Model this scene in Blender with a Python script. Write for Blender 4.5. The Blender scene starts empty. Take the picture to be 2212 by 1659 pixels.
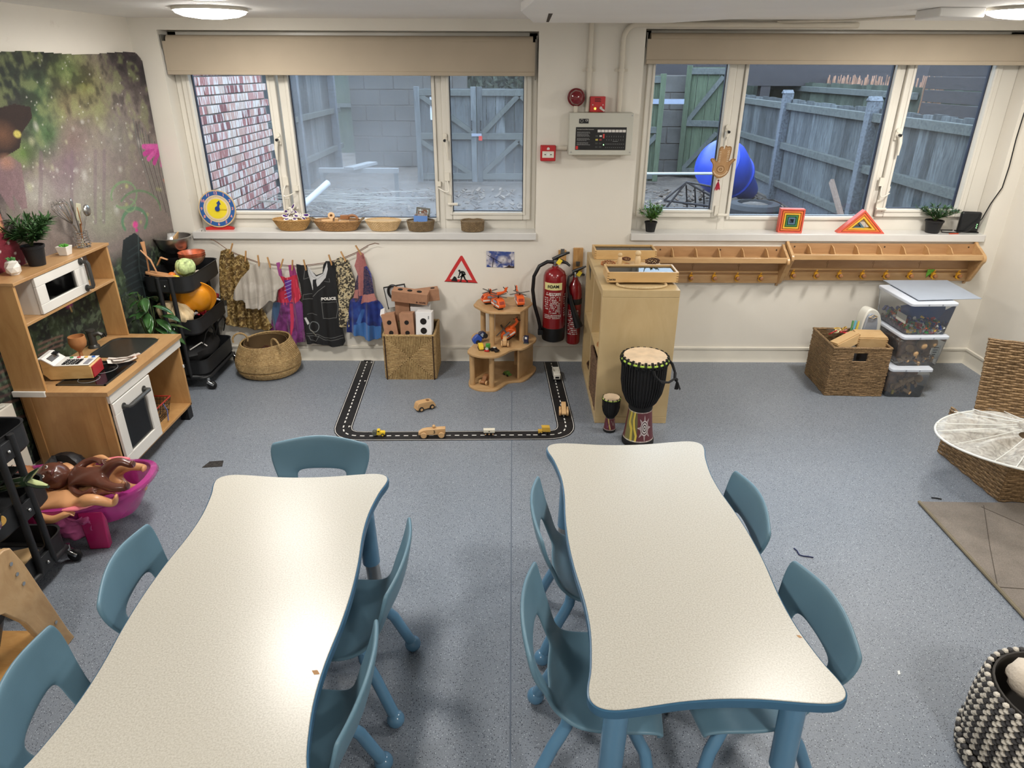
import bpy,bmesh,math,random
import numpy as np
from mathutils import Vector,Matrix,Euler,noise
random.seed(7);np.random.seed(7)
sc=bpy.context.scene
COL=sc.collection
PI=math.pi
R=math.radians
# ---------------------------------------------------------------- camera, sky, exposure
CAM_H=1.792
PITCH=24.912
cam_d=bpy.data.cameras.new('camera')
cam_d.sensor_width=36.0
cam_d.lens=1463.0/2212.0*36.0
cam_d.clip_start=0.05
cam=bpy.data.objects.new('camera',cam_d)
COL.objects.link(cam)
cam.matrix_world=Matrix.Translation((0,0,CAM_H))@Matrix.Rotation(R(90-PITCH),4,'X')@Matrix.Rotation(0.00413,4,'Z')
sc.camera=cam
world=bpy.data.worlds.new('overcast_sky')
sc.world=world
world.use_nodes=True
bg=world.node_tree.nodes['Background']
bg.inputs['Color'].default_value=(0.68,0.82,1.0,1)
bg.inputs['Strength'].default_value=4.6
sc.view_settings.view_transform='Standard'
sc.view_settings.look='None'
sc.view_settings.gamma=1.0
sc.view_settings.exposure=0.28
sc.view_settings.use_curve_mapping=False
sc.cycles.max_bounces=6
sc.cycles.diffuse_bounces=3
sc.cycles.glossy_bounces=3
sc.cycles.adaptive_threshold=0.06
sc.cycles.transparent_max_bounces=12
sc.cycles.sample_clamp_indirect=6.0
LAMPS=[(-1.40,3.56,4),(2.24,3.36,14),(-1.03,2.58,15),(1.25,2.2,11),(-1.0,-0.3,18),(1.3,-0.3,18)]
LAMP_COL=(1.0,0.965,0.915)
Z_CEIL=2.045
# ---------------------------------------------------------------- helpers
def C(r,g=None,b=None,a=1.0):
 if g is None:
  r,g,b=r
 f=lambda v:(v/255/12.92)if v/255<=0.04045 else((v/255+0.055)/1.055)**2.4
 return(f(r),f(g),f(b),a)
_M={}
def node_mat(name):
 m=bpy.data.materials.new(name)
 m.use_nodes=True
 nt=m.node_tree
 bs=nt.nodes['Principled BSDF']
 return m,nt,bs
def N(nt,typ,**kw):
 n=nt.nodes.new(typ)
 for k,v in kw.items():
  if k.startswith('_'):
   setattr(n,k[1:],v)
  else:
   n.inputs[k.replace('__',' ')].default_value=v
 return n
def coords(nt,scale=(1,1,1),kind='Object',rot=(0,0,0)):
 tc=nt.nodes.new('ShaderNodeTexCoord')
 mp=nt.nodes.new('ShaderNodeMapping')
 mp.inputs['Scale'].default_value=scale
 mp.inputs['Rotation'].default_value=rot
 nt.links.new(tc.outputs[kind],mp.inputs['Vector'])
 return mp.outputs['Vector']
def mixcol(nt,fac,a,b,mode='MIX'):
 n=nt.nodes.new('ShaderNodeMix')
 n.data_type='RGBA'
 n.blend_type=mode
 for sock,v in((n.inputs[0],fac),(n.inputs[6],a),(n.inputs[7],b)):
  if hasattr(v,'type')or hasattr(v,'links'):
   nt.links.new(v,sock)
  else:
   sock.default_value=v
 return n.outputs[2]
def ramp(nt,src,stops):
 r=nt.nodes.new('ShaderNodeValToRGB')
 el=r.color_ramp.elements
 while len(el)<len(stops):
  el.new(0.5)
 for e,(p,c)in zip(el,stops):
  e.position=p
  e.color=c if len(c)==4 else(*c,1)
 nt.links.new(src,r.inputs[0])
 return r.outputs[0]
def bump(nt,bs,height,strength=0.3,dist=0.002):
 b=nt.nodes.new('ShaderNodeBump')
 b.inputs['Strength'].default_value=strength
 b.inputs['Distance'].default_value=dist
 nt.links.new(height,b.inputs['Height'])
 nt.links.new(b.outputs[0],bs.inputs['Normal'])
def mat(name,col,rough=0.5,metal=0.0,var=0.06,vs=6.0,bmp=0.0,bs_=60.0,coat=0.0,trans=0.0,ior=1.45,sheen=0.0,spec=0.5,alpha=1.0,emit=0.0,stretch=(1,1,1)):
 if name in _M:
  return _M[name]
 m,nt,bs=node_mat(name)
 v=coords(nt,stretch)
 n=N(nt,'ShaderNodeTexNoise',Scale=vs,Detail=4.0)
 nt.links.new(v,n.inputs['Vector'])
 c=C(col)
 lo=tuple(max(0,x*(1-var*1.6))for x in c[:3])+(1,)
 hi=tuple(min(1,x*(1+var*1.6))for x in c[:3])+(1,)
 out=ramp(nt,n.outputs[0],[(0.3,lo),(0.7,hi)])
 nt.links.new(out,bs.inputs['Base Color'])
 bs.inputs['Roughness'].default_value=rough
 bs.inputs['Metallic'].default_value=metal
 bs.inputs['Specular IOR Level'].default_value=spec
 bs.inputs['Coat Weight'].default_value=coat
 bs.inputs['Transmission Weight'].default_value=trans
 bs.inputs['IOR'].default_value=ior
 bs.inputs['Sheen Weight'].default_value=sheen
 bs.inputs['Alpha'].default_value=alpha
 if emit:
  bs.inputs['Emission Color'].default_value=c
  bs.inputs['Emission Strength'].default_value=emit
 if bmp:
  n2=N(nt,'ShaderNodeTexNoise',Scale=bs_,Detail=3.0)
  nt.links.new(v,n2.inputs['Vector'])
  bump(nt,bs,n2.outputs[0],bmp,0.004)
 _M[name]=m
 return m
def wood(name,a,b,scale=(6,6,1),rough=0.45,bands=7.0,dist=3.0,rnd=True,coat=0.0,vary=0.0):
 """wood with the grain running along the axis with the small scale"""
 if name in _M:
  return _M[name]
 m,nt,bs=node_mat(name)
 v=coords(nt,scale)
 if rnd:
  oi=nt.nodes.new('ShaderNodeObjectInfo')
  add=nt.nodes.new('ShaderNodeVectorMath');add.operation='ADD'
  mul=nt.nodes.new('ShaderNodeVectorMath');mul.operation='SCALE'
  mul.inputs[0].default_value=(7,5,3)
  nt.links.new(oi.outputs['Random'],mul.inputs['Scale'])
  nt.links.new(v,add.inputs[0]);nt.links.new(mul.outputs[0],add.inputs[1])
  v=add.outputs[0]
 n1=N(nt,'ShaderNodeTexNoise',Scale=bands,Detail=6.0,Roughness=0.6,Distortion=dist*0.3)
 nt.links.new(v,n1.inputs['Vector'])
 n2=N(nt,'ShaderNodeTexNoise',Scale=1.3,Detail=2.0)
 nt.links.new(v,n2.inputs['Vector'])
 c1=ramp(nt,n1.outputs[0],[(0.32,C(b)),(0.62,C(a))])
 c2=mixcol(nt,n2.outputs[0],C(b),C(a))
 out=mixcol(nt,0.4,c1,c2)
 if vary:
  g=ramp(nt,oi.outputs['Random'],[(0.0,(1-vary,)*3),(0.5,(1.0,1.0,1.0)),(1.0,(1+vary,1+vary,1+vary))])
  out=mixcol(nt,1.0,out,g,'MULTIPLY')
 nt.links.new(out,bs.inputs['Base Color'])
 bs.inputs['Roughness'].default_value=rough
 bs.inputs['Coat Weight'].default_value=coat
 bump(nt,bs,n1.outputs[0],0.12,0.001)
 _M[name]=m
 return m
def attr_mat(name,rough=0.6,metal=0.0,bmp=0.0,bs_=200.0,sheen=0.0,coat=0.0,noise_amt=0.0,ns=80):
 if name in _M:
  return _M[name]
 m,nt,bs=node_mat(name)
 at=nt.nodes.new('ShaderNodeAttribute');at.attribute_name='Col'
 src=at.outputs['Color']
 v=coords(nt)
 if noise_amt:
  n0=N(nt,'ShaderNodeTexNoise',Scale=float(ns),Detail=4.0)
  nt.links.new(v,n0.inputs['Vector'])
  g=ramp(nt,n0.outputs[0],[(0.3,(1-noise_amt,)*3),(0.7,(1+noise_amt,)*3)])
  src=mixcol(nt,1.0,src,g,'MULTIPLY')
 nt.links.new(src,bs.inputs['Base Color'])
 bs.inputs['Roughness'].default_value=rough
 bs.inputs['Metallic'].default_value=metal
 bs.inputs['Sheen Weight'].default_value=sheen
 bs.inputs['Coat Weight'].default_value=coat
 if bmp:
  n2=N(nt,'ShaderNodeTexNoise',Scale=bs_,Detail=3.0)
  nt.links.new(v,n2.inputs['Vector'])
  bump(nt,bs,n2.outputs[0],bmp,0.004)
 _M[name]=m
 return m
def strand(name,a,b,c=None,rough=0.75,scale=90.0):
 """plant fibre: mottled straw colours"""
 if name in _M:
  return _M[name]
 m,nt,bs=node_mat(name)
 v=coords(nt,(1,1,1))
 n=N(nt,'ShaderNodeTexNoise',Scale=scale,Detail=3.0,Roughness=0.7)
 nt.links.new(v,n.inputs['Vector'])
 n3=N(nt,'ShaderNodeTexNoise',Scale=scale*0.12,Detail=2.0)
 nt.links.new(v,n3.inputs['Vector'])
 o1=ramp(nt,n.outputs[0],[(0.3,C(b)),(0.5,C(a)),(0.72,C(c or a))])
 out=mixcol(nt,0.35,o1,ramp(nt,n3.outputs[0],[(0.35,C(b)),(0.65,C(a))]))
 nt.links.new(out,bs.inputs['Base Color'])
 bs.inputs['Roughness'].default_value=rough
 bump(nt,bs,n.outputs[0],0.5,0.002)
 _M[name]=m
 return m
class B:
 """collects shapes into one mesh"""
 def __init__(self):
  self.bm=bmesh.new();self.mi=0
 def _new(self,verts,faces):
  vs=[self.bm.verts.new(v)for v in verts]
  for f in faces:
   try:
    fc=self.bm.faces.new([vs[i]for i in f]);fc.material_index=self.mi
   except ValueError:
    pass
  return vs
 def box(self,c,s,rot=None):
  x,y,z=s[0]/2,s[1]/2,s[2]/2
  p=[Vector(q)for q in((-x,-y,-z),(x,-y,-z),(x,y,-z),(-x,y,-z),(-x,-y,z),(x,-y,z),(x,y,z),(-x,y,z))]
  if rot is not None:
   if isinstance(rot,(int,float)):
    rot=Matrix.Rotation(rot,3,'Z')
   elif isinstance(rot,tuple):
    rot=Euler(rot).to_matrix()
   p=[rot@q for q in p]
  c=Vector(c)
  self._new([q+c for q in p],[(0,3,2,1),(4,5,6,7),(0,1,5,4),(1,2,6,5),(2,3,7,6),(3,0,4,7)])
  return self
 def bx(self,x0,x1,y0,y1,z0,z1):
  return self.box(((x0+x1)/2,(y0+y1)/2,(z0+z1)/2),(abs(x1-x0),abs(y1-y0),abs(z1-z0)))
 def loft(self,rings,cap=True,closed_ring=True,loop=False):
  n=len(rings[0])
  vs=[[self.bm.verts.new(Vector(p))for p in r]for r in rings]
  m=len(vs)
  for i in range(m if loop else m-1):
   a,b=vs[i],vs[(i+1)%m]
   for j in range(n if closed_ring else n-1):
    k=(j+1)%n
    try:
     f=self.bm.faces.new((a[j],a[k],b[k],b[j]));f.material_index=self.mi
    except ValueError:
     pass
  if cap and closed_ring and not loop:
   for r in(list(reversed(vs[0])),vs[-1]):
    try:
     f=self.bm.faces.new(r);f.material_index=self.mi
    except ValueError:
     pass
  return self
 def tube(self,pts,r,seg=8,closed=False,cap=True,flat=1.0,up=None):
  pts=[Vector(p)for p in pts]
  n=len(pts)
  rs=r if isinstance(r,(list,tuple))else[r]*n
  rings=[]
  prev=None
  for i in range(n):
   if closed:
    t=pts[(i+1)%n]-pts[i-1]
   else:
    t=pts[min(i+1,n-1)]-pts[max(i-1,0)]
   if t.length<1e-9:
    t=Vector((0,0,1))
   t.normalize()
   if prev is None:
    a=Vector(up)if up else(Vector((0,0,1))if abs(t.z)<0.9 else Vector((1,0,0)))
    u=(a-t*a.dot(t)).normalized()
   else:
    u=(prev-t*prev.dot(t))
    u=u.normalized()if u.length>1e-6 else prev
   prev=u
   w=t.cross(u)
   rings.append([pts[i]+(u*math.cos(2*PI*k/seg)*flat+w*math.sin(2*PI*k/seg))*rs[i]for k in range(seg)])
  return self.loft(rings,cap=cap,loop=closed)
 def cyl(self,p0,p1,r0,r1=None,seg=16):
  return self.tube([p0,p1],[r0,r0 if r1 is None else r1],seg)
 def lathe(self,prof,seg=24,at=(0,0,0),rot=None,wob=None):
  rings=[]
  at=Vector(at)
  for(r,z)in prof:
   ring=[]
   for k in range(seg):
    a=2*PI*k/seg
    rr=max(r,1e-5)
    if wob:
     rr*=wob(a,z)
    p=Vector((rr*math.cos(a),rr*math.sin(a),z))
    if rot is not None:
     p=rot@p
    ring.append(p+at)
   rings.append(ring)
  return self.loft(rings)
 def prism(self,poly,a,b,plane='xy',at=(0,0,0)):
  def P(p,d):
   if plane=='xy':q=(p[0],p[1],d)
   elif plane=='xz':q=(p[0],d,p[1])
   else:q=(d,p[0],p[1])
   return Vector(q)+Vector(at)
  lo=[self.bm.verts.new(P(p,a))for p in poly]
  hi=[self.bm.verts.new(P(p,b))for p in poly]
  n=len(poly)
  fs=[list(reversed(lo)),hi]+[[lo[i],lo[(i+1)%n],hi[(i+1)%n],hi[i]]for i in range(n)]
  for f in fs:
   try:
    fc=self.bm.faces.new(f);fc.material_index=self.mi
   except ValueError:
    pass
  return self
 def ball(self,c,r,seg=16,rings=10,sc_=(1,1,1),rot=None,fn=None):
  rg=[]
  for i in range(rings+1):
   th=PI*i/rings
   ring=[]
   for k in range(seg):
    a=2*PI*k/seg
    p=Vector((math.sin(th)*math.cos(a),math.sin(th)*math.sin(a),-math.cos(th)))
    if i in(0,rings):
     p=Vector((1e-4*math.cos(a),1e-4*math.sin(a),p.z))
    rr=r*(fn(p)if fn else 1)
    p=Vector((p.x*sc_[0],p.y*sc_[1],p.z*sc_[2]))*rr
    if rot is not None:
     p=rot@p
    ring.append(p+Vector(c))
   rg.append(ring)
  return self.loft(rg)
 def grid(self,f,nu,nv,closeu=False):
  vs=[[self.bm.verts.new(Vector(f(i/(nu if closeu else nu-1),j/(nv-1))))for i in range(nu)]for j in range(nv)]
  for j in range(nv-1):
   for i in range(nu if closeu else nu-1):
    k=(i+1)%nu
    fc=self.bm.faces.new((vs[j][i],vs[j][k],vs[j+1][k],vs[j+1][i]));fc.material_index=self.mi
  return self
 def obj(self,name,m=None,parent=None,loc=None,rot=None,sharp=35,bevel=0.0,segs=2,solid=0.0,sub=0,doubles=False):
  if doubles:
   bmesh.ops.remove_doubles(self.bm,verts=self.bm.verts,dist=1e-5)
  bmesh.ops.recalc_face_normals(self.bm,faces=self.bm.faces)
  me=bpy.data.meshes.new(name)
  self.bm.to_mesh(me);self.bm.free()
  ms=m if isinstance(m,(list,tuple))else[m]
  for x in ms:
   me.materials.append(x)
  return finish(me,name,parent,loc,rot,sharp,bevel,segs,solid,sub)
def finish(me,name,parent=None,loc=None,rot=None,sharp=35,bevel=0.0,segs=2,solid=0.0,sub=0):
 if sharp is not None:
  me.polygons.foreach_set('use_smooth',[True]*len(me.polygons))
  me.set_sharp_from_angle(angle=R(sharp))
 o=bpy.data.objects.new(name,me)
 COL.objects.link(o)
 if parent:
  o.parent=parent
 if loc:o.location=loc
 if rot:o.rotation_euler=rot
 if solid:
  s=o.modifiers.new('s','SOLIDIFY');s.thickness=solid;s.offset=0
 if sub:
  s=o.modifiers.new('u','SUBSURF');s.levels=sub;s.render_levels=sub
 if bevel:
  b=o.modifiers.new('b','BEVEL');b.width=bevel;b.segments=segs;b.limit_method='ANGLE';b.angle_limit=R(40)
  b.harden_normals=False
 return o
def tag(o,label=None,cat=None,group=None,kind=None):
 if label:o['label']=label
 if cat:o['category']=cat
 if group:o['group']=group
 if kind:o['kind']=kind
 return o
def thing(name,label,cat,loc=(0,0,0),rz=0.0,group=None,rot=None):
 o=bpy.data.objects.new(name,None)
 o.empty_display_size=0.05
 COL.objects.link(o)
 o.location=loc
 o.rotation_euler=rot if rot else(0,0,rz)
 return tag(o,label,cat,group)
def struct(o):
 o['kind']='structure'
 return o
def dup(root,loc=None,rz=None,label=None,group=None,rot=None):
 r=root.copy();COL.objects.link(r)
 if loc is not None:r.location=loc
 if rz is not None:r.rotation_euler=(0,0,rz)
 if rot is not None:r.rotation_euler=rot
 if label:r['label']=label
 if group:r['group']=group
 def rec(src,dst):
  for ch in list(src.children):
   c=ch.copy();COL.objects.link(c);c.parent=dst
   rec(ch,c)
 rec(root,r)
 return r
def text(s,size,m,parent=None,loc=(0,0,0),rot=(R(90),0,0),name='lettering',depth=0.0006,align='CENTER',bold=0.0,sx=1.0):
 cu=bpy.data.curves.new(name,'FONT')
 cu.body=s;cu.size=size;cu.extrude=depth;cu.align_x=align;cu.align_y='CENTER'
 cu.offset=bold;cu.resolution_u=3
 t=bpy.data.objects.new(name,cu)
 me=bpy.data.meshes.new_from_object(t)
 bpy.data.objects.remove(t);bpy.data.curves.remove(cu)
 me.name=name
 me.materials.clear();me.materials.append(m)
 o=bpy.data.objects.new(name,me);COL.objects.link(o)
 if parent:o.parent=parent
 o.location=loc;o.rotation_euler=rot;o.scale=(sx,1,1)
 return o
class Paint:
 """a small numpy canvas, printed onto a fine mesh as colour per vertex; x to the right 0..w, y up 0..h"""
 def __init__(self,w,h,col):
  self.w,self.h=w,h
  self.a=np.zeros((h,w,3));self.a[:]=np.array(C(col)[:3])
  self.Y,self.X=np.mgrid[0:h,0:w].astype(float)
 def nz(self,s,seed=0,octv=3):
  rs=np.random.RandomState(seed)
  out=np.zeros((self.h,self.w));amp=1;tot=0
  for k in range(octv):
   g=max(2,int(math.ceil(self.w/s))+2),max(2,int(math.ceil(self.h/s))+2)
   q=rs.rand(g[1],g[0])
   xs=self.X/s;ys=self.Y/s
   xi=np.minimum(xs.astype(int),g[0]-2);yi=np.minimum(ys.astype(int),g[1]-2)
   fx=xs-xi;fy=ys-yi
   fx=fx*fx*(3-2*fx);fy=fy*fy*(3-2*fy)
   v=q[yi,xi]*(1-fx)*(1-fy)+q[yi,xi+1]*fx*(1-fy)+q[yi+1,xi]*(1-fx)*fy+q[yi+1,xi+1]*fx*fy
   out+=v*amp;tot+=amp;amp*=0.55;s=max(1.5,s/2)
  return out/tot
 def mix(self,mask,col):
  c=np.array(C(col)[:3])if len(col)==3 and max(col)>1 else np.array(col)
  self.a=self.a*(1-mask[...,None])+c*mask[...,None]
  return self
 def blob(self,x,y,rx,ry,col,amt=1.0,soft=0.5,rot=0.0):
  dx,dy=self.X-x,self.Y-y
  c,s=math.cos(rot),math.sin(rot)
  u,v=(dx*c+dy*s)/rx,(-dx*s+dy*c)/ry
  d=np.sqrt(u*u+v*v)
  return self.mix(np.clip((1-d)/max(soft,1e-3),0,1)*amt,col)
 def poly(self,pts,col,amt=1.0):
  inside=np.zeros((self.h,self.w),bool)
  n=len(pts)
  for i in range(n):
   x0,y0=pts[i];x1,y1=pts[(i+1)%n]
   if y0==y1:continue
   cond=((y0>self.Y)!=(y1>self.Y))&(self.X<(x1-x0)*(self.Y-y0)/(y1-y0)+x0)
   inside^=cond
  return self.mix(inside*amt,col)
 def line(self,pts,wd,col,amt=1.0):
  m=np.zeros((self.h,self.w))
  for(x0,y0),(x1,y1)in zip(pts[:-1],pts[1:]):
   dx,dy=x1-x0,y1-y0
   L=dx*dx+dy*dy+1e-9
   t=np.clip(((self.X-x0)*dx+(self.Y-y0)*dy)/L,0,1)
   d=np.hypot(self.X-x0-t*dx,self.Y-y0-t*dy)
   m=np.maximum(m,np.clip(wd/2+0.5-d,0,1))
  return self.mix(m*amt,col)
 def sheet(self,name,f,m,parent=None,keep=None,solid=0.0,wrap=False,**kw):
  """f(u, v) vectorised over numpy arrays gives x, y, z; keep(u, v) True where there is material"""
  u=self.X/(self.w if wrap else self.w-1);v=self.Y/(self.h-1)
  x,y,z=f(u,v)
  co=np.stack([x+0*u,y+0*u,z+0*u],-1).reshape(-1,3)
  idx=np.arange(self.w*self.h).reshape(self.h,self.w)
  if wrap:
   nx=np.roll(idx,-1,axis=1)
   q=np.stack([idx[:-1],nx[:-1],nx[1:],idx[1:]],-1).reshape(-1,4)
  else:
   q=np.stack([idx[:-1,:-1],idx[:-1,1:],idx[1:,1:],idx[1:,:-1]],-1).reshape(-1,4)
  col=self.a.reshape(-1,3)
  if keep is not None:
   k=keep(u,v).reshape(-1)
   q=q[k[q].all(axis=1)]
   used=np.zeros(len(co),bool);used[q.reshape(-1)]=True
   remap=np.cumsum(used)-1
   q=remap[q];co=co[used];col=col[used]
  me=bpy.data.meshes.new(name)
  me.vertices.add(len(co));me.vertices.foreach_set('co',co.reshape(-1).astype(np.float32))
  me.loops.add(q.size);me.loops.foreach_set('vertex_index',q.reshape(-1).astype(np.int32))
  me.polygons.add(len(q));me.polygons.foreach_set('loop_start',np.arange(0,q.size,4,dtype=np.int32))
  me.update(calc_edges=True);me.validate()
  ca=me.color_attributes.new('Col','FLOAT_COLOR','POINT')
  ca.data.foreach_set('color',np.concatenate([np.clip(col,0,1),np.ones((len(col),1))],1).reshape(-1).astype(np.float32))
  me.materials.append(m)
  return finish(me,name,parent,kw.get('loc'),kw.get('rot'),60,solid=solid)
_ct,_st=math.cos(R(PITCH)),math.sin(R(PITCH))
def _ray(px,py):
 a=(px-1106)/1463.0;b=(829.5-py)/1463.0
 c,s=math.cos(0.00413),math.sin(0.00413)
 a,b=a*c-b*s,a*s+b*c
 return Vector((a,_ct+b*_st,-_st+b*_ct))
def PZ(px,py,z=0.0):
 r=_ray(px,py);t=(z-CAM_H)/r.z
 return Vector((r.x*t,r.y*t,z))
def PY(px,py,y):
 r=_ray(px,py);t=y/r.y
 return Vector((r.x*t,y,CAM_H+r.z*t))
def PX(px,py,x):
 r=_ray(px,py);t=x/r.x
 return Vector((x,r.y*t,CAM_H+r.z*t))
 # ================================================================ THE ROOM
YW=4.24
YG=4.39
XR=3.06
YB=-2.2
def xl(y):
 return-2.14-(YW-y)*0.055
SILL=0.868
W1=(-1.985,0.143,1.985)
W2=(0.738,2.945,2.0)
def wall_material(name,base,dirt):
 m,nt,bs=node_mat(name)
 v=coords(nt)
 n=N(nt,'ShaderNodeTexNoise',Scale=1.6,Detail=5.0,Roughness=0.6)
 nt.links.new(v,n.inputs['Vector'])
 n2=N(nt,'ShaderNodeTexNoise',Scale=9.0,Detail=6.0,Roughness=0.7)
 nt.links.new(v,n2.inputs['Vector'])
 c1=ramp(nt,n.outputs[0],[(0.3,C(base)),(0.75,tuple(x*0.93 for x in C(base)[:3]))])
 f=ramp(nt,n2.outputs[0],[(0.66,(0,0,0)),(0.8,(0.35,0.35,0.35))])
 out=mixcol(nt,f,c1,C(dirt))
 nt.links.new(out,bs.inputs['Base Color'])
 bs.inputs['Roughness'].default_value=0.62
 n3=N(nt,'ShaderNodeTexNoise',Scale=140.0,Detail=2.0)
 nt.links.new(v,n3.inputs['Vector'])
 bump(nt,bs,n3.outputs[0],0.12,0.002)
 return m
M_WALL=wall_material('cream_wall_paint',(232,226,214),(176,163,142))
M_CEIL=wall_material('ceiling_paint',(246,244,240),(178,172,160))
M_WHITE=mat('white_gloss_paint',(226,220,206),rough=0.32,var=0.03,coat=0.15)
M_UPVC=mat('white_window_plastic',(224,219,208),rough=0.3,var=0.03,vs=3)
def floor_material():
 m,nt,bs=node_mat('speckled_safety_vinyl')
 v=coords(nt)
 big=N(nt,'ShaderNodeTexNoise',Scale=1.1,Detail=4.0)
 nt.links.new(v,big.inputs['Vector'])
 base=ramp(nt,big.outputs[0],[(0.35,C(128,135,144)),(0.7,C(138,144,152))])
 mid=N(nt,'ShaderNodeTexNoise',Scale=260.0,Detail=2.0)
 nt.links.new(v,mid.inputs['Vector'])
 base=mixcol(nt,ramp(nt,mid.outputs[0],[(0.42,(0,0,0)),(0.62,(0.45,)*3)]),base,C(94,99,108))
 def specks(scale,lo,hi,col,src,off):
  mp=nt.nodes.new('ShaderNodeMapping');mp.inputs['Location'].default_value=off
  nt.links.new(v,mp.inputs['Vector'])
  vo=N(nt,'ShaderNodeTexVoronoi',Scale=scale)
  nt.links.new(mp.outputs[0],vo.inputs['Vector'])
  f=ramp(nt,vo.outputs['Distance'],[(lo,(1,1,1)),(hi,(0,0,0))])
  sel=nt.nodes.new('ShaderNodeSeparateColor')
  nt.links.new(vo.outputs['Color'],sel.inputs[0])
  g=ramp(nt,sel.outputs[0],[(0.45,(0,0,0)),(0.55,(1,1,1))])
  mm=nt.nodes.new('ShaderNodeMath');mm.operation='MULTIPLY'
  nt.links.new(f,mm.inputs[0]);nt.links.new(g,mm.inputs[1])
  return mixcol(nt,mm.outputs[0],src,C(col))
 base=specks(170.0,0.22,0.34,(50,56,68),base,(0,0,0))
 base=specks(110.0,0.12,0.2,(38,42,52),base,(3.3,1.7,0))
 base=specks(140.0,0.14,0.22,(200,205,212),base,(7.1,4.2,0))
 nt.links.new(base,bs.inputs['Base Color'])
 bs.inputs['Roughness'].default_value=0.42
 bs.inputs['Specular IOR Level'].default_value=0.45
 bump(nt,bs,mid.outputs[0],0.1,0.001)
 return m
struct(B().bx(-2.6,XR+0.1,YB,YW+0.02,-0.06,0.0).obj('floor',floor_material(),sharp=None))
seam=struct(B().bx(-0.003,0.002,0.6,3.75,0.0,0.0006).obj('trim_1',mat('floor_weld_seam',(98,106,118),rough=0.5)))
struct(B().bx(-2.6,XR+0.1,YB,YW+0.3,Z_CEIL,Z_CEIL+0.1).obj('ceiling',M_CEIL,sharp=None))
wb=B()
yo=YW+0.32
wb.bx(-2.5,W1[0],YW,yo,-0.05,Z_CEIL)
wb.bx(W1[0],W1[1],YW,yo,-0.05,SILL-0.045)
wb.bx(W1[0],W1[1],YW,yo,W1[2],Z_CEIL)
wb.bx(W1[1],W2[0],YW,yo,-0.05,Z_CEIL)
wb.bx(W2[0],W2[1],YW,yo,-0.05,SILL-0.045)
wb.bx(W2[0],W2[1],YW,yo,W2[2],Z_CEIL)
wb.bx(W2[1],XR+0.3,YW,yo,-0.05,Z_CEIL)
struct(wb.obj('wall_back',M_WALL,sharp=None))
b=B()
b.prism([(xl(YW+0.3),YW+0.3),(xl(YB),YB),(xl(YB)-0.12,YB),(xl(YW+0.3)-0.12,YW+0.3)],-0.05,Z_CEIL)
struct(b.obj('wall_left',M_WALL,sharp=None))
struct(B().bx(XR,XR+0.12,YB,YW,-0.05,Z_CEIL).obj('wall_right',M_WALL,sharp=None))
struct(B().bx(-2.6,XR+0.12,YB-0.12,YB,-0.05,Z_CEIL).obj('wall_front',M_WALL,sharp=None))
def skirt(name,p0,p1,nrm):
 b=B()
 p0,p1,nrm=Vector(p0),Vector(p1),Vector(nrm)
 def ring(p):
  return[p+nrm*d+Vector((0,0,z))for d,z in((0,0),(0.016,0),(0.010,0.012),(0.007,0.03),(0.007,0.088),(0.012,0.09),(0.012,0.103),(0,0.106))]
 b.loft([ring(p0),ring(p1)])
 return struct(b.obj(name,M_WHITE))
skirt('baseboard_back',(-2.14,YW,0),(XR,YW,0),(0,-1,0))
skirt('baseboard_right',(XR,YB,0),(XR,YW,0),(-1,0,0))
skirt('baseboard_left',(xl(YB),YB,0),(xl(YW),YW,0),(1,0,0))
M_SILL=mat('white_sill_gloss',(214,212,208),rough=0.22,var=0.03,coat=0.3)
for i,(w,nm)in enumerate(((W1,'trim_2'),(W2,'trim_3'))):
 b=B()
 b.bx(w[0]-0.012*(i==0),w[1]+0.004,YW-0.022,YG-0.03,SILL-0.045,SILL)
 struct(b.obj(nm,M_SILL,bevel=0.004))
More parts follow.
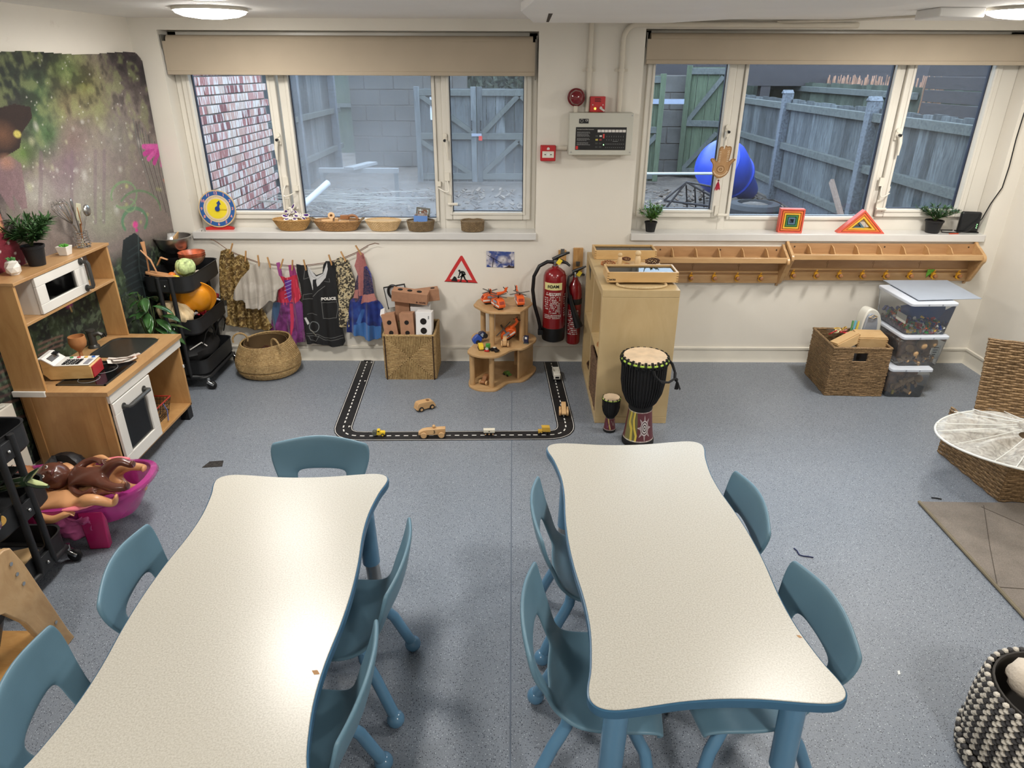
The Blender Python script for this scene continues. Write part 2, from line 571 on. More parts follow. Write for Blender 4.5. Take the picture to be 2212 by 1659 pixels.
def glass_material(name,mist,low,fio=1.32):
 m=bpy.data.materials.new(name);m.use_nodes=True
 nt=m.node_tree;nt.nodes.clear()
 out=nt.nodes.new('ShaderNodeOutputMaterial')
 tr=N(nt,'ShaderNodeBsdfTransparent');tr.inputs[0].default_value=(0.93,0.96,0.97,1)
 gl=N(nt,'ShaderNodeBsdfGlossy',Roughness=0.015)
 df=N(nt,'ShaderNodeBsdfTranslucent');df.inputs[0].default_value=(0.75,0.8,0.86,1)
 d2=N(nt,'ShaderNodeBsdfDiffuse');d2.inputs[0].default_value=(0.62,0.66,0.72,1)
 dd=nt.nodes.new('ShaderNodeMixShader');dd.inputs[0].default_value=0.5
 nt.links.new(df.outputs[0],dd.inputs[1]);nt.links.new(d2.outputs[0],dd.inputs[2])
 fr=N(nt,'ShaderNodeFresnel',IOR=fio)
 mx=nt.nodes.new('ShaderNodeMixShader')
 nt.links.new(fr.outputs[0],mx.inputs[0]);nt.links.new(tr.outputs[0],mx.inputs[1]);nt.links.new(gl.outputs[0],mx.inputs[2])
 v=coords(nt)
 n=N(nt,'ShaderNodeTexNoise',Scale=3.0,Detail=5.0)
 nt.links.new(v,n.inputs['Vector'])
 sp=nt.nodes.new('ShaderNodeSeparateXYZ');nt.links.new(v,sp.inputs[0])
 mr=nt.nodes.new('ShaderNodeMapRange')
 mr.inputs[1].default_value=0.95;mr.inputs[2].default_value=1.55;mr.inputs[3].default_value=low;mr.inputs[4].default_value=mist
 nt.links.new(sp.outputs[2],mr.inputs[0])
 mu=nt.nodes.new('ShaderNodeMath');mu.operation='MULTIPLY'
 r2=ramp(nt,n.outputs[0],[(0.3,(0.5,)*3),(0.7,(1.3,)*3)])
 nt.links.new(mr.outputs[0],mu.inputs[0]);nt.links.new(r2,mu.inputs[1])
 m2=nt.nodes.new('ShaderNodeMixShader')
 nt.links.new(mu.outputs[0],m2.inputs[0]);nt.links.new(mx.outputs[0],m2.inputs[1]);nt.links.new(dd.outputs[0],m2.inputs[2])
 nt.links.new(m2.outputs[0],out.inputs[0])
 return m
G_CLEAR=glass_material('window_glass',0.004,0.008)
G_MIST=glass_material('misted_window_glass',0.07,0.24,1.6)
G_MIST2=glass_material('half_misted_window_glass',0.03,0.16,1.5)
M_GASK=mat('black_gasket',(40,44,60),rough=0.5)
def frame_bars(b,x0,x1,z0,z1,w,y0,y1):
 """a frame of four mitred-looking bars, inner opening x0..x1, z0..z1, bar width w"""
 b.bx(x0-w,x0,y0,y1,z0-w,z1+w)
 b.bx(x1,x1+w,y0,y1,z0-w,z1+w)
 b.bx(x0,x1,y0,y1,z0-w,z0)
 b.bx(x0,x1,y0,y1,z1,z1+w)
def make_window(name,W,panes,mull,ztop,z0o,hb=0.067,rw=0.055):
 """panes: list of (x0, x1, z0, casement?, glass); mull: x of the fixed mullions"""
 root=bpy.data.objects.new(name,None);COL.objects.link(root);root['kind']='structure'
 b=B()
 w=0.055
 ya,yb=YG-0.035,YG+0.035
 b.bx(W[0],W[0]+w,ya,yb,z0o,ztop);b.bx(W[1]-rw,W[1],ya,yb,z0o,ztop)
 b.bx(W[0],W[1],ya+0.006,yb,z0o-0.03,z0o+hb);b.bx(W[0],W[1],ya,yb,ztop-w,ztop)
 for(m0,m1)in mull:
  b.bx(m0,m1,ya+0.004,yb,z0o,ztop)
 b.obj('window_frame',M_UPVC,root,bevel=0.005)
 for(x0,x1,z0,case,g,cz)in panes:
  zt=ztop-0.11
  if case:
   s=B();frame_bars(s,x0,x1,z0,zt,0.047,YG-0.052,YG+0.02)
   so=s.obj('sash',M_UPVC,root,bevel=0.006)
   s=B();frame_bars(s,x0,x1,z0,zt,0.016,YG-0.058,YG-0.05);s.obj('glazing_bead',M_UPVC,root,bevel=0.003)
  else:
   s=B();frame_bars(s,x0,x1,z0,zt,0.02,YG-0.042,YG+0.02);s.obj('glazing_bead',M_UPVC,root,bevel=0.004)
  s=B();frame_bars(s,x0+0.004,x1-0.004,z0+0.004,zt-0.004,0.006,YG-0.012,YG+0.012);s.obj('gasket',M_GASK,root,sharp=None)
  B().bx(x0-0.002,x1+0.002,YG-0.002,YG+0.002,z0-0.002,zt).obj('pane',g,root,sharp=None)
 return root
win1=make_window('window_1',W1,[(-1.898,-1.445,0.972,1,G_CLEAR,0),(-1.324,-0.484,0.93,0,G_MIST,0),(-0.379,0.064,0.972,1,G_MIST2,0)],[(-1.385,-1.345),(-0.464,-0.425)],W1[2],SILL-0.01)
win2=make_window('window_2',W2,[(0.826,1.253,0.992,1,G_CLEAR,0),(1.374,2.233,0.95,0,G_CLEAR,0),(2.342,2.80,1.0,1,G_CLEAR,0)],[(1.303,1.353),(2.254,2.292)],W2[2],SILL-0.01,0.094,0.106)
def window_hardware(win,xh,zh,xs,zs,side,cable):
 y=YG-0.06
 b=B()
 b.box((xh,y,zh),(0.026,0.014,0.05));b.cyl((xh,y,zh+0.03),(xh,y-0.012,zh+0.03),0.013)
 b.tube([(xh,y-0.012,zh),(xh+side*0.006,y-0.03,zh),(xh+side*0.012,y-0.034,zh-0.04),(xh+side*0.016,y-0.03,zh-0.11)],[0.012,0.013,0.011,0.006],10)
 h=b.obj('window_handle',M_WHITE,win)
 B().cyl((xh,y-0.026,zh+0.004),(xh,y-0.046,zh+0.004),0.008).obj('keyhole',mat('black_plastic',(22,22,24),rough=0.4),h)
 if cable:
  b=B()
  b.box((xs,y,zs),(0.03,0.016,0.05));b.box((xs+cable*0.055,YG-0.045,zs-0.045),(0.026,0.016,0.03))
  pts=[(xs+cable*(0.0+0.055*t)-cable*0.035*math.sin(PI*t),y-0.02-0.03*math.sin(PI*t),zs-0.02-0.045*t-0.04*math.sin(PI*t))for t in[i/12 for i in range(13)]]
  b.tube(pts,0.0035,6)
  b.obj('restrictor_cable',M_WHITE,win)
 b=B();b.box((xs+0.01*side,y,zs-0.14),(0.02,0.012,0.06));b.cyl((xs,y-0.01,zs-0.165),(xs+0.06,y-0.01,zs-0.165),0.009)
 b.obj('friction_stay',M_WHITE,win)
window_hardware(win1,-1.415,1.40,-1.405,1.16,-1,1)
window_hardware(win1,-0.41,1.40,-0.405,1.19,1,-1)
window_hardware(win2,1.285,1.455,1.29,1.13,-1,0)
window_hardware(win2,2.31,1.44,2.28,1.17,1,1)
M_BLIND=mat('taupe_blind_cloth',(182,168,148),rough=0.85,var=0.02,bmp=0.15,bs_=500)
def blind(x0,x1,zt,zb,label):
 t=thing('roller_blind',label,'blind',((x0+x1)/2,4.285,zb),group='roller blinds over the two windows')
 hw=(x1-x0)/2
 B().cyl((-hw+0.02,0.0,zt-zb-0.035),(hw-0.02,0.0,zt-zb-0.035),0.032,seg=20).obj('roller',M_BLIND,t)
 B().bx(-hw,hw,-0.034,-0.031,0.012,zt-zb-0.035).obj('cloth',M_BLIND,t,sharp=None)
 b=B();b.bx(-hw,hw,-0.0385,-0.027,0.0,0.022);b.obj('hem_bar',M_BLIND,t,bevel=0.003)
 b=B();b.bx(-hw-0.006,-hw,-0.035,0.03,zt-zb-0.075,zt-zb-0.002);b.bx(hw,hw+0.006,-0.035,0.03,zt-zb-0.075,zt-zb-0.002)
 b.obj('bracket',mat('grey_plastic',(120,116,108),rough=0.4),t)
 B().tube([(hw-0.004,-0.045,zt-zb-0.02),(hw-0.004,-0.045,-0.02)],0.003,6).obj('pull_chain',mat('grey_plastic',(120,116,108)),t)
 return t
blind(-1.972,0.13,1.965,1.757,'taupe roller blind over the window nearer the forest mural')
blind(0.752,2.93,1.985,1.823,'taupe roller blind over the window above the coat rack')
b=B()
b.prism([(0.10,3.93),(0.78,3.93),(1.35,3.2),(1.6,1.9),(0.13,1.9),(0.03,3.2)],Z_CEIL-0.035,Z_CEIL)
struct(b.obj('trim_4',M_CEIL,bevel=0.004))
struct(B().prism([(0.165,3.86),(0.178,3.86),(0.168,3.3),(0.15,3.3)],Z_CEIL-0.0362,Z_CEIL-0.034).obj('trim_5',mat('dark_vent_slot',(62,52,46),rough=0.8)))
M_COND=mat('painted_conduit',(214,206,190),rough=0.4,var=0.03)
def conduit(pts,r,label,clips):
 t=thing('conduit_pipe',label,'pipe',pts[0],group='painted conduit pipes on the wall')
 o=Vector(pts[0])
 B().tube([Vector(p)-o for p in pts],r,12).obj('pipe',M_COND,t)
 for z in clips:
  b=B();x=pts[0][0]
  b.box(Vector((x,YW-0.008,z))-o,(0.07,0.016,0.014));b.cyl(Vector((x,pts[0][1],z-0.008))-o,Vector((x,pts[0][1],z+0.008))-o,r+0.004)
  b.obj('clip',M_COND,t)
conduit([(0.43,YW-0.02,1.572),(0.432,YW-0.02,2.04)],0.014,'straight white conduit pipe rising behind the red beacon',[1.79])
arc=[(0.612+0.075*(1-math.cos(a)),YW-0.02,1.945+0.075*math.sin(a))for a in[i*PI/2/8 for i in range(9)]]
conduit([(0.612,YW-0.02,1.572)]+arc+[(1.5,YW-0.02,2.02),(1.9,YW-0.02,2.02)],0.014,'white conduit pipe that bends right above the second window',[1.79])
cpts=[(1.45,4.22,2.035),(1.75,4.1,2.035),(2.0,3.75,2.036),(2.25,3.3,2.036),(2.5,2.9,2.036),(2.6,2.5,2.036)]
tag(B().tube(cpts,0.006,6).obj('ceiling_cable',M_COND),'thin painted cable clipped across the ceiling','cable')
b=B();b.box((1.95,3.45,Z_CEIL-0.02),(0.2,0.2,0.04));tag(b.obj('ceiling_box',M_CEIL,bevel=0.006),'small painted square box on the ceiling near the right lamp','box')
M_LAMP=mat('lamp_diffuser',(255,250,242),rough=0.4,emit=28.0,var=0.0)
lamp_labels=['lit round ceiling light above the left window blind','lit round ceiling light at the right edge of the photo','round ceiling light above the left wavy table','round ceiling light above the right wavy table','round ceiling light behind the camera on the left','round ceiling light behind the camera on the right']
for i,(x,y,pw)in enumerate(LAMPS):
 t=thing('ceiling_lamp',lamp_labels[i],'lamp',(x,y,Z_CEIL),group='round ceiling lights')
 B().lathe([(0.0,0.0),(0.165,0.0),(0.168,-0.008),(0.165,-0.014),(0.0,-0.014)],40).obj('lamp_rim',M_WHITE,t)
 B().lathe([(0.16,-0.013),(0.152,-0.024),(0.12,-0.036),(0.06,-0.044),(0.0,-0.046)],40).obj('diffuser',M_LAMP,t)
 L=bpy.data.lights.new('ceiling_lamp_light','AREA');L.shape='DISK';L.size=0.3;L.energy=pw;L.color=LAMP_COL
 lo=bpy.data.objects.new('ceiling_lamp_light',L);COL.objects.link(lo);lo.parent=t;lo.location=(0,0,-0.05)
 # ================================================================ THE YARD OUTSIDE
GZ=0.38
M_CHIP=strand('bark_chippings',(86,77,70),(34,30,28),(128,118,110),scale=24)
b=B()
def gr(u,v):
 x=-6+14*u;y=4.58+9.5*v
 return(x,y,GZ+0.03*noise.noise(Vector((x*3,y*3,0)))+0.012*noise.noise(Vector((x*17,y*17,3))))
b.grid(gr,150,110)
tag(b.obj('yard_ground',M_CHIP,sharp=None),kind='structure')
b=B()
for i in range(2600):
 x=random.uniform(-2.4,3.0);y=4.62+random.random()**1.6*4.2
 s=random.uniform(0.012,0.034)
 b.box((x,y,GZ+0.03+s*0.3),(s*2.2,s,s*0.4),(random.uniform(-.6,.6),random.uniform(-.6,.6),random.uniform(0,3)))
tag(b.obj('bark_chips',strand('bark_chip_pieces',(110,96,84),(46,38,34),(150,138,122),scale=9),sharp=None),'loose brown bark chippings covering the yard','bark chips',kind='stuff')
M_BRICK=[]
for i,(a,bb)in enumerate((((150,100,95),(126,80,77)),((168,130,123),(148,104,99)),((174,148,136),(150,110,101)),((126,77,75),(100,62,62)),((176,165,153),(160,126,116)))):
 m,nt,bs=node_mat('red_brick_%s'%'abcde'[i])
 v=coords(nt,(1,1,1))
 oi=nt.nodes.new('ShaderNodeObjectInfo')
 ml=nt.nodes.new('ShaderNodeVectorMath');ml.operation='SCALE';ml.inputs[0].default_value=(9,31,5)
 nt.links.new(oi.outputs['Random'],ml.inputs['Scale'])
 ad=nt.nodes.new('ShaderNodeVectorMath');ad.operation='ADD'
 nt.links.new(v,ad.inputs[0]);nt.links.new(ml.outputs[0],ad.inputs[1])
 mp=nt.nodes.new('ShaderNodeMapping');mp.inputs['Scale'].default_value=(1,1,0.16)
 nt.links.new(ad.outputs[0],mp.inputs[0])
 n=N(nt,'ShaderNodeTexNoise',Scale=26.0,Detail=2.0);nt.links.new(mp.outputs[0],n.inputs['Vector'])
 n2=N(nt,'ShaderNodeTexNoise',Scale=60.0,Detail=3.0);nt.links.new(ad.outputs[0],n2.inputs['Vector'])
 base=mixcol(nt,n2.outputs[0],C(a),C(bb))
 f=ramp(nt,n.outputs[0],[(0.5,(0,0,0)),(0.56,(0.8,0.8,0.8))])
 out=mixcol(nt,f,base,C(190,183,178))
 nt.links.new(out,bs.inputs['Base Color']);bs.inputs['Roughness'].default_value=0.9
 bump(nt,bs,n2.outputs[0],0.5,0.004)
 M_BRICK.append(m)
bw=thing('brick_wall','red brick wall with white lime streaks outside the left window','wall',(-2.6,4.85,GZ))
B().bx(-0.12,-0.008,0,2.86,0,1.75).obj('mortar',mat('grey_mortar',(96,90,86),rough=0.95,bmp=0.4),bw)
bme={}
for i,mm in enumerate(M_BRICK):
 me=B().box((0,0,0),(0.1,0.214,0.064)).obj('brick',mm,bw,bevel=0.003,segs=1)
 bme[i]=me
 me.location=(-0.05,-5,-5)
first=dict(bme)
for r in range(23):
 for k in range(13):
  y=(k+0.5)*0.225-(0.1125 if r%2 else 0)-0.0
  if y<0.1 or y>2.9:continue
  i=random.choice((0,0,1,1,2,2,3,4))
  o=first[i]
  if o is not None and bme[i]is not None:
   bme[i]=None;q=o
  else:
   q=first[i].copy();COL.objects.link(q)
  q.parent=bw
  q.location=(-0.05+random.uniform(-0.003,0.004),y,0.037+r*0.075)
  q.rotation_euler=(random.uniform(-.006,.006),0,random.uniform(-.008,.008))
M_WOODG=wood('weathered_grey_timber',(98,103,106),(38,42,46),scale=(11,11,1.2),rough=0.9,bands=5,vary=0.45)
M_WOODG2=wood('weathered_green_timber',(78,86,76),(36,42,36),scale=(11,11,1.2),rough=0.9,bands=5,vary=0.4)
M_RAILX=wood('weathered_rail_timber',(98,102,100),(46,50,50),scale=(10,2.0,10),rough=0.85,bands=5)
M_CONC=mat('rough_concrete',(96,101,108),rough=0.95,var=0.25,vs=60,bmp=0.6,bs_=90)
def board_fence(name,label,p0,p1,h,side,posts,bwid=0.125,z0=GZ,rails=(0.12,0.5,0.9),m=None,railm=None,skip=None,group=None,gravel=True):
 """featheredge fence from p0 to p1; rails and posts stand on the given side (+1 = left of the direction)"""
 d=Vector((p1[0]-p0[0],p1[1]-p0[1],0));L=d.length;ang=math.atan2(d.y,d.x)
 t=thing(name,label,'fence',(p0[0],p0[1],z0),ang,group)
 n=int(L/bwid)
 me=None
 for i in range(n):
  if me is None:
   o=B().prism([(-bwid*0.56,0.0),(bwid*0.56,0.0),(bwid*0.56,0.034),(-bwid*0.56,0.004)],0,h).obj('board',m or M_WOODG,t,sharp=None)
   me=o
  else:
   o=me.copy();COL.objects.link(o)
  o.parent=t
  o.location=((i+0.5)*bwid,-side*0.004+random.uniform(-.003,.003),random.uniform(-0.012,0.008))
  o.rotation_euler=(0,random.uniform(-.008,.008),0)
 for rz in rails:
  B().bx(0,L,side*0.012,side*0.07,rz*h,rz*h+0.07).obj('rail',railm or M_RAILX,t,bevel=0.004)
 for px in posts:
  b=B();b.bx(px-0.042,px+0.042,side*0.0,side*0.10,-0.05,h+0.06)
  b.prism([(px-0.05,h+0.06),(px+0.05,h+0.06),(px,h+0.1)],side*0.0,side*0.115,'xz')
  b.obj('post',M_CONC,t,bevel=0.006)
 if gravel:
  B().bx(0,L,-0.01,0.03,-0.05,0.1).obj('gravel_board',M_CONC,t)
 return t
board_fence('timber_fence','weathered board fence with concrete posts receding outside the right window',(3.12,4.6),(3.12,10.9),1.04,1,[0.02,1.62,3.62,5.55],rails=(0.1,0.5,0.90),z0=0.46)
board_fence('timber_fence','second green-grey fence line standing beyond the receding board fence',(4.25,7.7),(4.25,12.5),1.22,1,[],rails=(0.1,0.5,0.9),m=M_WOODG2,gravel=False,z0=0.42)
board_fence('timber_fence','pale weathered fence beyond the brick wall outside the left window',(-2.72,7.85),(-2.72,11.2),1.62,-1,[1.15,3.0],rails=(0.18,0.5,0.86),gravel=False)
board_fence('timber_fence','tall greenish board fence at the far end of the yard',(-3.2,13.2),(9.0,13.2),2.6,-1,[],bwid=0.15,rails=(0.3,0.68),m=M_WOODG2,gravel=False)
def block_wall(label,x0,y,nx,nz,group='grey block walls at the yard end'):
 t=thing('block_wall',label,'wall',(x0,y,GZ),group=group)
 B().bx(0,nx*0.45,0.012,0.09,0,nz*0.225).obj('mortar',mat('grey_mortar',(150,140,134)),t)
 o0=None
 for r in range(nz):
  for k in range(nx+(r%2)):
   xx=(k+0.5)*0.45-(0.225 if r%2 else 0)
   w=0.44
   if o0 is None:
    o0=B().box((0,0.05,0),(w,0.1,0.214)).obj('block',mat('concrete_block',(84,82,80),rough=0.95,var=0.12,bmp=0.5,bs_=40),t,bevel=0.006,segs=1);o=o0
   else:
    o=o0.copy();COL.objects.link(o)
   o.parent=t;e_=r%2 and k in(0,nx);o.location=(xx if not e_ else(0.1125 if k==0 else nx*0.45-0.1125),random.uniform(-.004,.004),0.1125+r*0.225);o.scale=(0.49 if e_ else 1,1,1)
 return t
block_wall('grey concrete block wall seen through the misted middle pane',-2.5,11.25,4,7)
block_wall('grey concrete block wall beside the open gate leaf outside',1.75,10.3,3,6)
def gate_leaf(label,x0,y,w,h,diag,rz=0.0,extras=None,m=None,z0=GZ+0.03):
 t=thing('garden_gate',label,'gate',(x0,y,z0),rz,'boarded garden gates in the yard')
 m=m or M_WOODG
 n=int(w/0.12);bwid=w/n;o0=None
 for i in range(n):
  if o0 is None:
   o0=B().box((0,0.012,h/2),(bwid-0.006,0.018,h)).obj('board',m,t,sharp=None);o=o0
  else:
   o=o0.copy();COL.objects.link(o);o.parent=t
  o.location=((i+0.5)*bwid,random.uniform(-.002,.002),0)
 for z in(h-0.09,h*0.5-0.04,0.03):
  B().bx(0,w,-0.04,0.0,z,z+0.08).obj('rail',M_RAILX,t,bevel=0.004)
 for x in(0.0,w-0.07):
  B().bx(x,x+0.07,-0.045,0.002,0,h+0.02).obj('stile',m,t,bevel=0.004)
 for(a,b_)in diag:
  p0,p1=Vector((a[0]*w,0,a[1]*h)),Vector((b_[0]*w,0,b_[1]*h))
  dd=p1-p0;q=B()
  q.box((p0+p1)/2+Vector((0,-0.02,0)),(dd.length,0.035,0.06),(0,-math.atan2(dd.z,dd.x),0));q.obj('brace',M_RAILX,t)
 return t
YGT=9.5
g1=gate_leaf('left leaf of the closed double gate, white notice near its top',-1.28,YGT,0.80,1.16,[((0.05,0.95),(0.92,0.55)),((0.05,0.46),(0.92,0.08))])
g2=gate_leaf('right leaf of the closed double gate behind the misted pane',-0.472,YGT,1.10,1.16,[((0.05,0.52),(0.5,0.94)),((0.5,0.94),(0.98,0.55)),((0.05,0.08),(0.5,0.46)),((0.5,0.46),(0.98,0.1))])
bl=mat('black_iron',(30,32,36),rough=0.5)
for t,x in((g1,0.74),(g2,0.05)):
 B().tube([(x,-0.045,0.66),(x,-0.08,0.67),(x,-0.08,0.76),(x,-0.045,0.77)],0.008,6).obj('handle',bl,t)
b=B();b.box((0.80,-0.055,0.60),(0.13,0.01,0.035));b.obj('hasp',mat('galvanised_steel',(150,160,180),rough=0.4,metal=0.6),g1)
B().box((0.045,-0.07,0.56),(0.045,0.02,0.055)).obj('padlock',mat('red_padlock',(180,50,40),rough=0.4),g2)
B().box((0.3,-0.008,0.92),(0.2,0.004,0.28)).obj('notice',mat('white_notice',(200,206,214),rough=0.5),g1)
g3=gate_leaf('pale green gate leaf standing open beside the receding fence',2.38,10.2,0.58,1.42,[((0.1,0.5),(0.85,0.92)),((0.1,0.05),(0.85,0.42))],rz=R(-24),m=wood('pale_green_timber',(88,100,80),(48,58,44),scale=(26,26,2),rough=0.85,bands=4,vary=0.2))
g4=gate_leaf('pale green gate leaf at the left edge of the right window',1.35,9.6,0.62,1.32,[((0.1,0.05),(0.9,0.45))],m=_M['pale_green_timber'])
tag(B().box((1.98,9.57,1.42),(0.5,0.012,0.06)).obj('gate_hinge_strap',mat('galvanised_steel',(150,160,180))),'long pale steel hinge strap on the gate at left of the right window','hinge')
b=B()
for i in range(2600):
 c=Vector((random.uniform(-1.9,0.8),random.uniform(11.5,12.0),random.uniform(GZ+0.7,3.0)))
 s=random.uniform(0.03,0.07)
 b.box(c,(s*2,s,0.006),(random.uniform(0,3),random.uniform(0,3),random.uniform(0,3)))
t=thing('hedge','dark leafy hedge behind the double gate','hedge',(0,0,0))
b.obj('foliage',mat('hedge_leaf',(62,68,56),rough=0.7,var=0.4),t,sharp=None)
b=B()
for i in range(9):
 x=-1.8+i*0.3;b.tube([(x,11.8,GZ),(x+0.05,11.8,1.2),(x+random.uniform(-.2,.2),11.8,2.6)],[0.03,0.022,0.01],6)
b.obj('stem',mat('hedge_stem',(70,58,48),rough=0.9),t)
sh=thing('timber_shelter','dark stained timber shelter with a flat roof beyond the fences','shelter',(4.6,11.2,GZ-0.17))
M_DARK=wood('dark_stained_timber',(62,58,60),(34,32,36),scale=(10,2,10),rough=0.8)
B().bx(-3.6,4.6,-0.4,1.6,1.55,1.72).obj('roof',M_DARK,sh)
for k in range(12):
 B().bx(-3.6+k*0.72,-3.54+k*0.72,-0.4,1.6,1.42,1.55).obj('rafter',M_DARK,sh)
B().bx(-3.6,4.6,-0.46,-0.38,1.38,1.56).obj('beam',M_DARK,sh)
for x in(-2.95,-1.0,0.45,2.6):
 B().bx(x,x+0.14,-0.45,-0.31,0,1.4).obj('post',M_DARK,sh)
sw=thing('dark_shed','dark brown shed side seen through the rightmost pane','shed',(4.2,4.95,GZ))
for k in range(14):
 B().bx(0.0,0.02,0.0,2.6,0.05+k*0.12,0.16+k*0.12).obj('board',M_DARK,sw,bevel=0.003)
B().bx(-0.1,1.5,-0.1,2.7,1.72,1.78).obj('roof',M_DARK,sw)
b=B()
for i in range(200):
 y=7.8+i*0.024
 b.cyl((4.55+random.uniform(-.01,.01),y,GZ+0.3),(4.55+random.uniform(-.02,.02),y+random.uniform(-.01,.01),1.70+random.uniform(-.05,.05)),0.009,0.006,5)
tag(b.obj('brushwood_screen',mat('brushwood',(150,116,96),rough=0.9,var=0.3,vs=9)),'brown brushwood screen of upright twigs above the far fence','screen',kind='stuff')
t=thing('storage_drum','large blue plastic drum lying on its side in the yard','drum',(2.50,8.0,GZ+0.02))
rt=Euler((R(14),R(-62),R(24))).to_matrix()
B().lathe([(0.0,-0.46),(0.10,-0.46),(0.115,-0.42),(0.17,-0.2),(0.27,0.1),(0.30,0.25),(0.27,0.38),(0.16,0.47),(0.0,0.5)],28,(0,0,0.3),rt).obj('drum_body',mat('blue_plastic',(44,70,176),rough=0.35),t)
B().lathe([(0.235,-0.035),(0.255,-0.03),(0.26,0.0),(0.24,0.005)],28,(0,0,0.3),rt).obj('drum_band',mat('blue_plastic',(44,70,176)),t)
t=thing('tyre_planter','black tyre planter filled with soil below the blue drum','tyre',(2.42,6.9,GZ+0.02))
B().lathe([(0.17,0.0),(0.24,0.0),(0.27,0.03),(0.27,0.15),(0.24,0.19),(0.17,0.2),(0.16,0.17),(0.2,0.1),(0.16,0.03)],32).obj('tyre',mat('tyre_rubber',(44,46,50),rough=0.8,bmp=0.4),t)
B().ball((0,0,0.12),0.18,20,8,(1,1,0.45),fn=lambda p:1+0.05*noise.noise(p*9)).obj('soil',M_CHIP,t)
t=thing('metal_trolley_frame','rusty folded metal frame lying beside the blue drum','frame',(1.75,7.1,GZ+0.03))
b=B()
for dz in(0.0,0.12):
 b.tube([(-0.2,0,0.05+dz),(0.0,-0.05,0.36),(0.35,-0.05,0.30-dz),(0.55,0.0,0.08),(-0.2,0,0.05+dz)],0.011,6)
for k in range(5):
 b.cyl((0.0+k*0.09,-0.05,0.33-k*0.02),(0.1+k*0.09,0.2,0.05),0.008)
b.obj('frame_tube',mat('rusty_dark_metal',(60,56,58),rough=0.6,metal=0.5),t)
b=B();b.tube([(-0.45,0.1,0.0),(-0.45,0.1,0.42),(0.3,0.12,0.42)],0.014,8);b.obj('pale_rail',mat('pale_metal_rail',(170,174,176),rough=0.5),t)
for i,(x,y)in enumerate(((1.38,6.9),(1.52,6.95))):
 tag(B().box((x,y,GZ+0.07),(0.2,0.1,0.07),0.2*i).obj('loose_brick',M_BRICK[0],bevel=0.003),['red brick lying loose by the rusty frame, the left one','red brick lying loose by the rusty frame, the right one'][i],'brick','loose bricks in the yard')
t=thing('plank','thin wooden plank leaning on the receding fence behind the triangle toy','plank',(3.0,6.2,0.5))
B().box((0,0.1,0.12),(0.03,0.75,0.05),(R(38),0,0)).obj('plank_board',wood('dull_plank',(160,140,126),(120,100,90),scale=(8,2,8)),t)
t=thing('white_pipe','white plastic pipe propped at an angle outside the middle pane','pipe',(-2.1,6.6,GZ))
B().cyl((-0.15,-0.2,0.02),(0.22,0.5,0.36),0.032).obj('pipe',mat('white_plastic',(196,200,206),rough=0.35),t)
t=thing('plastic_sheet','crumpled pale green plastic sheet lying by the white pipe','sheet',(-1.85,6.2,GZ+0.05))
B().grid(lambda u,v:((u-.5)*0.5,(v-.5)*0.4,0.1*abs(noise.noise(Vector((u*4,v*4,1))))+0.02),14,12).obj('sheet',mat('pale_green_plastic',(170,206,190),rough=0.4),t,solid=0.003)
t=thing('yard_table','low weathered yard table with a plank across it behind the misted pane','table',(-1.75,8.0,GZ))
b=B();b.bx(-0.45,0.45,-0.03,0.03,0.34,0.39);b.obj('table_edge',mat('pale_painted_bar',(122,124,126),rough=0.6),t)
B().box((0.02,0.05,0.41),(0.12,0.55,0.03),R(-18)).obj('tabletop_plank',mat('pale_painted_bar',(122,124,126)),t)
for x in(-0.42,0.42):
 B().bx(x-0.02,x+0.02,-0.03,0.03,0,0.34).obj('leg',M_WOODG,t)
b=B()
for i in range(34):
 x=random.uniform(-2.2,-1.5);y=random.uniform(6.9,7.8)
 p=[Vector((x,y,GZ))+Vector((random.uniform(-.3,.3)*k,random.uniform(-.1,.1),0.09*k+random.uniform(0,.05)-0.012*k*k))for k in range(5)]
 b.tube(p,[0.004,0.0035,0.003,0.002,0.001],4)
tag(b.obj('bare_twigs',mat('pale_twig',(170,168,160),rough=0.8)),'tangle of bare pale twigs at the foot of the left fence','twigs',kind='stuff')
# ================================================================ TABLES AND CHAIRS
M_BLUE=mat('teal_blue_plastic',(98,130,146),rough=0.38,var=0.04,bmp=0.05,bs_=300)
M_BLUE2=mat('blue_enamelled_tube',(90,132,162),rough=0.22,var=0.04,coat=0.3)
M_EDGE=mat('blue_table_edging',(54,94,122),rough=0.35,var=0.05)
def laminate():
 m,nt,bs=node_mat('cream_speckled_laminate')
 v=coords(nt)
 n=N(nt,'ShaderNodeTexNoise',Scale=230.0,Detail=3.0,Roughness=0.8)
 nt.links.new(v,n.inputs['Vector'])
 n2=N(nt,'ShaderNodeTexNoise',Scale=3.0,Detail=4.0)
 nt.links.new(v,n2.inputs['Vector'])
 a=ramp(nt,n.outputs[0],[(0.35,C(170,164,150)),(0.55,C(194,189,177)),(0.75,C(206,202,192))])
 o=mixcol(nt,ramp(nt,n2.outputs[0],[(0.4,(0,0,0)),(0.8,(0.25,)*3)]),a,C(184,178,164))
 nt.links.new(o,bs.inputs['Base Color'])
 bs.inputs['Roughness'].default_value=0.3
 bs.inputs['Specular IOR Level'].default_value=0.5
 bump(nt,bs,n.outputs[0],0.08,0.001)
 return m
M_LAM=laminate()
M_STEEL=mat('brushed_steel',(170,170,168),rough=0.3,metal=1.0)
M_BLK=mat('black_plastic',(22,22,24),rough=0.4)
def smooth_closed(pts,k=6):
 out=[]
 n=len(pts)
 for i in range(n):
  p0,p1,p2,p3=(np.array(pts[(i+j-1)%n],float)for j in range(4))
  for t in np.arange(k)/k:
   out.append(tuple(0.5*((2*p1)+(-p0+p2)*t+(2*p0-5*p1+4*p2-p3)*t*t+(-p0+3*p1-3*p2+p3)*t**3)))
 return out
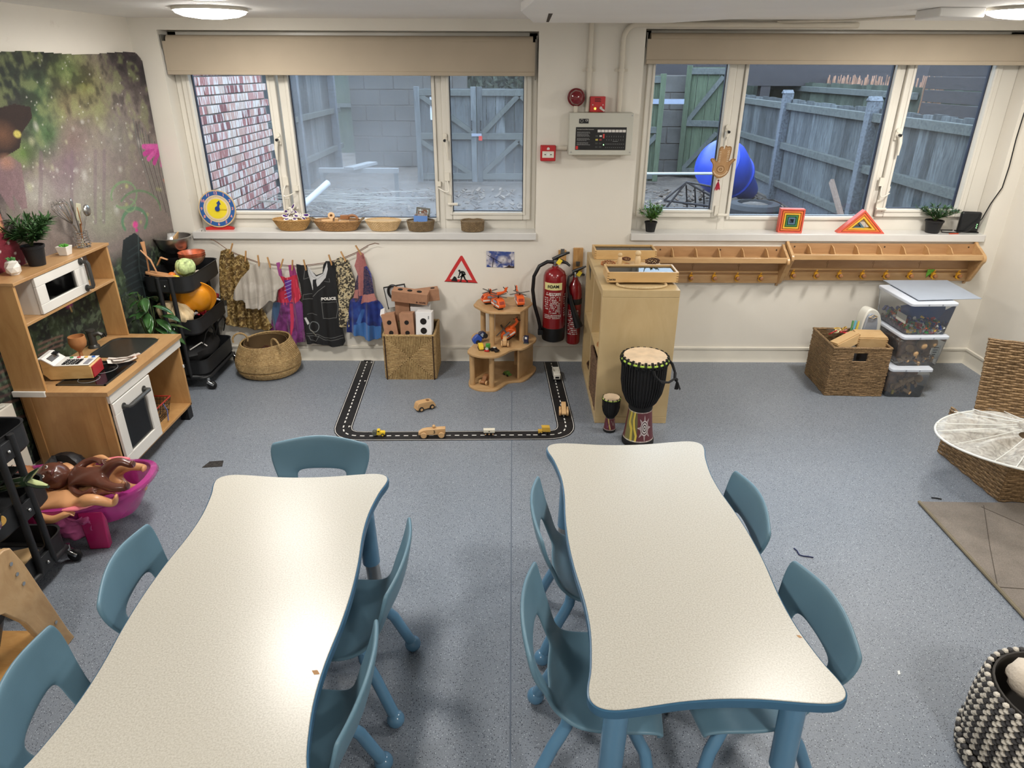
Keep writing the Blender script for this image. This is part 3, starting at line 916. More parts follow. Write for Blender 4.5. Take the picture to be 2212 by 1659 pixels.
def scaled_poly(poly,d):
 """offset inwards by d along vertex normals (counter-clockwise polygon)"""
 n=len(poly);out=[]
 for i in range(n):
  a,b=np.array(poly[i-1]),np.array(poly[(i+1)%n])
  t=b-a;t=t/(np.hypot(*t)+1e-9)
  out.append((poly[i][0]-t[1]*d,poly[i][1]+t[0]*d))
 return out
q=[(0.283,0.0),(0.279,0.12),(0.268,0.25),(0.268,0.36),(0.282,0.47),(0.297,0.53),(0.298,0.565),(0.28,0.588),(0.245,0.597),(0.19,0.593),(0.09,0.58),(0.0,0.576)]
quarter=q
full=quarter+[(-x,y)for x,y in reversed(quarter[:-1])]+[(-x,-y)for x,y in quarter[1:]]+[(x,-y)for x,y in reversed(quarter[1:-1])]
WAVE=smooth_closed(full,4)
def wavy_table(label,loc,rz,chips):
 t=thing('wavy_table',label,'table',loc,rz,'wavy activity tables')
 zt=0.5
 B().prism(scaled_poly(WAVE,0.004),zt-0.006,zt,'xy').obj('tabletop',M_LAM,t,bevel=0.0015)
 b=B()
 prof=[(0.006,-0.001),(0.0,-0.004),(-0.001,-0.014),(0.0,-0.026),(0.008,-0.030),(0.03,-0.030)]
 b.loft([[(x,y,zt+z)for x,y in scaled_poly(WAVE,d)]for d,z in prof],cap=True)
 b.obj('edge_band',M_EDGE,t)
 for k,(sx,sy)in enumerate(((-1,-1),(1,-1),(1,1),(-1,1))):
  x,y=sx*0.215,sy*0.505
  lg=B().tube([(x,y,zt-0.03),(x*1.03,y*1.01,0.18)],0.031,20).obj('leg',M_BLUE2,t)
  B().tube([(x*1.03,y*1.01,0.20),(x*1.06,y*1.03,0.05)],0.025,18).obj('adjustable_shank',M_STEEL,lg)
  B().lathe([(0.0,0.0),(0.03,0.0),(0.036,0.015),(0.034,0.035),(0.028,0.055),(0.0,0.056)],20,(x*1.06,y*1.03,0)).obj('foot',M_BLUE2,lg)
  if k<4:
   B().box((x*0.98,y*0.99,zt-0.034),(0.11,0.11,0.006)).obj('mounting_plate',M_STEEL,lg)
 for(x,y,a,s)in chips:
  B().prism([(0,0),(s,0.3*s),(0.8*s,-0.6*s),(-0.2*s,-0.9*s)],zt+0.0,zt+0.0006).obj('chipped_spot',mat('bare_chipboard',(176,136,96),rough=0.9),t,loc=(x,y,0),rot=(0,0,a))
 return t
wavy_table('cream wavy-edged table on the left, with a bright lamp reflection on it',(-0.715,1.43,0),R(1.2),[(0.247,-0.28,1.9,0.014)])
wavy_table('cream wavy-edged table on the right, with a chipped right edge',(0.452,1.665,0),R(2.3),[(0.256,-0.40,1.7,0.009)])
def make_chair(label,loc,rz):
 t=thing('child_chair',label,'chair',loc,rz,'blue plastic chairs round the wavy tables')
 rows=[(.168,.238,.146),(.166,.262,.158),(.13,.272,.166),(.04,.264,.170),(-.05,.266,.166),(-.11,.282,.152),(-.137,.315,.145),(-.150,.345,.146),(-.166,.385,.154),(-.180,.42,.168),(-.193,.462,.183),(-.204,.505,.186),(-.209,.530,.176)]
 us=[-1.0,-0.93,-0.56,-0.2,0.2,0.56,0.93,1.0]
 b=B()
 vs=[]
 for j,(y,z,w)in enumerate(rows):
  line=[]
  for u in us:
   k=1.0 if j<5 else(1.35 if j>7 else 1.15)
   yy=y+(0.022*u*u*k if j>=5 else 0)
   zz=z+(0.012*u*u if 1<j<6 else 0)
   if j>=11:zz+=0.024*(1-abs(u))
   if j==0:yy-=0.02*u*u
   line.append(b.bm.verts.new((u*w,yy,zz)))
  vs.append(line)
 for j in range(len(rows)-1):
  for i in range(len(us)-1):
   if 6<=j<=8 and 2<=i<=4:
    continue
   b.bm.faces.new((vs[j][i],vs[j][i+1],vs[j+1][i+1],vs[j+1][i]))
 b.obj('seat_shell',M_BLUE,t,sharp=None,solid=0.013,sub=2)
 for f in t.children[0].data.polygons:f.use_smooth=True
 legs=[]
 for sx in(-1,1):
  for sy in(-1,1):
   y0=0.085 if sy>0 else-0.075
   y1=0.15 if sy>0 else-0.165
   pts=[(sx*0.10,y0,0.262),(sx*0.108,y0+0.006*sy,0.225),(sx*0.118,y0+0.022*sy,0.195),(sx*0.128,y0+0.040*sy,0.165),(sx*0.145,y1,0.035)]
   lg=B().tube(pts,0.0175,12).obj('leg',M_BLUE2,t)
   B().ball((sx*0.147,y1+0.002*sy,0.027),0.027,14,10).obj('foot',M_BLUE2,lg)
 B().bx(-0.12,0.12,-0.085,0.095,0.248,0.257).obj('seat_frame',M_BLUE2,t,bevel=0.003)
 return t
ch=make_chair('blue plastic chair at the far end of the left table',(-0.715,2.01,0),PI)
rows_=[((0.27,1.80),-PI/2,'blue chair on the left side of the right table, the farther one'),((0.235,1.345),-PI/2-0.06,'blue chair on the left side of the right table, the nearer one'),((0.60,1.84),PI/2,'blue chair on the right side of the right table, the farther one'),((0.64,1.35),PI/2+0.08,'blue chair on the right side of the right table, the nearer one'),((-0.915,1.545),-PI/2+0.12,'blue chair on the left side of the left table, nearer the pink bath'),((-0.94,1.15),-PI/2+0.22,'blue chair in the bottom left corner of the photo'),((-0.505,1.57),PI/2-0.04,'blue chair on the right side of the left table, the farther one'),((-0.53,1.14),PI/2-0.05,'blue chair on the right side of the left table, the nearer one')]
for(x,y),rz,lab in rows_:
 dup(ch,(x,y,0),rz,lab)
tag(B().prism([(-1.53,2.86),(-1.436,2.872),(-1.45,2.925),(-1.515,2.915)],0.0,0.003).obj('floor_patch',mat('dark_patch',(48,44,40),rough=0.7,var=0.5,vs=90)),'small dark brown patch on the floor beyond the left table','patch')
p=[PZ(x,y,0.003)for x,y in((1715,1184),(1722,1190),(1726,1198),(1735,1201),(1745,1202),(1757,1204))]
tag(B().tube(p,0.0025,6).obj('thread',mat('navy_thread',(40,48,90),rough=0.8)),'short navy thread lying on the floor to the right of the right table','thread')
tag(B().prism([tuple(PZ(x,y)[:2])for x,y in((1938,1450),(1943,1449),(1945,1457),(1940,1458))],0.0,0.002).obj('paper_scrap',mat('paper_white',(230,230,226),rough=0.7)),'tiny white paper scrap on the floor at the right','scrap')
# ================================================================ PLAY KITCHEN
M_BIRCH=wood('birch_veneer',(196,152,98),(170,124,74),scale=(5,5,1.2),rough=0.42,bands=4,coat=0.08)
M_BIRCHY=wood('birch_worktop',(192,152,104),(164,122,78),scale=(5,1.2,5),rough=0.4,bands=4,coat=0.1)
M_BIRCHE=wood('pale_birch_edge',(212,180,130),(188,150,100),scale=(4,4,2),rough=0.5)
M_KWHITE=mat('white_play_kitchen_paint',(224,220,212),rough=0.35,var=0.02)
M_HANDLE=mat('dark_grey_handle',(66,66,64),rough=0.4,metal=0.2)
kt=thing('play_kitchen','wooden play kitchen with white oven door against the mural','play kitchen',(-1.795,2.70,0))
def kp(name,x0,x1,y0,y1,z0,z1,m=M_BIRCH,parent=None,bev=0.0015):
 return B().bx(x0,x1,y0,y1,z0,z1).obj(name,m,parent or kt,bevel=bev)
for y in(0.012,0.66):
 kp('leg',-0.06,-0.012,y,y+0.048,0.0,0.075,M_BLK)
 kp('leg',-0.38,-0.335,y,y+0.048,0.0,0.075,M_BLK)
sp_=kp('side_panel',-0.39,-0.015,0.004,0.016,0.072,0.47)
for x0,x1 in((-0.06,-0.013),(-0.39,-0.345)):
 kp('stile',x0,x1,0.0,0.005,0.072,0.47,M_BIRCH,sp_)
kp('side_panel',-0.39,-0.012,0.705,0.72,0.072,0.47)
kp('bottom_panel',-0.39,-0.012,0.0,0.72,0.070,0.084)
kp('divider',-0.39,-0.02,0.352,0.364,0.084,0.47)
kp('back_panel',-0.392,-0.384,0.0,0.72,0.072,0.47)
kp('apron_rail',-0.016,-0.001,0.012,0.715,0.425,0.47,M_KWHITE)
kp('oven_shelf',-0.36,-0.03,0.02,0.35,0.25,0.258,M_KWHITE)
dr=B()
y0,y1,z0,z1,w=0.018,0.348,0.088,0.42,0.058
dr.bx(-0.012,0.002,y0,y1,z1-w,z1);dr.bx(-0.012,0.002,y0,y1,z0,z0+w);dr.bx(-0.012,0.002,y0,y0+w,z0+w,z1-w);dr.bx(-0.012,0.002,y1-w,y1,z0+w,z1-w)
door=dr.obj('oven_door',M_KWHITE,kt,bevel=0.002)
M_SMOKE=bpy.data.materials.new('smoked_acrylic');M_SMOKE.use_nodes=True
_nt=M_SMOKE.node_tree;_nt.nodes.clear()
_o=_nt.nodes.new('ShaderNodeOutputMaterial');_t=N(_nt,'ShaderNodeBsdfTransparent');_t.inputs[0].default_value=(0.84,0.84,0.82,1)
_g=N(_nt,'ShaderNodeBsdfGlossy',Roughness=0.05);_f=N(_nt,'ShaderNodeFresnel',IOR=1.5);_m=_nt.nodes.new('ShaderNodeMixShader')
_nt.links.new(_f.outputs[0],_m.inputs[0]);_nt.links.new(_t.outputs[0],_m.inputs[1]);_nt.links.new(_g.outputs[0],_m.inputs[2]);_nt.links.new(_m.outputs[0],_o.inputs[0])
kp('door_pane',-0.009,-0.006,y0+w-0.004,y1-w+0.004,z0+w-0.004,z1-w+0.004,M_SMOKE,door,0)
hb=B()
hb.tube([(0.0,0.09,0.375),(0.03,0.09,0.375),(0.034,0.1,0.375),(0.034,0.265,0.375),(0.03,0.275,0.375),(0.0,0.275,0.375)],0.010,10,flat=0.8)
for y in(0.09,0.275):hb.cyl((0.0,y,0.375),(0.006,y,0.375),0.017)
hb.obj('door_handle',M_HANDLE,door)
_b=B()
_b.bx(-0.41,0.006,-0.006,0.40,0.47,0.49);_b.bx(-0.41,0.006,0.655,0.728,0.47,0.49);_b.bx(-0.41,-0.31,0.40,0.655,0.47,0.49);_b.bx(-0.075,0.006,0.40,0.655,0.47,0.49)
_b.obj('worktop',M_BIRCHY,kt,sharp=None)
kp('white_end_trim',-0.412,-0.268,-0.012,0.0,0.468,0.494,M_KWHITE)
B().bx(-0.012,-0.004,0.704,0.712,0.3,0.318).obj('door_catch',M_KWHITE,kt,bevel=0.002)
b=B()
sx0,sx1,sy0,sy1=-0.31,-0.075,0.40,0.655
def rr(x0,x1,y0,y1,r,z,n=6):
 out=[]
 for cx,cy,a0 in((x1-r,y1-r,0),(x0+r,y1-r,90),(x0+r,y0+r,180),(x1-r,y0+r,270)):
  for k in range(n+1):
   a=R(a0+90*k/n);out.append((cx+r*math.cos(a),cy+r*math.sin(a),z))
 return out
b.loft([rr(sx0-0.008,sx1+0.008,sy0-0.008,sy1+0.008,0.05,0.4905),rr(sx0-0.006,sx1+0.006,sy0-0.006,sy1+0.006,0.05,0.494),rr(sx0+0.004,sx1-0.004,sy0+0.004,sy1-0.004,0.045,0.493),rr(sx0+0.014,sx1-0.014,sy0+0.014,sy1-0.014,0.045,0.43),rr(sx0+0.03,sx1-0.03,sy0+0.03,sy1-0.03,0.03,0.418)],cap=True)
M_SINK=mat('dark_grey_sink',(72,72,68),rough=0.3,metal=0.55)
b.obj('sink',M_SINK,kt)
b=B();b.lathe([(0,0),(0.028,0),(0.026,0.01),(0.019,0.018),(0.019,0.085),(0.022,0.088),(0.022,0.096),(0,0.098)],20,(-0.35,0.53,0.49))
b.tube([(-0.335,0.53,0.56),(-0.315,0.535,0.565),(-0.30,0.54,0.555)],[0.012,0.011,0.009],10)
tp=b.obj('tap',mat('gunmetal_plastic',(74,72,68),rough=0.35,metal=0.4),kt)
b=B()
for k in range(3):b.tube([(-0.345,0.55,0.56),(-0.335+0.006*k,0.575+0.008*k,0.545),(-0.33+0.006*k,0.58+0.008*k,0.525)],0.004,6)
b.obj('tap_handle',M_BLK,tp)
hob=kp('hob',-0.255,-0.045,0.07,0.335,0.49,0.494,mat('black_hob_glass',(14,14,16),rough=0.12,var=0.0),bev=0.001)
b=B()
b.bx(-0.262,-0.038,0.063,0.07,0.49,0.4955);b.bx(-0.262,-0.038,0.335,0.342,0.49,0.4955);b.bx(-0.262,-0.255,0.063,0.342,0.49,0.4955);b.bx(-0.045,-0.038,0.063,0.342,0.49,0.4955)
b.obj('hob_trim',M_SINK,kt)
for cx,cy,r in((-0.15,0.25,0.062),(-0.15,0.13,0.045)):
 B().tube([(cx+r*math.cos(a),cy+r*math.sin(a),0.4945)for a in[i*PI/16 for i in range(32)]],0.0012,4,closed=True).obj('hob_ring',mat('hob_ring_grey',(130,130,128)),kt)
HX0,HX1=-0.41,-0.268
kp('upper_side',HX0,HX1,0.0,0.014,0.49,0.972)
kp('upper_side',HX0,HX1,0.706,0.72,0.49,0.972)
kp('upper_top',HX0-0.002,HX1+0.008,-0.004,0.724,0.972,0.986,M_BIRCHY)
kp('upper_shelf',HX0,HX1,0.014,0.706,0.79,0.803,M_BIRCHY)
mw=kp('microwave',HX0+0.01,HX1-0.012,0.13,0.142,0.803,0.972,M_KWHITE)
B().bx(HX0+0.01,HX1-0.012,0.478,0.49,0.803,0.972).obj('microwave_side',M_KWHITE,kt)
B().bx(HX0+0.008,HX0+0.012,0.0,0.72,0.803,0.972).obj('microwave_back',mat('hardboard_brown',(128,98,66),rough=0.7),kt)
b=B();y0,y1,z0,z1,w=0.128,0.492,0.806,0.970,0.042
for a in((y0,y1,z1-w,z1),(y0,y1,z0,z0+w),(y0,y0+w+0.02,z0+w,z1-w),(y1-w-0.04,y1,z0+w,z1-w)):
 b.bx(HX1-0.010,HX1+0.004,*a)
md=b.obj('microwave_door',M_KWHITE,kt,bevel=0.002)
kp('door_pane',HX1-0.007,HX1-0.004,y0+w,y1-w-0.03,z0+w-0.003,z1-w+0.003,M_SMOKE,md,0)
b=B();b.tube([(HX1+0.004,0.465,0.955),(HX1+0.034,0.467,0.952),(HX1+0.037,0.468,0.945),(HX1+0.037,0.468,0.838),(HX1+0.034,0.467,0.83),(HX1+0.004,0.465,0.825)],0.009,10)
for z in(0.955,0.825):b.cyl((HX1+0.003,0.465,z),(HX1+0.009,0.465,z),0.016)
b.obj('door_handle',M_HANDLE,md)
def kloc(x,y,z):return(-1.795+x,2.70+y,z)
t=thing('wire_basket','small red-rimmed wire basket in the open kitchen shelf','basket',kloc(-0.16,0.50,0.084))
b=B()
for z,s in((0.0,0.8),(0.03,0.86),(0.06,0.93),(0.085,0.98)):
 b.tube([(0.11*s,0.085*s,z),(-0.11*s,0.085*s,z),(-0.11*s,-0.085*s,z),(0.11*s,-0.085*s,z)],0.0018,5,closed=True)
for k in range(13):
 x=-0.11+0.22*k/12
 for sy in(-1,1):b.cyl((x*0.8,sy*0.068,0),(x,sy*0.085,0.1),0.0014,seg=5)
 b.cyl((x*.8,-0.068,0.001),(x*.8,0.068,0.001),0.0013,seg=5)
for k in range(9):
 y=-0.085+0.17*k/8
 for sx in(-1,1):b.cyl((sx*0.088,y*0.8,0),(sx*0.11,y,0.1),0.0014,seg=5)
b.obj('wire_mesh',mat('dark_wire',(70,66,64),rough=0.4,metal=0.7),t)
B().tube([(0.11,0.085,0.102),(-0.11,0.085,0.102),(-0.11,-0.085,0.102),(0.11,-0.085,0.102)],0.004,8,closed=True).obj('rim',mat('red_plastic_rim',(180,56,44),rough=0.4),t)
B().tube([(0.11,0.0,0.1),(0.125,0.0,0.06),(0.13,-0.02,0.01)],0.003,6).obj('handle',mat('blue_grey_handle',(90,100,150),rough=0.4),t)
t=thing('toy_pot','small steel toy pot inside the play oven','pot',kloc(-0.1,0.16,0.084))
B().lathe([(0,0),(0.042,0),(0.045,0.006),(0.045,0.05),(0.042,0.05),(0.042,0.006),(0,0.005)],24).obj('pot_body',M_STEEL,t)
B().tube([(0.04,0,0.042),(0.09,-0.02,0.055)],0.005,8).obj('handle',M_BLK,t)
tag(B().grid(lambda u,v:((u-.5)*0.14,(v-.5)*0.2,0.01+0.03*abs(noise.noise(Vector((u*3,v*3,0))))),16,16).obj('white_cloth',mat('white_cotton',(220,216,206),rough=0.9),loc=kloc(-0.12,0.16,0.259),solid=0.003),'crumpled white cloth on the oven shelf behind the glass','cloth')
# ================================================================ CUBE SHELF, TRAYS, DRUMS
M_PALE=wood('pale_birch_effect',(200,176,132),(184,158,114),scale=(2.5,2.5,1.0),rough=0.45,bands=3)
ks=thing('cube_shelf','pale birch cube shelf standing end-on against the window wall','shelf',(0.462,3.345,0))
kw,kd,kh,th=0.398,0.80,0.77,0.038
def ksb(name,*a,m=M_PALE):return B().bx(*a).obj(name,m,ks,bevel=0.0015)
ksb('top_panel',0,kw,0,kd,kh-th,kh);ksb('bottom_panel',0,kw,0,kd,0,th)
ksb('end_panel',0,kw,0,th,th+0.0008,kh-th-0.0008);ksb('end_panel',0,kw,kd-th,kd,th,kh-th)
ksb('divider',0.002,kw-0.002,kd/2-0.008,kd/2+0.008,th,kh-th)
ksb('shelf_board',0.003,kw-0.003,th,kd-th,kh/2-0.008,kh/2+0.008)
B().prism([(0.55,0.728),(0.66,0.728),(0.56,0.66)],-0.001,0.0004,'yz').obj('dark_hole_triangle',mat('dark_hole_triangle',(60,56,48),rough=0.5),ks)  # flat dark triangle painted in place of a black triangular hole
M_SEA=strand('seagrass',(176,146,98),(112,86,50),(206,182,134),scale=110)
M_SEAD=strand('dark_seagrass',(140,112,78),(74,56,36),(182,152,110),scale=120)
M_WICK=strand('dark_wicker',(104,78,56),(52,36,26),(140,110,80),scale=120)
def rope_rect(b,x0,x1,y0,y1,z,r,n=18,jit=0.0015,seg=5,gap=None,seed=0):
 rs=random.Random(seed)
 pts=[]
 for(ax,ay),(bx_,by)in(((x0,y0),(x1,y0)),((x1,y0),(x1,y1)),((x1,y1),(x0,y1)),((x0,y1),(x0,y0))):
  for k in range(n):
   t=k/n
   pts.append((ax+(bx_-ax)*t+rs.uniform(-jit,jit),ay+(by-ay)*t+rs.uniform(-jit,jit),z+rs.uniform(-jit,jit)*1.2))
 if gap:
  g0,g1=gap
  pts=pts[:]
  i0,i1=int(g0*n),int(g1*n)
  pts=pts[i1:]+pts[:i0+1]
  b.tube(pts,[r*rs.uniform(0.85,1.15)for _ in pts],seg)
 else:
  b.tube(pts,[r*rs.uniform(0.85,1.15)for _ in pts],seg,closed=True)
def cube_basket(label,loc,rz,w,d,h,rows,m,lip=True,hole=False,cat='basket',name='cube_basket',group=None):
 t=thing(name,label,cat,loc,rz,group)
 b=B();r=h/rows/2*1.12
 for k in range(rows):
  z=(k+0.5)*h/rows
  gap=(0.36,0.64)if hole and 0.74<z/h<0.9 else None
  rope_rect(b,-w/2,w/2,-d/2,d/2,z,r,20,seed=k,gap=gap)
 b.obj('woven_sides',m,t,sharp=60)['kind']='stuff'
 b=B()
 for x0,x1,y0,y1 in((-w/2,w/2,d/2-0.004,d/2-0.001),(-w/2+0.001,-w/2+0.004,-d/2,d/2),(w/2-0.004,w/2-0.001,-d/2,d/2)):
  b.bx(x0,x1,y0,y1,0.002,h-0.004)
 if hole:
  b.bx(-w/2,w/2,-d/2+0.001,-d/2+0.004,0.002,h*0.73);b.bx(-w/2,-w*0.15,-d/2+0.001,-d/2+0.004,h*0.73,h-0.004);b.bx(w*0.15,w/2,-d/2+0.001,-d/2+0.004,h*0.73,h-0.004)
 else:
  b.bx(-w/2,w/2,-d/2+0.001,-d/2+0.004,0.002,h-0.004)
 b.bx(-w/2,w/2,-d/2,d/2,0.0,0.006)
 b.obj('lining',mat('basket_lining',(116,92,62),rough=0.9),t,sharp=None)
 if lip:
  b=B()
  for q in range(2):
   for s_ in range(2):
    pass
  n=60
  pts=[]
  for k in range(4*n//2):
   pass
  rope_rect(b,-w/2,w/2,-d/2,d/2,h,r*1.35,26,0.0008,7,seed=99)
  b.obj('rim',m,t,sharp=60)
 return t
cube_basket('dark wicker basket filling the lower near cell of the cube shelf',(0.462+0.19,3.345+0.215,0.04),0,0.36,0.32,0.27,20,M_WICK)
t=thing('wicker_bowl','small oval wicker bowl in the lower far cell of the cube shelf','basket',(0.462+0.12,3.345+0.6,0.04))
B().lathe([(0.0,0),(0.08,0),(0.1,0.03),(0.11,0.06),(0.105,0.06),(0.09,0.03),(0.0,0.01)],28).obj('bowl',M_WICK,t)
for k in range(6):
 a=k*1.05
 B().box((0.045*math.cos(a),0.045*math.sin(a),0.055),(0.07,0.03,0.03),(random.uniform(-.5,.5),random.uniform(-.5,.5),a)).obj('toy_piece',mat('toy_piece_%d'%(k%3),((60,52,48),(150,104,60),(40,40,44))[k%3],rough=0.5),t,bevel=0.003)
tag(B().prism(smooth_closed([(-.11,-.02),(-.05,-.07),(.06,-.06),(.12,0.0),(.05,.06),(-.06,.05)],4),0,0.012).obj('wooden_offcut',mat('brown_wood_slice',(170,120,78),rough=0.6),loc=(0.462+0.12,3.345+0.2,kh/2+0.008)),'thin brown wooden slice on the middle board of the cube shelf','wood slice')
b=B();r_=0.128
pts=[(r_*math.cos(a),r_*1.0*math.sin(a)*0.55,0.0065)for a in[i*2*PI/80 for i in range(80)]]
tag(b.tube(pts,0.0065,8,closed=True).obj('rope_ring',strand('pale_rope',(206,182,138),(160,130,88),scale=300),loc=(0.675,3.43,0.77)),'pale rope ring sticking out from under the near glass-lidded tray','rope ring')
def lidded_tray(label,x,y,z,w,d,h,fill):
 t=thing('display_tray',label,'tray',(x,y,z),0,'glass-lidded wooden trays on the cube shelf')
 m=wood('beech_tray',(214,178,124),(196,156,100),scale=(1.4,5,5),rough=0.45,bands=4)
 e=0.011
 for nm,a in(('front_side',(-w/2,w/2,-d/2,-d/2+e,0,h)),('back_side',(-w/2,w/2,d/2-e,d/2,0,h)),('left_side',(-w/2,-w/2+e,-d/2+e,d/2-e,0,h)),('right_side',(w/2-e,w/2,-d/2+e,d/2-e,0,h))):
  B().bx(*a).obj(nm,m,t,bevel=0.001)
 B().bx(-w/2+e,w/2-e,-d/2+e,d/2-e,0.002,0.006).obj('base',m,t)
 B().bx(-w*0.12,-w*0.12+0.006,-d/2+e,d/2-e,0.006,h-0.012).obj('divider',m,t)
 b=B()
 for sx in(-1,1):
  for k in range(4):
   b.bx(sx*(w/2-e),sx*(w/2-0.0005),-d/2-0.0004,-d/2+0.002,0.006+k*h/4.2,0.006+k*h/4.2+0.003)
 b.obj('finger_joint',mat('joint_brown',(120,84,44),rough=0.6),t,sharp=None)['kind']='stuff'
 B().bx(-w/2+0.006,w/2-0.006,-d/2+0.006,d/2-0.006,h-0.011,h-0.009).obj('glass_lid',G_CLEAR,t,sharp=None)
 if fill:
  rs=random.Random(4);b=B()
  for k in range(120):
   b.ball((rs.uniform(-w*0.08,w/2-0.02),rs.uniform(-d/2+0.02,d/2-0.02),0.012+rs.random()*0.012),0.007,7,5,(1,1,.7))
  b.obj('glass_nuggets',mat('pale_blue_nuggets',(190,198,216),rough=0.12,coat=0.5),t)['kind']='stuff'
 return t
lt=lidded_tray('near glass-lidded wooden tray holding pale blue nuggets',0.68,3.52,0.784,0.372,0.165,0.054,True)
text('NATIO',0.011,mat('black_print',(20,20,20),rough=0.6),lt,(-0.158,-0.083,0.014),name='maker_stamp',bold=0.0006)
lidded_tray('far glass-lidded wooden tray against the window wall',0.67,4.035,0.771,0.368,0.15,0.054,False)
M_PEG=wood('peg_doll_beech',(226,200,156),(206,174,126),scale=(4,4,2),rough=0.5)
def peg_doll(label,x,y,s):
 t=thing('peg_doll',label,'peg doll',(x,y,0.786),group='plain wooden peg dolls')
 B().lathe([(0,0),(0.0145*s,0),(0.0155*s,0.004),(0.0145*s,0.03*s),(0.012*s,0.042*s),(0.008*s,0.047*s),(0,0.048*s)],20).obj('body',M_PEG,t)
 B().ball((0,0,0.058*s),0.0145*s,18,12).obj('head',M_PEG,t)
peg_doll('shorter plain wooden peg doll standing on the tray board',0.612,3.80,0.9)
peg_doll('taller plain wooden peg doll standing on the tray board',0.71,3.78,1.15)
t=thing('treasure_tray','low round tray board between the glass-lidded trays','tray',(0.69,3.79,0.771))
B().lathe([(0,0),(0.125,0),(0.13,0.004),(0.13,0.014),(0.126,0.014),(0.124,0.006),(0,0.005)],36).obj('tray_base',wood('beech_tray',(214,178,124),(196,156,100)),t)
for k in range(6):
 a=k*PI/3
 B().box((0.06*math.cos(a),0.06*math.sin(a),0.009),(0.118,0.003,0.01),a).obj('partition',wood('beech_tray',(214,178,124),(196,156,100)),t)
def cone(label,x,y,z,s,m,rz):
 b=B();rs=random.Random(int(x*1000))
 for k in range(60):
  u=k/60;a=k*2.4;rr_=s*0.42*math.sin(PI*(0.12+0.8*u))**0.8
  c=Vector((rr_*math.cos(a)*0.8,(u-0.5)*s*1.6,rr_*math.sin(a)*0.8+s*0.4))
  b.ball(c,s*0.13,6,4,(1,.7,.7))
 t=thing('natural_object',label,'natural object',(x,y,z),rz)
 b.obj('scales',m,t)['kind']='stuff'
cone('orange brown driftwood-like pod on the cube shelf top, left one',0.545,3.79,0.771,0.05,mat('orange_brown_pod',(176,118,74),rough=0.7,var=0.3,vs=40),R(80))
cone('dark brown open pine cone on the shelf top, right one',0.795,3.79,0.786,0.05,mat('dark_cone',(96,68,50),rough=0.8,var=0.3,vs=40),R(95))
cone('small dark red dried pod behind the shorter peg doll',0.66,3.87,0.786,0.03,mat('dark_red_pod',(96,44,40),rough=0.7),R(70))
cone('small brown bark pod beside the shorter peg doll',0.648,3.74,0.786,0.026,mat('orange_brown_pod',(176,118,74)),R(60))
def drum_paint(cw,ch,big):
 p=Paint(cw,ch,(92,40,46))
 n=p.nz(10,3)
 if big:
  c0=0.79*cw
  p.blob(cw*0.62,ch*.5,cw*0.085,ch*0.9,(98,92,52),1.0,0.05,0.12)
  p.line([(cw*.60,ch*.95),(cw*.59,ch*.6),(cw*.63,ch*.4),(cw*.64,ch*.05)],cw*0.028,(190,166,60))
  p.line([(cw*.655,ch*.97),(cw*.65,ch*.7),(cw*.665,ch*.45),(cw*.695,ch*.2),(cw*.69,ch*.02)],cw*0.022,(202,178,70))
  p.line([(cw*.675,ch*.97),(cw*.665,ch*.7),(cw*.68,ch*.45),(cw*.71,ch*.2),(cw*.705,ch*.02)],2,(30,20,20))
  for k in range(8):
   a=k*PI/4
   ex,ey=c0+math.cos(a)*cw*0.085,ch*.47+math.sin(a)*ch*0.42
   for q in(-0.28,0,0.28):
    p.line([(c0+math.cos(a+q)*cw*0.04,ch*.47+math.sin(a+q)*ch*0.2),(ex,ey)],2.2,(190,180,178))
  for r,col in((0.052,(200,190,188)),(0.044,(60,26,30)),(0.036,(206,198,194)),(0.026,(44,22,26)),(0.017,(206,198,194)),(0.008,(44,22,26))):
   p.blob(c0,ch*.47,cw*r,ch*r*5.0,col,1,0.06)
  xs=np.sin(p.X*1.9)*np.sin(p.Y*1.9)>0.45
  m=xs&(p.X>cw*0.53)&(p.X<cw*0.645)
  p.mix(m*0.6,(206,190,110))
 else:
  p.line([(cw*.66,ch*.95),(cw*.74,ch*.1)],3,(206,180,70));p.line([(cw*.68,ch*.95),(cw*.76,ch*.1)],2,(214,196,150))
  p.line([(cw*.6,ch*.6),(cw*.66,ch*.2),(cw*.72,ch*.6)],2,(120,60,110));p.line([(cw*.78,ch*.8),(cw*.84,ch*.4),(cw*.9,ch*.8)],2,(170,160,150))
 p.mix(((p.Y>ch*0.965)|(p.Y<ch*0.035))*(np.sin(p.X*1.6)>-0.2)*0.9,(214,206,196))
 return p
M_BLKROPE=mat('black_cord',(20,20,22),rough=0.75,bmp=0.5,bs_=300)
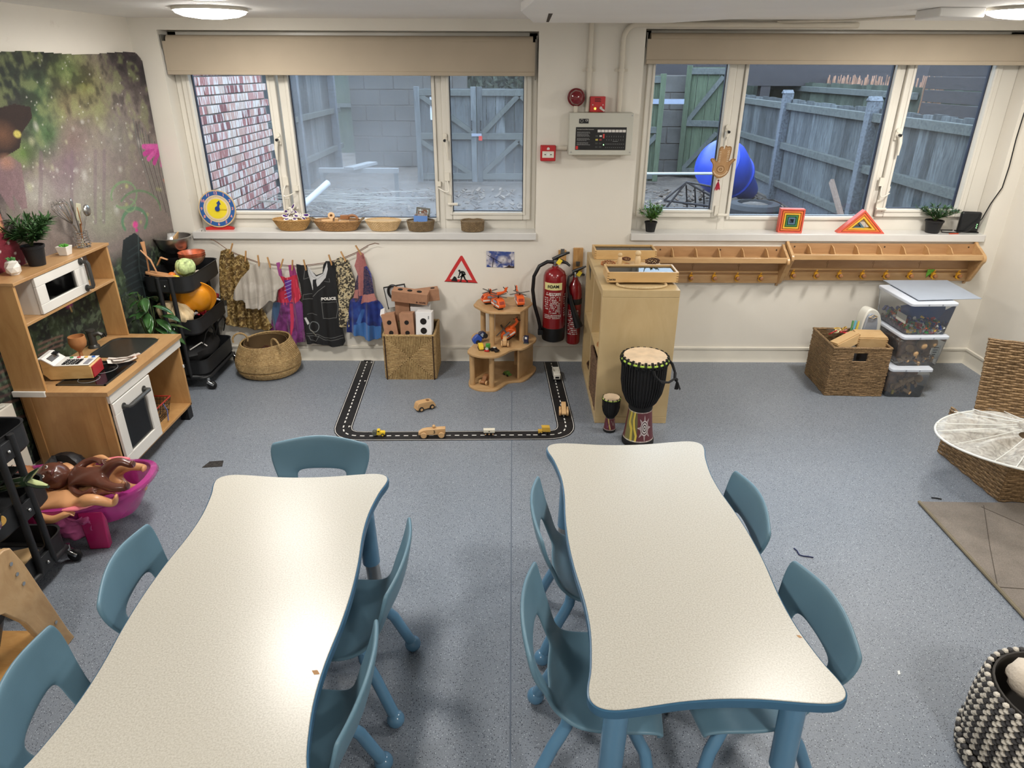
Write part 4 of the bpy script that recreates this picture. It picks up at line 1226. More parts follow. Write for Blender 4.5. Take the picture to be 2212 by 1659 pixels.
def djembe(label,loc,s,big,rz=0.0):
 t=thing('djembe_drum',label,'drum',loc,rz)
 z1,z2,zt=0.035*s/1,0.20*s,0.495*s
 rb,rw,rt=0.084*s,0.060*s,0.112*s
 B().lathe([(0,0),(rb*.98,0),(rb,0.006),(rb*0.99,0.03*s),(rb*.95,0.036*s),(0,0.036*s)],40).obj('foot_band',mat('black_drum_cloth',(18,18,20),rough=0.7),t)
 def f(u,v):
  a=u*2*PI
  r=rb*0.955+(rw-rb*0.955)*(v**0.75)
  return r*np.cos(a),r*np.sin(a),0.036*s+v*(z2-0.036*s)
 drum_paint(720 if big else 200,130 if big else 40,big).sheet('painted_base',f,attr_mat('drum_paint',rough=0.5,coat=0.2),t,wrap=True)
 B().lathe([(rw,z2),(rw*1.03,z2+0.004),(rw*1.03,z2+0.026*s),(rw*1.0,z2+0.03*s),(0,z2+0.03*s)],36).obj('waist_band',mat('black_drum_cloth',(18,18,20)),t)
 zb=z2+0.028*s
 prof=[(rw*.98,zb),(rw*1.25,zb+0.02*s),(rt*0.86,zb+0.07*s),(rt*0.95,zb+0.13*s),(rt*0.965,zt-0.06*s),(rt*0.985,zt-0.02*s),(rt*.97,zt-0.004)]
 B().lathe(prof,48).obj('shell',mat('dark_drum_shell',(26,24,24),rough=0.6),t)
 b=B();n=44 if big else 20
 for k in range(n):
  a=2*PI*k/n
  b.tube([((r+0.003)*math.cos(a),(r+0.003)*math.sin(a),z)for r,z in prof],0.0042*s,5)
 b.obj('tension_cord',M_BLKROPE,t)['kind']='stuff'
 b=B();m2=22 if big else 12
 for k in range(m2*6):
  pass
 ring=[]
 for k in range(m2*8):
  a=2*PI*k/(m2*8)
  ring.append(((rt*1.0+0.003*s)*math.cos(a),(rt+0.003*s)*math.sin(a),zt-0.024*s+0.009*s*math.sin(a*m2)))
 b.tube(ring,0.0052*s,6,closed=True);b.obj('cord_ring',M_BLKROPE,t)
 b=B()
 b.tube([((rt+0.004*s)*math.cos(2*PI*k/60),(rt+0.004*s)*math.sin(2*PI*k/60),zt-0.016*s)for k in range(60)],0.0055*s,8,closed=True)
 b.obj('green_hoop',mat('lime_cloth',(176,206,84)if big else(190,186,174),rough=0.7),t)
 b=B()
 for k in range(m2):
  a=2*PI*k/m2
  for da in(-0.03,0.03):
   b.tube([((rt+q)*math.cos(a+da),(rt+q)*math.sin(a+da),z)for q,z in((0.004*s,zt-0.04*s),(0.012*s,zt-0.02*s),(0.006*s,zt-0.002),(-0.004*s,zt+0.002))],0.003*s,5)
 b.obj('hoop_knot',M_BLKROPE,t)['kind']='stuff'
 B().lathe([(rt*.99,zt-0.02*s),(rt*0.985,zt-0.003),(rt*0.95,zt+0.001),(0.0,zt+0.0015)],48).obj('drum_skin',mat('goat_skin',(214,190,160),rough=0.55,var=0.12,vs=14),t)
 return t
dj=djembe('large djembe drum with lime hoop and painted starburst base',(0.668,3.142,0),1.0,True)
b=B()
pts=[(0.02,-0.115,0.46),(0.03,-0.125,0.43),(0.06,-0.13,0.41),(0.10,-0.12,0.40),(0.135,-0.09,0.405),(0.142,-0.06,0.43),(0.13,-0.03,0.46),(0.115,-0.02,0.475)]
b.tube(pts,0.0055,7);b.tube([(x+0.004,y-0.004,z+0.006*math.sin(i*2.2))for i,(x,y,z)in enumerate(pts)],0.0045,6)
b.obj('carry_cord',M_BLKROPE,dj)
b=B()
for k in range(26):
 a=random.uniform(0,6.28);r=random.uniform(0,0.012)
 b.tube([(0.142,-0.085,0.405),(0.152+r*math.cos(a)*.5,-0.088+r*math.sin(a)*.5,0.385),(0.156+r*math.cos(a)*1.4,-0.09+r*math.sin(a)*1.4,0.35)],0.0018,4)
b.ball((0.146,-0.086,0.4),0.010,10,8);b.obj('tassel',M_BLKROPE,dj)
djembe('small toy djembe standing beside the large drum',(0.534,3.262,0),0.41,False)
# ================================================================ COAT RACKS
M_RACK=wood('golden_maple',(206,168,120),(178,136,90),scale=(1.0,5,5),rough=0.35,bands=4,coat=0.15)
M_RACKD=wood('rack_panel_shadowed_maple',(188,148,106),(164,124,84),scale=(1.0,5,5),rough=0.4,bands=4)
def coat_rack(label,x0,x1,zb,hh,divs,pegs,ends,group='wooden coat racks under the right window'):
 t=thing('coat_rack',label,'coat rack',(x0,YW,zb),0,group)
 L=x1-x0
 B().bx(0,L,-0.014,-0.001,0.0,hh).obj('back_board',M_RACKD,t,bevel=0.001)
 B().bx(0.012,L-0.012,-0.118,-0.014,hh-0.075,hh-0.063).obj('shelf_board',M_RACK,t)
 B().bx(0.012,L-0.012,-0.130,-0.116,hh-0.078,hh-0.042).obj('shelf_lip',M_RACK,t,bevel=0.004)
 B().bx(0.0,L,-0.030,-0.014,0.0,0.055).obj('peg_rail',M_RACK,t,bevel=0.004)
 B().bx(0.0,L,-0.024,-0.014,0.065,0.078).obj('moulding',M_RACK,t,bevel=0.002)
 pr=[(-0.001,hh),(-0.045,hh-0.004),(-0.10,hh-0.03),(-0.135,hh-0.05),(-0.142,hh-0.08),(-0.12,hh-0.11),(-0.075,0.04),(-0.05,0.005),(-0.02,-0.006),(-0.001,-0.006)]
 pr=smooth_closed(pr,4)
 for x in ends:
  B().prism(pr,x,x+0.018,'yz').obj('end_bracket',M_RACK,t,bevel=0.004)
 for x in divs:
  B().prism([(-0.014,hh-0.064),(-0.11,hh-0.064),(-0.08,hh-0.045),(-0.05,hh-0.018),(-0.014,hh-0.008)],x,x+0.006,'yz').obj('divider',M_RACK,t)
 for i,x in enumerate(pegs):
  p=B().lathe([(0,0),(0.0065,0),(0.0062,0.034),(0.0085,0.042),(0.0125,0.05),(0.0135,0.058),(0.011,0.066),(0,0.069)],16,(0,0,0)).obj('coat_peg',wood('peg_brown_wood',(150,100,58),(118,74,40),scale=(4,4,4)),t,loc=(x,-0.028,0.03),rot=(R(74),0,0))
  b=B();b.tube([(0,0.004,0.034),(0.0,0.022,0.030),(0.0,0.038,0.036),(0,0.044,0.048)],0.0045,8)
  b.lathe([(0.0075,0.024),(0.012,0.026),(0.012,0.044),(0.0075,0.046)],14)
  b.box((0.0,0.017,0.034),(0.02,0.026,0.018))
  b.obj('yellow_hook',mat('amber_plastic_hook',(226,166,44),rough=0.35),p,rot=(R(10),0,0))
 b=B()
 for x in divs[1::2]:
  b.tube([(x,-0.0145,0.082),(x,-0.015,0.105),(x+0.008,-0.015,0.112),(x,-0.015,0.119),(x-0.008,-0.015,0.112),(x,-0.015,0.105)],0.0009,4)
  b.tube([(x,-0.015,0.119),(x+0.003,-0.015,0.13),(x,-0.0145,0.14)],0.0009,4)
 b.obj('jigsaw_joint_line',mat('joint_brown',(120,84,44)),t)['kind']='stuff'
 for x in(0.06,L*0.52,L-0.05):
  B().cyl((x,-0.014,hh-0.02),(x,-0.0155,hh-0.02),0.005).obj('screw',mat('dark_screw',(70,54,40),rough=0.5),t)
 return t
coat_rack('left coat rack, partly hidden behind the cube shelf, yellow hooks on its pegs',0.87,1.712,0.555,0.232,[0.13,0.277,0.42,0.57,0.72],[0.26,0.407,0.552,0.70],(0.822,))
coat_rack('right coat rack with eight pegs, its last peg near the corner',1.712,2.915,0.575,0.235,[0.14,0.288,0.435,0.58,0.727,0.873,1.02],[0.06,0.207,0.354,0.50,0.648,0.80,0.95,1.105],(0.002,1.183))
tag(B().grid(lambda u,v:((u-.5)*0.045,-0.004*math.sin(v*9),0.018-0.05*v*abs(u-.5)-0.03*v),8,8).obj('green_ribbon',mat('lime_green_cloth',(120,190,70),rough=0.7),loc=(2.655,4.205,0.635),solid=0.002),'scrap of lime green ribbon on the second-to-last peg','ribbon')
# ================================================================ FIRE EQUIPMENT
M_RED=mat('extinguisher_red',(132,20,27),rough=0.25,coat=0.5,var=0.03)
M_CHROME=mat('chrome',(200,200,198),rough=0.15,metal=1.0)
M_WPRINT=mat('white_print',(222,218,212),rough=0.6)
M_BPRINT=mat('black_print',(20,20,20),rough=0.6)
def curved_patch(name,m,parent,r,a0,a1,z0,z1,eps=0.0006,n=14):
 return B().grid(lambda u,v:((r+eps)*math.cos(a0+(a1-a0)*u),(r+eps)*math.sin(a0+(a1-a0)*u),z0+(z1-z0)*v),n,2).obj(name,m,parent)
def print_rows(name,parent,r,a0,a1,z0,z1,rows,seed,dens=0.75):
 rs=random.Random(seed);b=B();hh=(z1-z0)/rows
 for k in range(rows):
  a=a0
  while a<a1:
   w=rs.uniform(0.02,0.09)
   if rs.random()<dens:
    e=min(a+w,a1)
    b.grid(lambda u,v:((r+.0009)*math.cos(a+(e-a)*u),(r+.0009)*math.sin(a+(e-a)*u),z0+k*hh+hh*0.55*v),3,2)
   a+=w+0.03
 b.obj(name,M_WPRINT,parent)['kind']='stuff'
e1=thing('fire_extinguisher','large red foam fire extinguisher with cream FOAM label','extinguisher',(0.266,4.135,0.195),0,'fire extinguishers on the wall')
r1=0.073
B().lathe([(0,0.09),(r1,0.09),(r1,0.40),(r1*.97,0.43),(r1*.84,0.455),(r1*.55,0.472),(0.022,0.48),(0.02,0.49),(0,0.49)],40).obj('cylinder',M_RED,e1)
B().lathe([(0,0),(r1*.8,0.0),(r1*.98,0.008),(r1*1.02,0.02),(r1*1.02,0.094),(r1*.99,0.096),(0,0.096)],40).obj('base_skirt',mat('black_skirt',(20,20,22),rough=0.45),e1)
B().box((-0.083,-0.01,0.055),(0.035,0.035,0.035)).obj('hose_clip',M_BLK,e1,bevel=0.004)
B().tube([(-0.012,-0.01,0.515),(-0.05,-0.02,0.52),(-0.10,-0.03,0.495),(-0.132,-0.03,0.43),(-0.138,-0.025,0.34),(-0.125,-0.02,0.24),(-0.10,-0.012,0.15),(-0.088,-0.01,0.10),(-0.085,-0.01,0.06)],0.0115,12).obj('hose',M_BLK,e1)
v=B().lathe([(0,0.485),(0.017,0.485),(0.017,0.50),(0.022,0.505),(0.022,0.52),(0.012,0.53),(0,0.53)],20).obj('valve',M_CHROME,e1)
B().cyl((-0.01,-0.01,0.515),(-0.045,-0.018,0.52),0.009).obj('hose_ferrule',M_CHROME,v)
B().tube([(-0.015,0,0.53),(0.02,-0.01,0.552),(0.07,-0.02,0.575),(0.085,-0.022,0.578)],[0.012,0.011,0.008,0.006],8).obj('upper_lever',M_BLK,v)
B().tube([(-0.01,0,0.522),(0.03,-0.01,0.525),(0.07,-0.02,0.512),(0.09,-0.024,0.495)],[0.011,0.012,0.009,0.007],8).obj('lower_handle',M_BLK,v)
M_TAG=mat('yellow_tag',(232,206,60),rough=0.5)
B().box((0.022,-0.04,0.525),(0.026,0.003,0.034),(0,R(35),0)).obj('yellow_tag',M_TAG,v)
fl=curved_patch('foam_label',mat('cream_label',(222,214,150),rough=0.5),e1,r1,R(-148),R(-54),0.352,0.398)
text('FOAM',0.026,M_BPRINT,fl,(-0.012,-r1-0.0012,0.375),name='lettering',bold=0.0008)
print_rows('instruction_print',e1,r1,R(-118),R(-62),0.20,0.335,13,3,0.6)
print_rows('headline_print',e1,r1,R(-138),R(-58),0.318,0.34,2,5,0.95)
print_rows('diagram_print',e1,r1,R(-145),R(-124),0.225,0.31,6,8,0.9)
print_rows('side_print',e1,r1,R(-40),R(-24),0.18,0.33,10,9,0.8)
print_rows('footer_print',e1,r1,R(-145),R(-56),0.165,0.195,3,11,0.95)
e2=thing('fire_extinguisher','slim red carbon dioxide extinguisher with black horn, beside the shelf','extinguisher',(0.398,4.16,0.165),0,'fire extinguishers on the wall')
r2=0.046
B().lathe([(0,0),(r2*.9,0.0),(r2,0.01),(r2,0.35),(r2*.93,0.375),(r2*.75,0.40),(r2*.48,0.418),(0.017,0.43),(0.016,0.445),(0,0.445)],36).obj('cylinder',M_RED,e2)
B().lathe([(r2+.0005,0.27),(r2+.0015,0.272),(r2+.0015,0.305),(r2+.0005,0.307)],36).obj('black_band',M_BLK,e2)
v=B().lathe([(0,0.44),(0.016,0.44),(0.018,0.46),(0.014,0.475),(0,0.475)],18).obj('valve',M_CHROME,e2)
B().tube([(-0.02,0,0.475),(0.02,-0.01,0.495),(0.06,-0.02,0.515)],[0.011,0.010,0.005],8).obj('upper_lever',M_BLK,v)
B().tube([(-0.02,0,0.468),(0.02,-0.01,0.468),(0.055,-0.02,0.46)],[0.011,0.010,0.006],8).obj('lower_handle',M_BLK,v)
B().box((0.02,-0.03,0.47),(0.024,0.003,0.032),(0,R(35),0)).obj('yellow_tag',M_TAG,v)
B().tube([(-0.015,-0.01,0.465),(-0.045,-0.03,0.45),(-0.052,-0.045,0.40),(-0.045,-0.055,0.36),(-0.035,-0.06,0.33)],0.007,10).obj('hose',M_BLK,e2)
B().tube([(-0.037,-0.06,0.34),(-0.022,-0.065,0.28),(0.0,-0.07,0.21),(0.028,-0.072,0.135)],[0.012,0.014,0.02,0.028],18).obj('discharge_horn',M_BLK,e2)
print_rows('instruction_print',e2,r2,R(-150),R(-60),0.07,0.24,13,21,0.7)
for(x,w,z0,z1,lab)in((0.315,0.05,0.68,0.76,'short varnished wood block behind the foam extinguisher'),(0.415,0.062,0.60,0.775,'tall varnished wood batten behind the slim extinguisher')):
 t=thing('mounting_batten',lab,'batten',(x,YW,z0))
 B().bx(-w/2,w/2,-0.018,-0.0,0,z1-z0).obj('batten_board',wood('varnished_pine',(200,158,100),(160,112,60),scale=(5,5,1),coat=0.3),t,bevel=0.003)
 B().bx(-0.012,0.012,-0.024,-0.018,0.06,0.09).obj('hanging_bracket',M_STEEL,t)
M_PANEL=mat('grey_metal_cabinet',(196,194,182),rough=0.35,var=0.02)
pn=thing('fire_alarm_panel','grey fire alarm control panel with black display fascia','alarm panel',(0.505,YW,1.342))
b=B();b.bx(-0.183,0.183,-0.105,-0.001,0,0.228);b.obj('cabinet',M_PANEL,pn,bevel=0.003)
fs=B().bx(-0.145,0.146,-0.107,-0.105,0.028,0.152).obj('black_fascia',mat('black_fascia',(26,26,28),rough=0.3,var=0.0),pn,bevel=0.0008)
B().bx(-0.128,-0.074,-0.107,-0.105,0.172,0.197).obj('approval_label',mat('black_fascia',(26,26,28)),pn)
yf=-0.1074
M_GREY=mat('grey_print',(150,150,150),rough=0.6)
text('CE',0.014,M_WPRINT,pn,(-0.085,yf,0.188),name='approval_print');
B().tube([(-0.113+0.008*math.cos(a),yf,0.186+0.008*math.sin(a))for a in[i*PI/8 for i in range(16)]],0.0006,4,closed=True).obj('approval_ring',M_WPRINT,pn)
text('Fire Alarm Control Panel Instructions',0.0062,M_WPRINT,fs,(-0.137,yf,0.140),name='panel_heading',align='LEFT')
rs=random.Random(3);b=B()
for k in range(13):
 z=0.126-k*0.0058
 if k in(5,9):continue
 x=-0.137
 while x<-0.137+0.078*rs.uniform(0.7,1):
  w=rs.uniform(0.004,0.012);b.bx(x,x+w,yf-0.0002,yf,z-0.001,z+0.001);x+=w+0.0018
b.obj('small_print',M_GREY,fs,sharp=None)['kind']='stuff'
for k in range(8):
 B().bx(-0.020+k*0.0205,-0.002+k*0.0205,yf-0.0004,yf,0.125,0.139).obj('zone_card',M_WPRINT,fs)
b=B()
for r in range(2):
 for k in range(8):b.bx(0.034+k*0.0135,0.0352+k*0.0135,yf-0.0002,yf,0.098-r*0.018,0.106-r*0.018)
for k in range(10):
 b.bx(0.03+k*0.0112,0.036+k*0.0112,yf-0.0002,yf,0.06,0.062);b.bx(0.03+k*0.0112,0.035+k*0.0112,yf-0.0002,yf,0.041,0.0425)
b.bx(0.07,0.10,yf-0.0002,yf,0.075,0.0765)
b.obj('indicator_marks',M_GREY,fs,sharp=None)['kind']='stuff'
for k,(x,z)in enumerate(((-0.022,0.104),(0.0,0.104),(-0.022,0.084),(0.0,0.084),(-0.022,0.064),(0.0,0.064),(-0.022,0.044),(0.0,0.044))):
 B().bx(x-0.008,x+0.006,yf-0.0008,yf,z-0.004,z+0.005).obj('key_button',mat('button_%d'%min(k,4),((70,72,70),(214,210,200),(206,190,90),(150,60,60),(62,62,60))[min(k,4)],rough=0.4),fs)
B().bx(0.012,0.021,yf-0.0006,yf,0.092,0.116).obj('red_indicator',mat('soft_red',(206,70,64)),fs)
B().ball((0.018,yf-0.001,0.057),0.003,10,8).obj('green_indicator',mat('green_led',(150,255,150),emit=4.0),fs)
B().bx(-0.142,-0.129,yf-0.0006,yf,0.032,0.05).obj('maker_mark',mat('maker_red',(200,50,50)),fs)
for x,z in((0.172,0.215),(-0.168,0.016),(0.172,0.016)):
 B().cyl((x,-0.105,z),(x,-0.1075,z),0.004,seg=12).obj('screw',M_STEEL,pn)
B().bx(-0.145,0.13,-0.05,-0.001,-0.022,0.0).obj('cable_trunk',M_COND,pn)
t=thing('call_point','red break-glass call point left of the alarm panel','call point',(0.207,YW,1.30))
b=B();b.bx(-0.045,0.045,-0.05,-0.001,0,0.088);b.obj('housing',mat('alarm_red',(186,40,44),rough=0.35),t,bevel=0.005)
B().bx(-0.034,0.034,-0.053,-0.0502,0.02,0.056).obj('glass_plate',mat('off_white_label',(224,220,206)),t)
B().cyl((0,-0.053,0.038),(0,-0.0535,0.038),0.008).obj('target_disc',mat('paper_white',(240,240,236)),t)
b=B()
for s_ in(-1,1):b.prism([(s_*0.011,0.038),(s_*0.017,0.042),(s_*0.017,0.0395),(s_*0.023,0.0395),(s_*0.023,0.0365),(s_*0.017,0.0365),(s_*0.017,0.034)],-0.0536,-0.0532,'xz')
b.obj('arrow_mark',M_BPRINT,t)['kind']='stuff'
B().prism([(-0.008,0.064),(0.008,0.064),(0.009,0.074),(0.0,0.079),(-0.007,0.074)],-0.0512,-0.0503,'xz').obj('fire_symbol',M_WPRINT,t)
t=thing('conduit_pipe','short level conduit joining call point to alarm panel','pipe',(0.254,YW-0.02,1.372),0,'painted conduit pipes on the wall')
B().cyl((0,0,0),(0.066,0,0),0.0125).obj('pipe',M_COND,t)
t=thing('alarm_beacon','round dark red alarm beacon above the panel','beacon',(0.361,YW,1.648))
B().lathe([(0.0,-0.0),(0.046,0.0),(0.049,0.01),(0.049,0.03),(0.044,0.034),(0,0.034)],36,(0,-0.001,0),Euler((R(90),0,0)).to_matrix()).obj('housing',mat('dark_beacon_red',(112,22,30),rough=0.4),t)
B().lathe([(0.04,0.034),(0.040,0.05),(0.034,0.066),(0.02,0.074),(0,0.076)],36,(0,-0.001,0),Euler((R(90),0,0)).to_matrix(),wob=lambda a,z:1+0.02*math.sin(8*a)).obj('lens',mat('dark_beacon_lens',(110,12,24),rough=0.12,coat=0.6),t)
B().cyl((0,-0.03,-0.078),(0,-0.03,-0.045),0.012).obj('stem',M_COND,t)
t=thing('key_switch','square red key switch box on top of the alarm panel','switch box',(0.484,YW,1.572))
b=B();b.bx(-0.043,0.043,-0.05,-0.001,0,0.082);b.obj('housing',mat('alarm_red',(186,40,44)),t,bevel=0.002)
b=B()
for k in range(4):b.bx(-0.018,0.018-0.004*(k%2),-0.0506,-0.0501,0.054+k*0.0055,0.057+k*0.0055)
b.obj('small_print',mat('dark_red_print',(70,10,12)),t,sharp=None)['kind']='stuff'
B().ball((-0.014,-0.051,0.018),0.006,12,8).obj('green_light',mat('yellow_green_led',(210,255,70),emit=3.0),t)
for x in(-0.028,0.03):B().cyl((x,-0.05,0.038),(x,-0.052,0.038),0.003,seg=10).obj('fixing',M_WPRINT,t)
B().cyl((0.018,-0.05,0.022),(0.018,-0.06,0.022),0.008).obj('lock_barrel',M_CHROME,t)
B().box((0.03,-0.062,0.012),(0.022,0.003,0.01),(0,R(30),0)).obj('key',M_CHROME,t)
sg=thing('road_works_sign','small red triangular men-at-work sign stuck on the wall','sign',(-0.329,YW,0.60),rot=(0,R(2.5),0))
def tri(s):
 return smooth_closed([(0,0.115*s),(-0.012*s,0.108*s),(-0.096*s,-0.04*s),(-0.09*s,-0.052*s),(0.09*s,-0.052*s),(0.096*s,-0.04*s),(0.012*s,0.108*s)],3)
B().prism(tri(1.0),-0.003,-0.0005,'xz').obj('red_border',mat('sign_red',(196,48,48),rough=0.5),sg)
B().prism([(0,0.088),(-0.072,-0.036),(0.072,-0.036)],-0.0036,-0.003,'xz').obj('white_field',mat('sign_white',(216,212,204)),sg)
fig=B()
fp=lambda pts:fig.prism([((x-560)/4050.0,(640-y)/4050.0+0.007)for x,y in pts],-0.0042,-0.0036,'xz')
fp([(300,860),(370,740),(400,735),(440,770),(470,870)])
fp([(480,575),(495,555),(520,550),(540,570),(535,600),(510,612),(488,600)])
fp([(530,600),(570,580),(620,585),(660,610),(685,690),(660,690),(640,640),(615,630),(655,720),(600,745),(560,720),(565,660)])
fp([(530,600),(560,620),(530,690),(490,770),(465,765),(500,690),(505,620)])
fp([(640,640),(660,690),(560,740),(490,780),(470,770),(550,720)])
fp([(560,720),(600,745),(575,810),(568,875),(515,880),(505,868),(540,855),(548,790)])
fp([(610,730),(655,715),(680,790),(745,850),(720,895),(700,885),(708,855),(640,800)])
fig.obj('worker_figure',M_BPRINT,sg,sharp=None)
p=Paint(150,86,(52,74,140))
n=p.nz(34,5,4);p.mix(np.clip((n-0.42)*5,0,1)*np.clip(1.25-p.Y/86*0.9+0.3*(n>.5),0,1),(216,212,214))
p.blob(88,42,34,26,(226,222,220),0.9,0.7);p.mix(np.clip((p.nz(20,9)-.55)*4,0,1)*0.5,(120,110,120))
p.line([(8,62),(38,46),(80,24)],3.4,(28,24,34));p.line([(38,48),(32,0)],4,(30,26,34));p.poly([(90,0),(110,6),(122,16),(132,8),(150,10),(150,0)],(50,36,30));p.line([(134,0),(136,40),(124,60)],2,(70,54,60))
ph=Paint.sheet(p,'wall_photo',lambda u,v:(-0.166+0.177*u,YW-0.0025+0*u,0.647+0.104*v-0.006*u),attr_mat('photo_print',rough=0.3,coat=0.3))
tag(ph,'small photo print of cranes against a cloudy blue sky','photo')
# ================================================================ TOY ROAD, VEHICLES, GARAGE
M_ROADB=mat('black_road_rubber',(26,26,28),rough=0.5,var=0.15)
M_LINE=mat('white_road_line',(226,224,218),rough=0.5)
def corner(cx,cy,r,a0,a1,n=10):
 return[(cx+r*math.cos(R(a0+(a1-a0)*k/n)),cy+r*math.sin(R(a0+(a1-a0)*k/n)))for k in range(n+1)]
path=[(-0.977,4.215)]+[(-0.977+0.047*t,4.215-0.90*t)for t in[i/18 for i in range(1,19)]]
path+=[(-0.926,3.27),(-0.912,3.228),(-0.886,3.20),(-0.85,3.186),(-0.80,3.182)]
path+=[(-0.80+0.98*t,3.182+0.02*t)for t in[i/20 for i in range(1,21)]]
path+=[(0.225,3.206),(0.262,3.222),(0.286,3.25),(0.298,3.29),(0.299,3.33)]
path+=[(0.299-0.037*t,3.33+0.88*t)for t in[i/18 for i in range(1,19)]]
P_=[Vector((x,y,0))for x,y in path]
S_=[0.0]
for a,b_ in zip(P_[:-1],P_[1:]):S_.append(S_[-1]+(b_-a).length)
def at_s(s):
 s=max(0,min(S_[-1],s))
 for i in range(len(S_)-1):
  if s<=S_[i+1]+1e-9:
   t=(s-S_[i])/(S_[i+1]-S_[i]);p=P_[i].lerp(P_[i+1],t)
   a=P_[max(i-1,0)];c=P_[min(i+2,len(P_)-1)]
   d=(c-a).normalized()
   return p,d,Vector((-d.y,d.x,0))
def strip(b,s0,s1,o0,o1,z0,z1,ds=0.02):
 n=max(2,int((s1-s0)/ds)+1);rings=[]
 for k in range(n+1):
  p,d,nn=at_s(s0+(s1-s0)*k/n)
  rings.append([p+nn*o0+Vector((0,0,z0)),p+nn*o1+Vector((0,0,z0)),p+nn*o1+Vector((0,0,z1)),p+nn*o0+Vector((0,0,z1))])
 b.loft(rings)
HW=0.050
cuts=[0.0,0.30,0.62,0.905,1.14,1.46,1.80,2.02,2.33,2.62,S_[-1]]
rl=['far left','middle left','near left','left corner','front left','front middle','front right','right corner','middle right','far right']
for i in range(10):
 s0,s1=cuts[i]+0.0008,cuts[i+1]-0.0008
 t=thing('road_piece','black toy road piece at the %s of the U-shaped track'%rl[i],'toy road',(0,0,0),group='toy road pieces')
 b=B();strip(b,s0,s1,-HW,HW,0,0.003)
 if i==0:b.lathe([(0,0),(0.026,0),(0.026,0.003),(0,0.003)],20,(-0.978,4.222,0.0))
 b.obj('road_surface',M_ROADB,t,sharp=30)
 for o in(-HW+0.0045,HW-0.0075):
  b=B();strip(b,s0,s1,o,o+0.003,0.003,0.0034);b.obj('edge_line',M_LINE,t)
 b=B();s=s0+0.012
 while s+0.022<s1+0.01:
  strip(b,s,min(s+0.024,s1),-0.0035,0.0035,0.003,0.0035,0.012);s+=0.046
 b.obj('centre_dashes',M_LINE,t)['kind']='stuff'
 if i in(0,1,3):
  p,d,nn=at_s(s0+0.03)
  text('P',0.022,M_LINE,t,tuple(p+nn*0.032*(1 if i!=3 else 1)+Vector((0,0,0.0036))),(0,0,R(8)),name='parking_mark',depth=0.0002,bold=0.001)
M_TOYW=wood('plain_toy_wood',(214,176,128),(190,148,100),scale=(1.5,6,6),rough=0.5,bands=4)
M_TOYW2=wood('brown_toy_wood',(170,118,76),(136,90,54),scale=(1.5,6,6),rough=0.5,bands=4)
M_WHL=mat('black_toy_wheel',(26,26,28),rough=0.6)
def wheels(t,xs,w,r,m,th=0.008,z=None,hub=None):
 for x in xs:
  for s_ in(-1,1):
   q=B().lathe([(0,-th/2),(r*.92,-th/2),(r,-th/4),(r,th/4),(r*.92,th/2),(0,th/2)],18,(x,s_*w,r if z is None else z),Euler((R(90),0,0)).to_matrix()).obj('wheel',m,t)
   if hub:
    B().lathe([(0,-th*.62),(r*.55,-th*.62),(r*.55,th*.62),(0,th*.62)],14,(x,s_*w,r if z is None else z),Euler((R(90),0,0)).to_matrix()).obj('hub',hub,q)
def body(t,prof,w,m,name='body',bevel=0.003,y=0.0,parent=None):
 return B().prism(prof,y-w/2,y+w/2,'xz').obj(name,m,parent or t,bevel=bevel)
t=thing('wooden_car','wooden toy car with two round seat holes in the middle of the road loop','toy car',(-0.505,3.51,0),R(33),'plain wooden toy cars')
body(t,smooth_closed([(-0.052,0.012),(0.052,0.012),(0.058,0.022),(0.050,0.038),(0.036,0.05),(-0.036,0.054),(-0.052,0.044),(-0.058,0.024)],4),0.046,M_TOYW,bevel=0.004)
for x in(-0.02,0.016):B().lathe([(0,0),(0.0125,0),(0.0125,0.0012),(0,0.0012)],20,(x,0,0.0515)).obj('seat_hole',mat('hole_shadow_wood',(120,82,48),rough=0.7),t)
wheels(t,(-0.034,0.034),0.024,0.015,M_WHL,0.008,hub=M_TOYW)
t=thing('wooden_racing_car','long wooden racing car numbered 3 with a peg driver','toy car',(-0.425,3.185,0.0036),R(3),'plain wooden toy cars')
body(t,[(-0.075,0.012),(0.06,0.012),(0.068,0.016),(0.07,0.05),(0.05,0.05),(-0.03,0.046),(-0.055,0.04),(-0.075,0.026)],0.03,M_TOYW)
B().ball((0.008,0,0.058),0.0095,14,10).obj('driver_head',M_TOYW,t)
B().cyl((0.008,0,0.045),(0.008,0,0.052),0.006).obj('driver_neck',M_TOYW,t)
text('3',0.026,M_BPRINT,t,(0.01,-0.0155,0.03),name='number')
wheels(t,(-0.046,0.048),0.024,0.0165,M_TOYW,0.010)
M_TY=mat('toy_yellow',(232,196,50),rough=0.35)
t=thing('toy_roller','yellow toy road roller truck at the left of the front road','toy truck',(-0.715,3.185,0.0036),R(4))
body(t,[(-0.032,0.009),(0.034,0.009),(0.036,0.022),(0.03,0.026),(0.012,0.026),(0.008,0.038),(-0.006,0.038),(-0.008,0.018),(-0.032,0.016)],0.024,M_TY,bevel=0.0015)
B().lathe([(0,-0.013),(0.013,-0.013),(0.013,0.013),(0,0.013)],20,(-0.022,0,0.018),Euler((R(90),0,0)).to_matrix()).obj('drum',mat('roller_grey',(92,96,88),rough=0.4),t)
B().bx(-0.003,0.006,-0.0125,0.0125,0.028,0.035).obj('cab_window',M_BPRINT,t)
wheels(t,(0.022,),0.013,0.009,M_WHL,0.006,hub=M_TY)
t=thing('toy_wagon','small white toy wagon on six wheels on the front road','toy wagon',(-0.122,3.205,0.0036),R(2))
body(t,[(-0.03,0.015),(0.03,0.015),(0.031,0.032),(-0.031,0.032)],0.024,mat('toy_cream',(222,216,198),rough=0.4),bevel=0.001)
B().bx(-0.004,0.004,-0.0125,-0.012,0.022,0.026).obj('emblem',M_BPRINT,t)
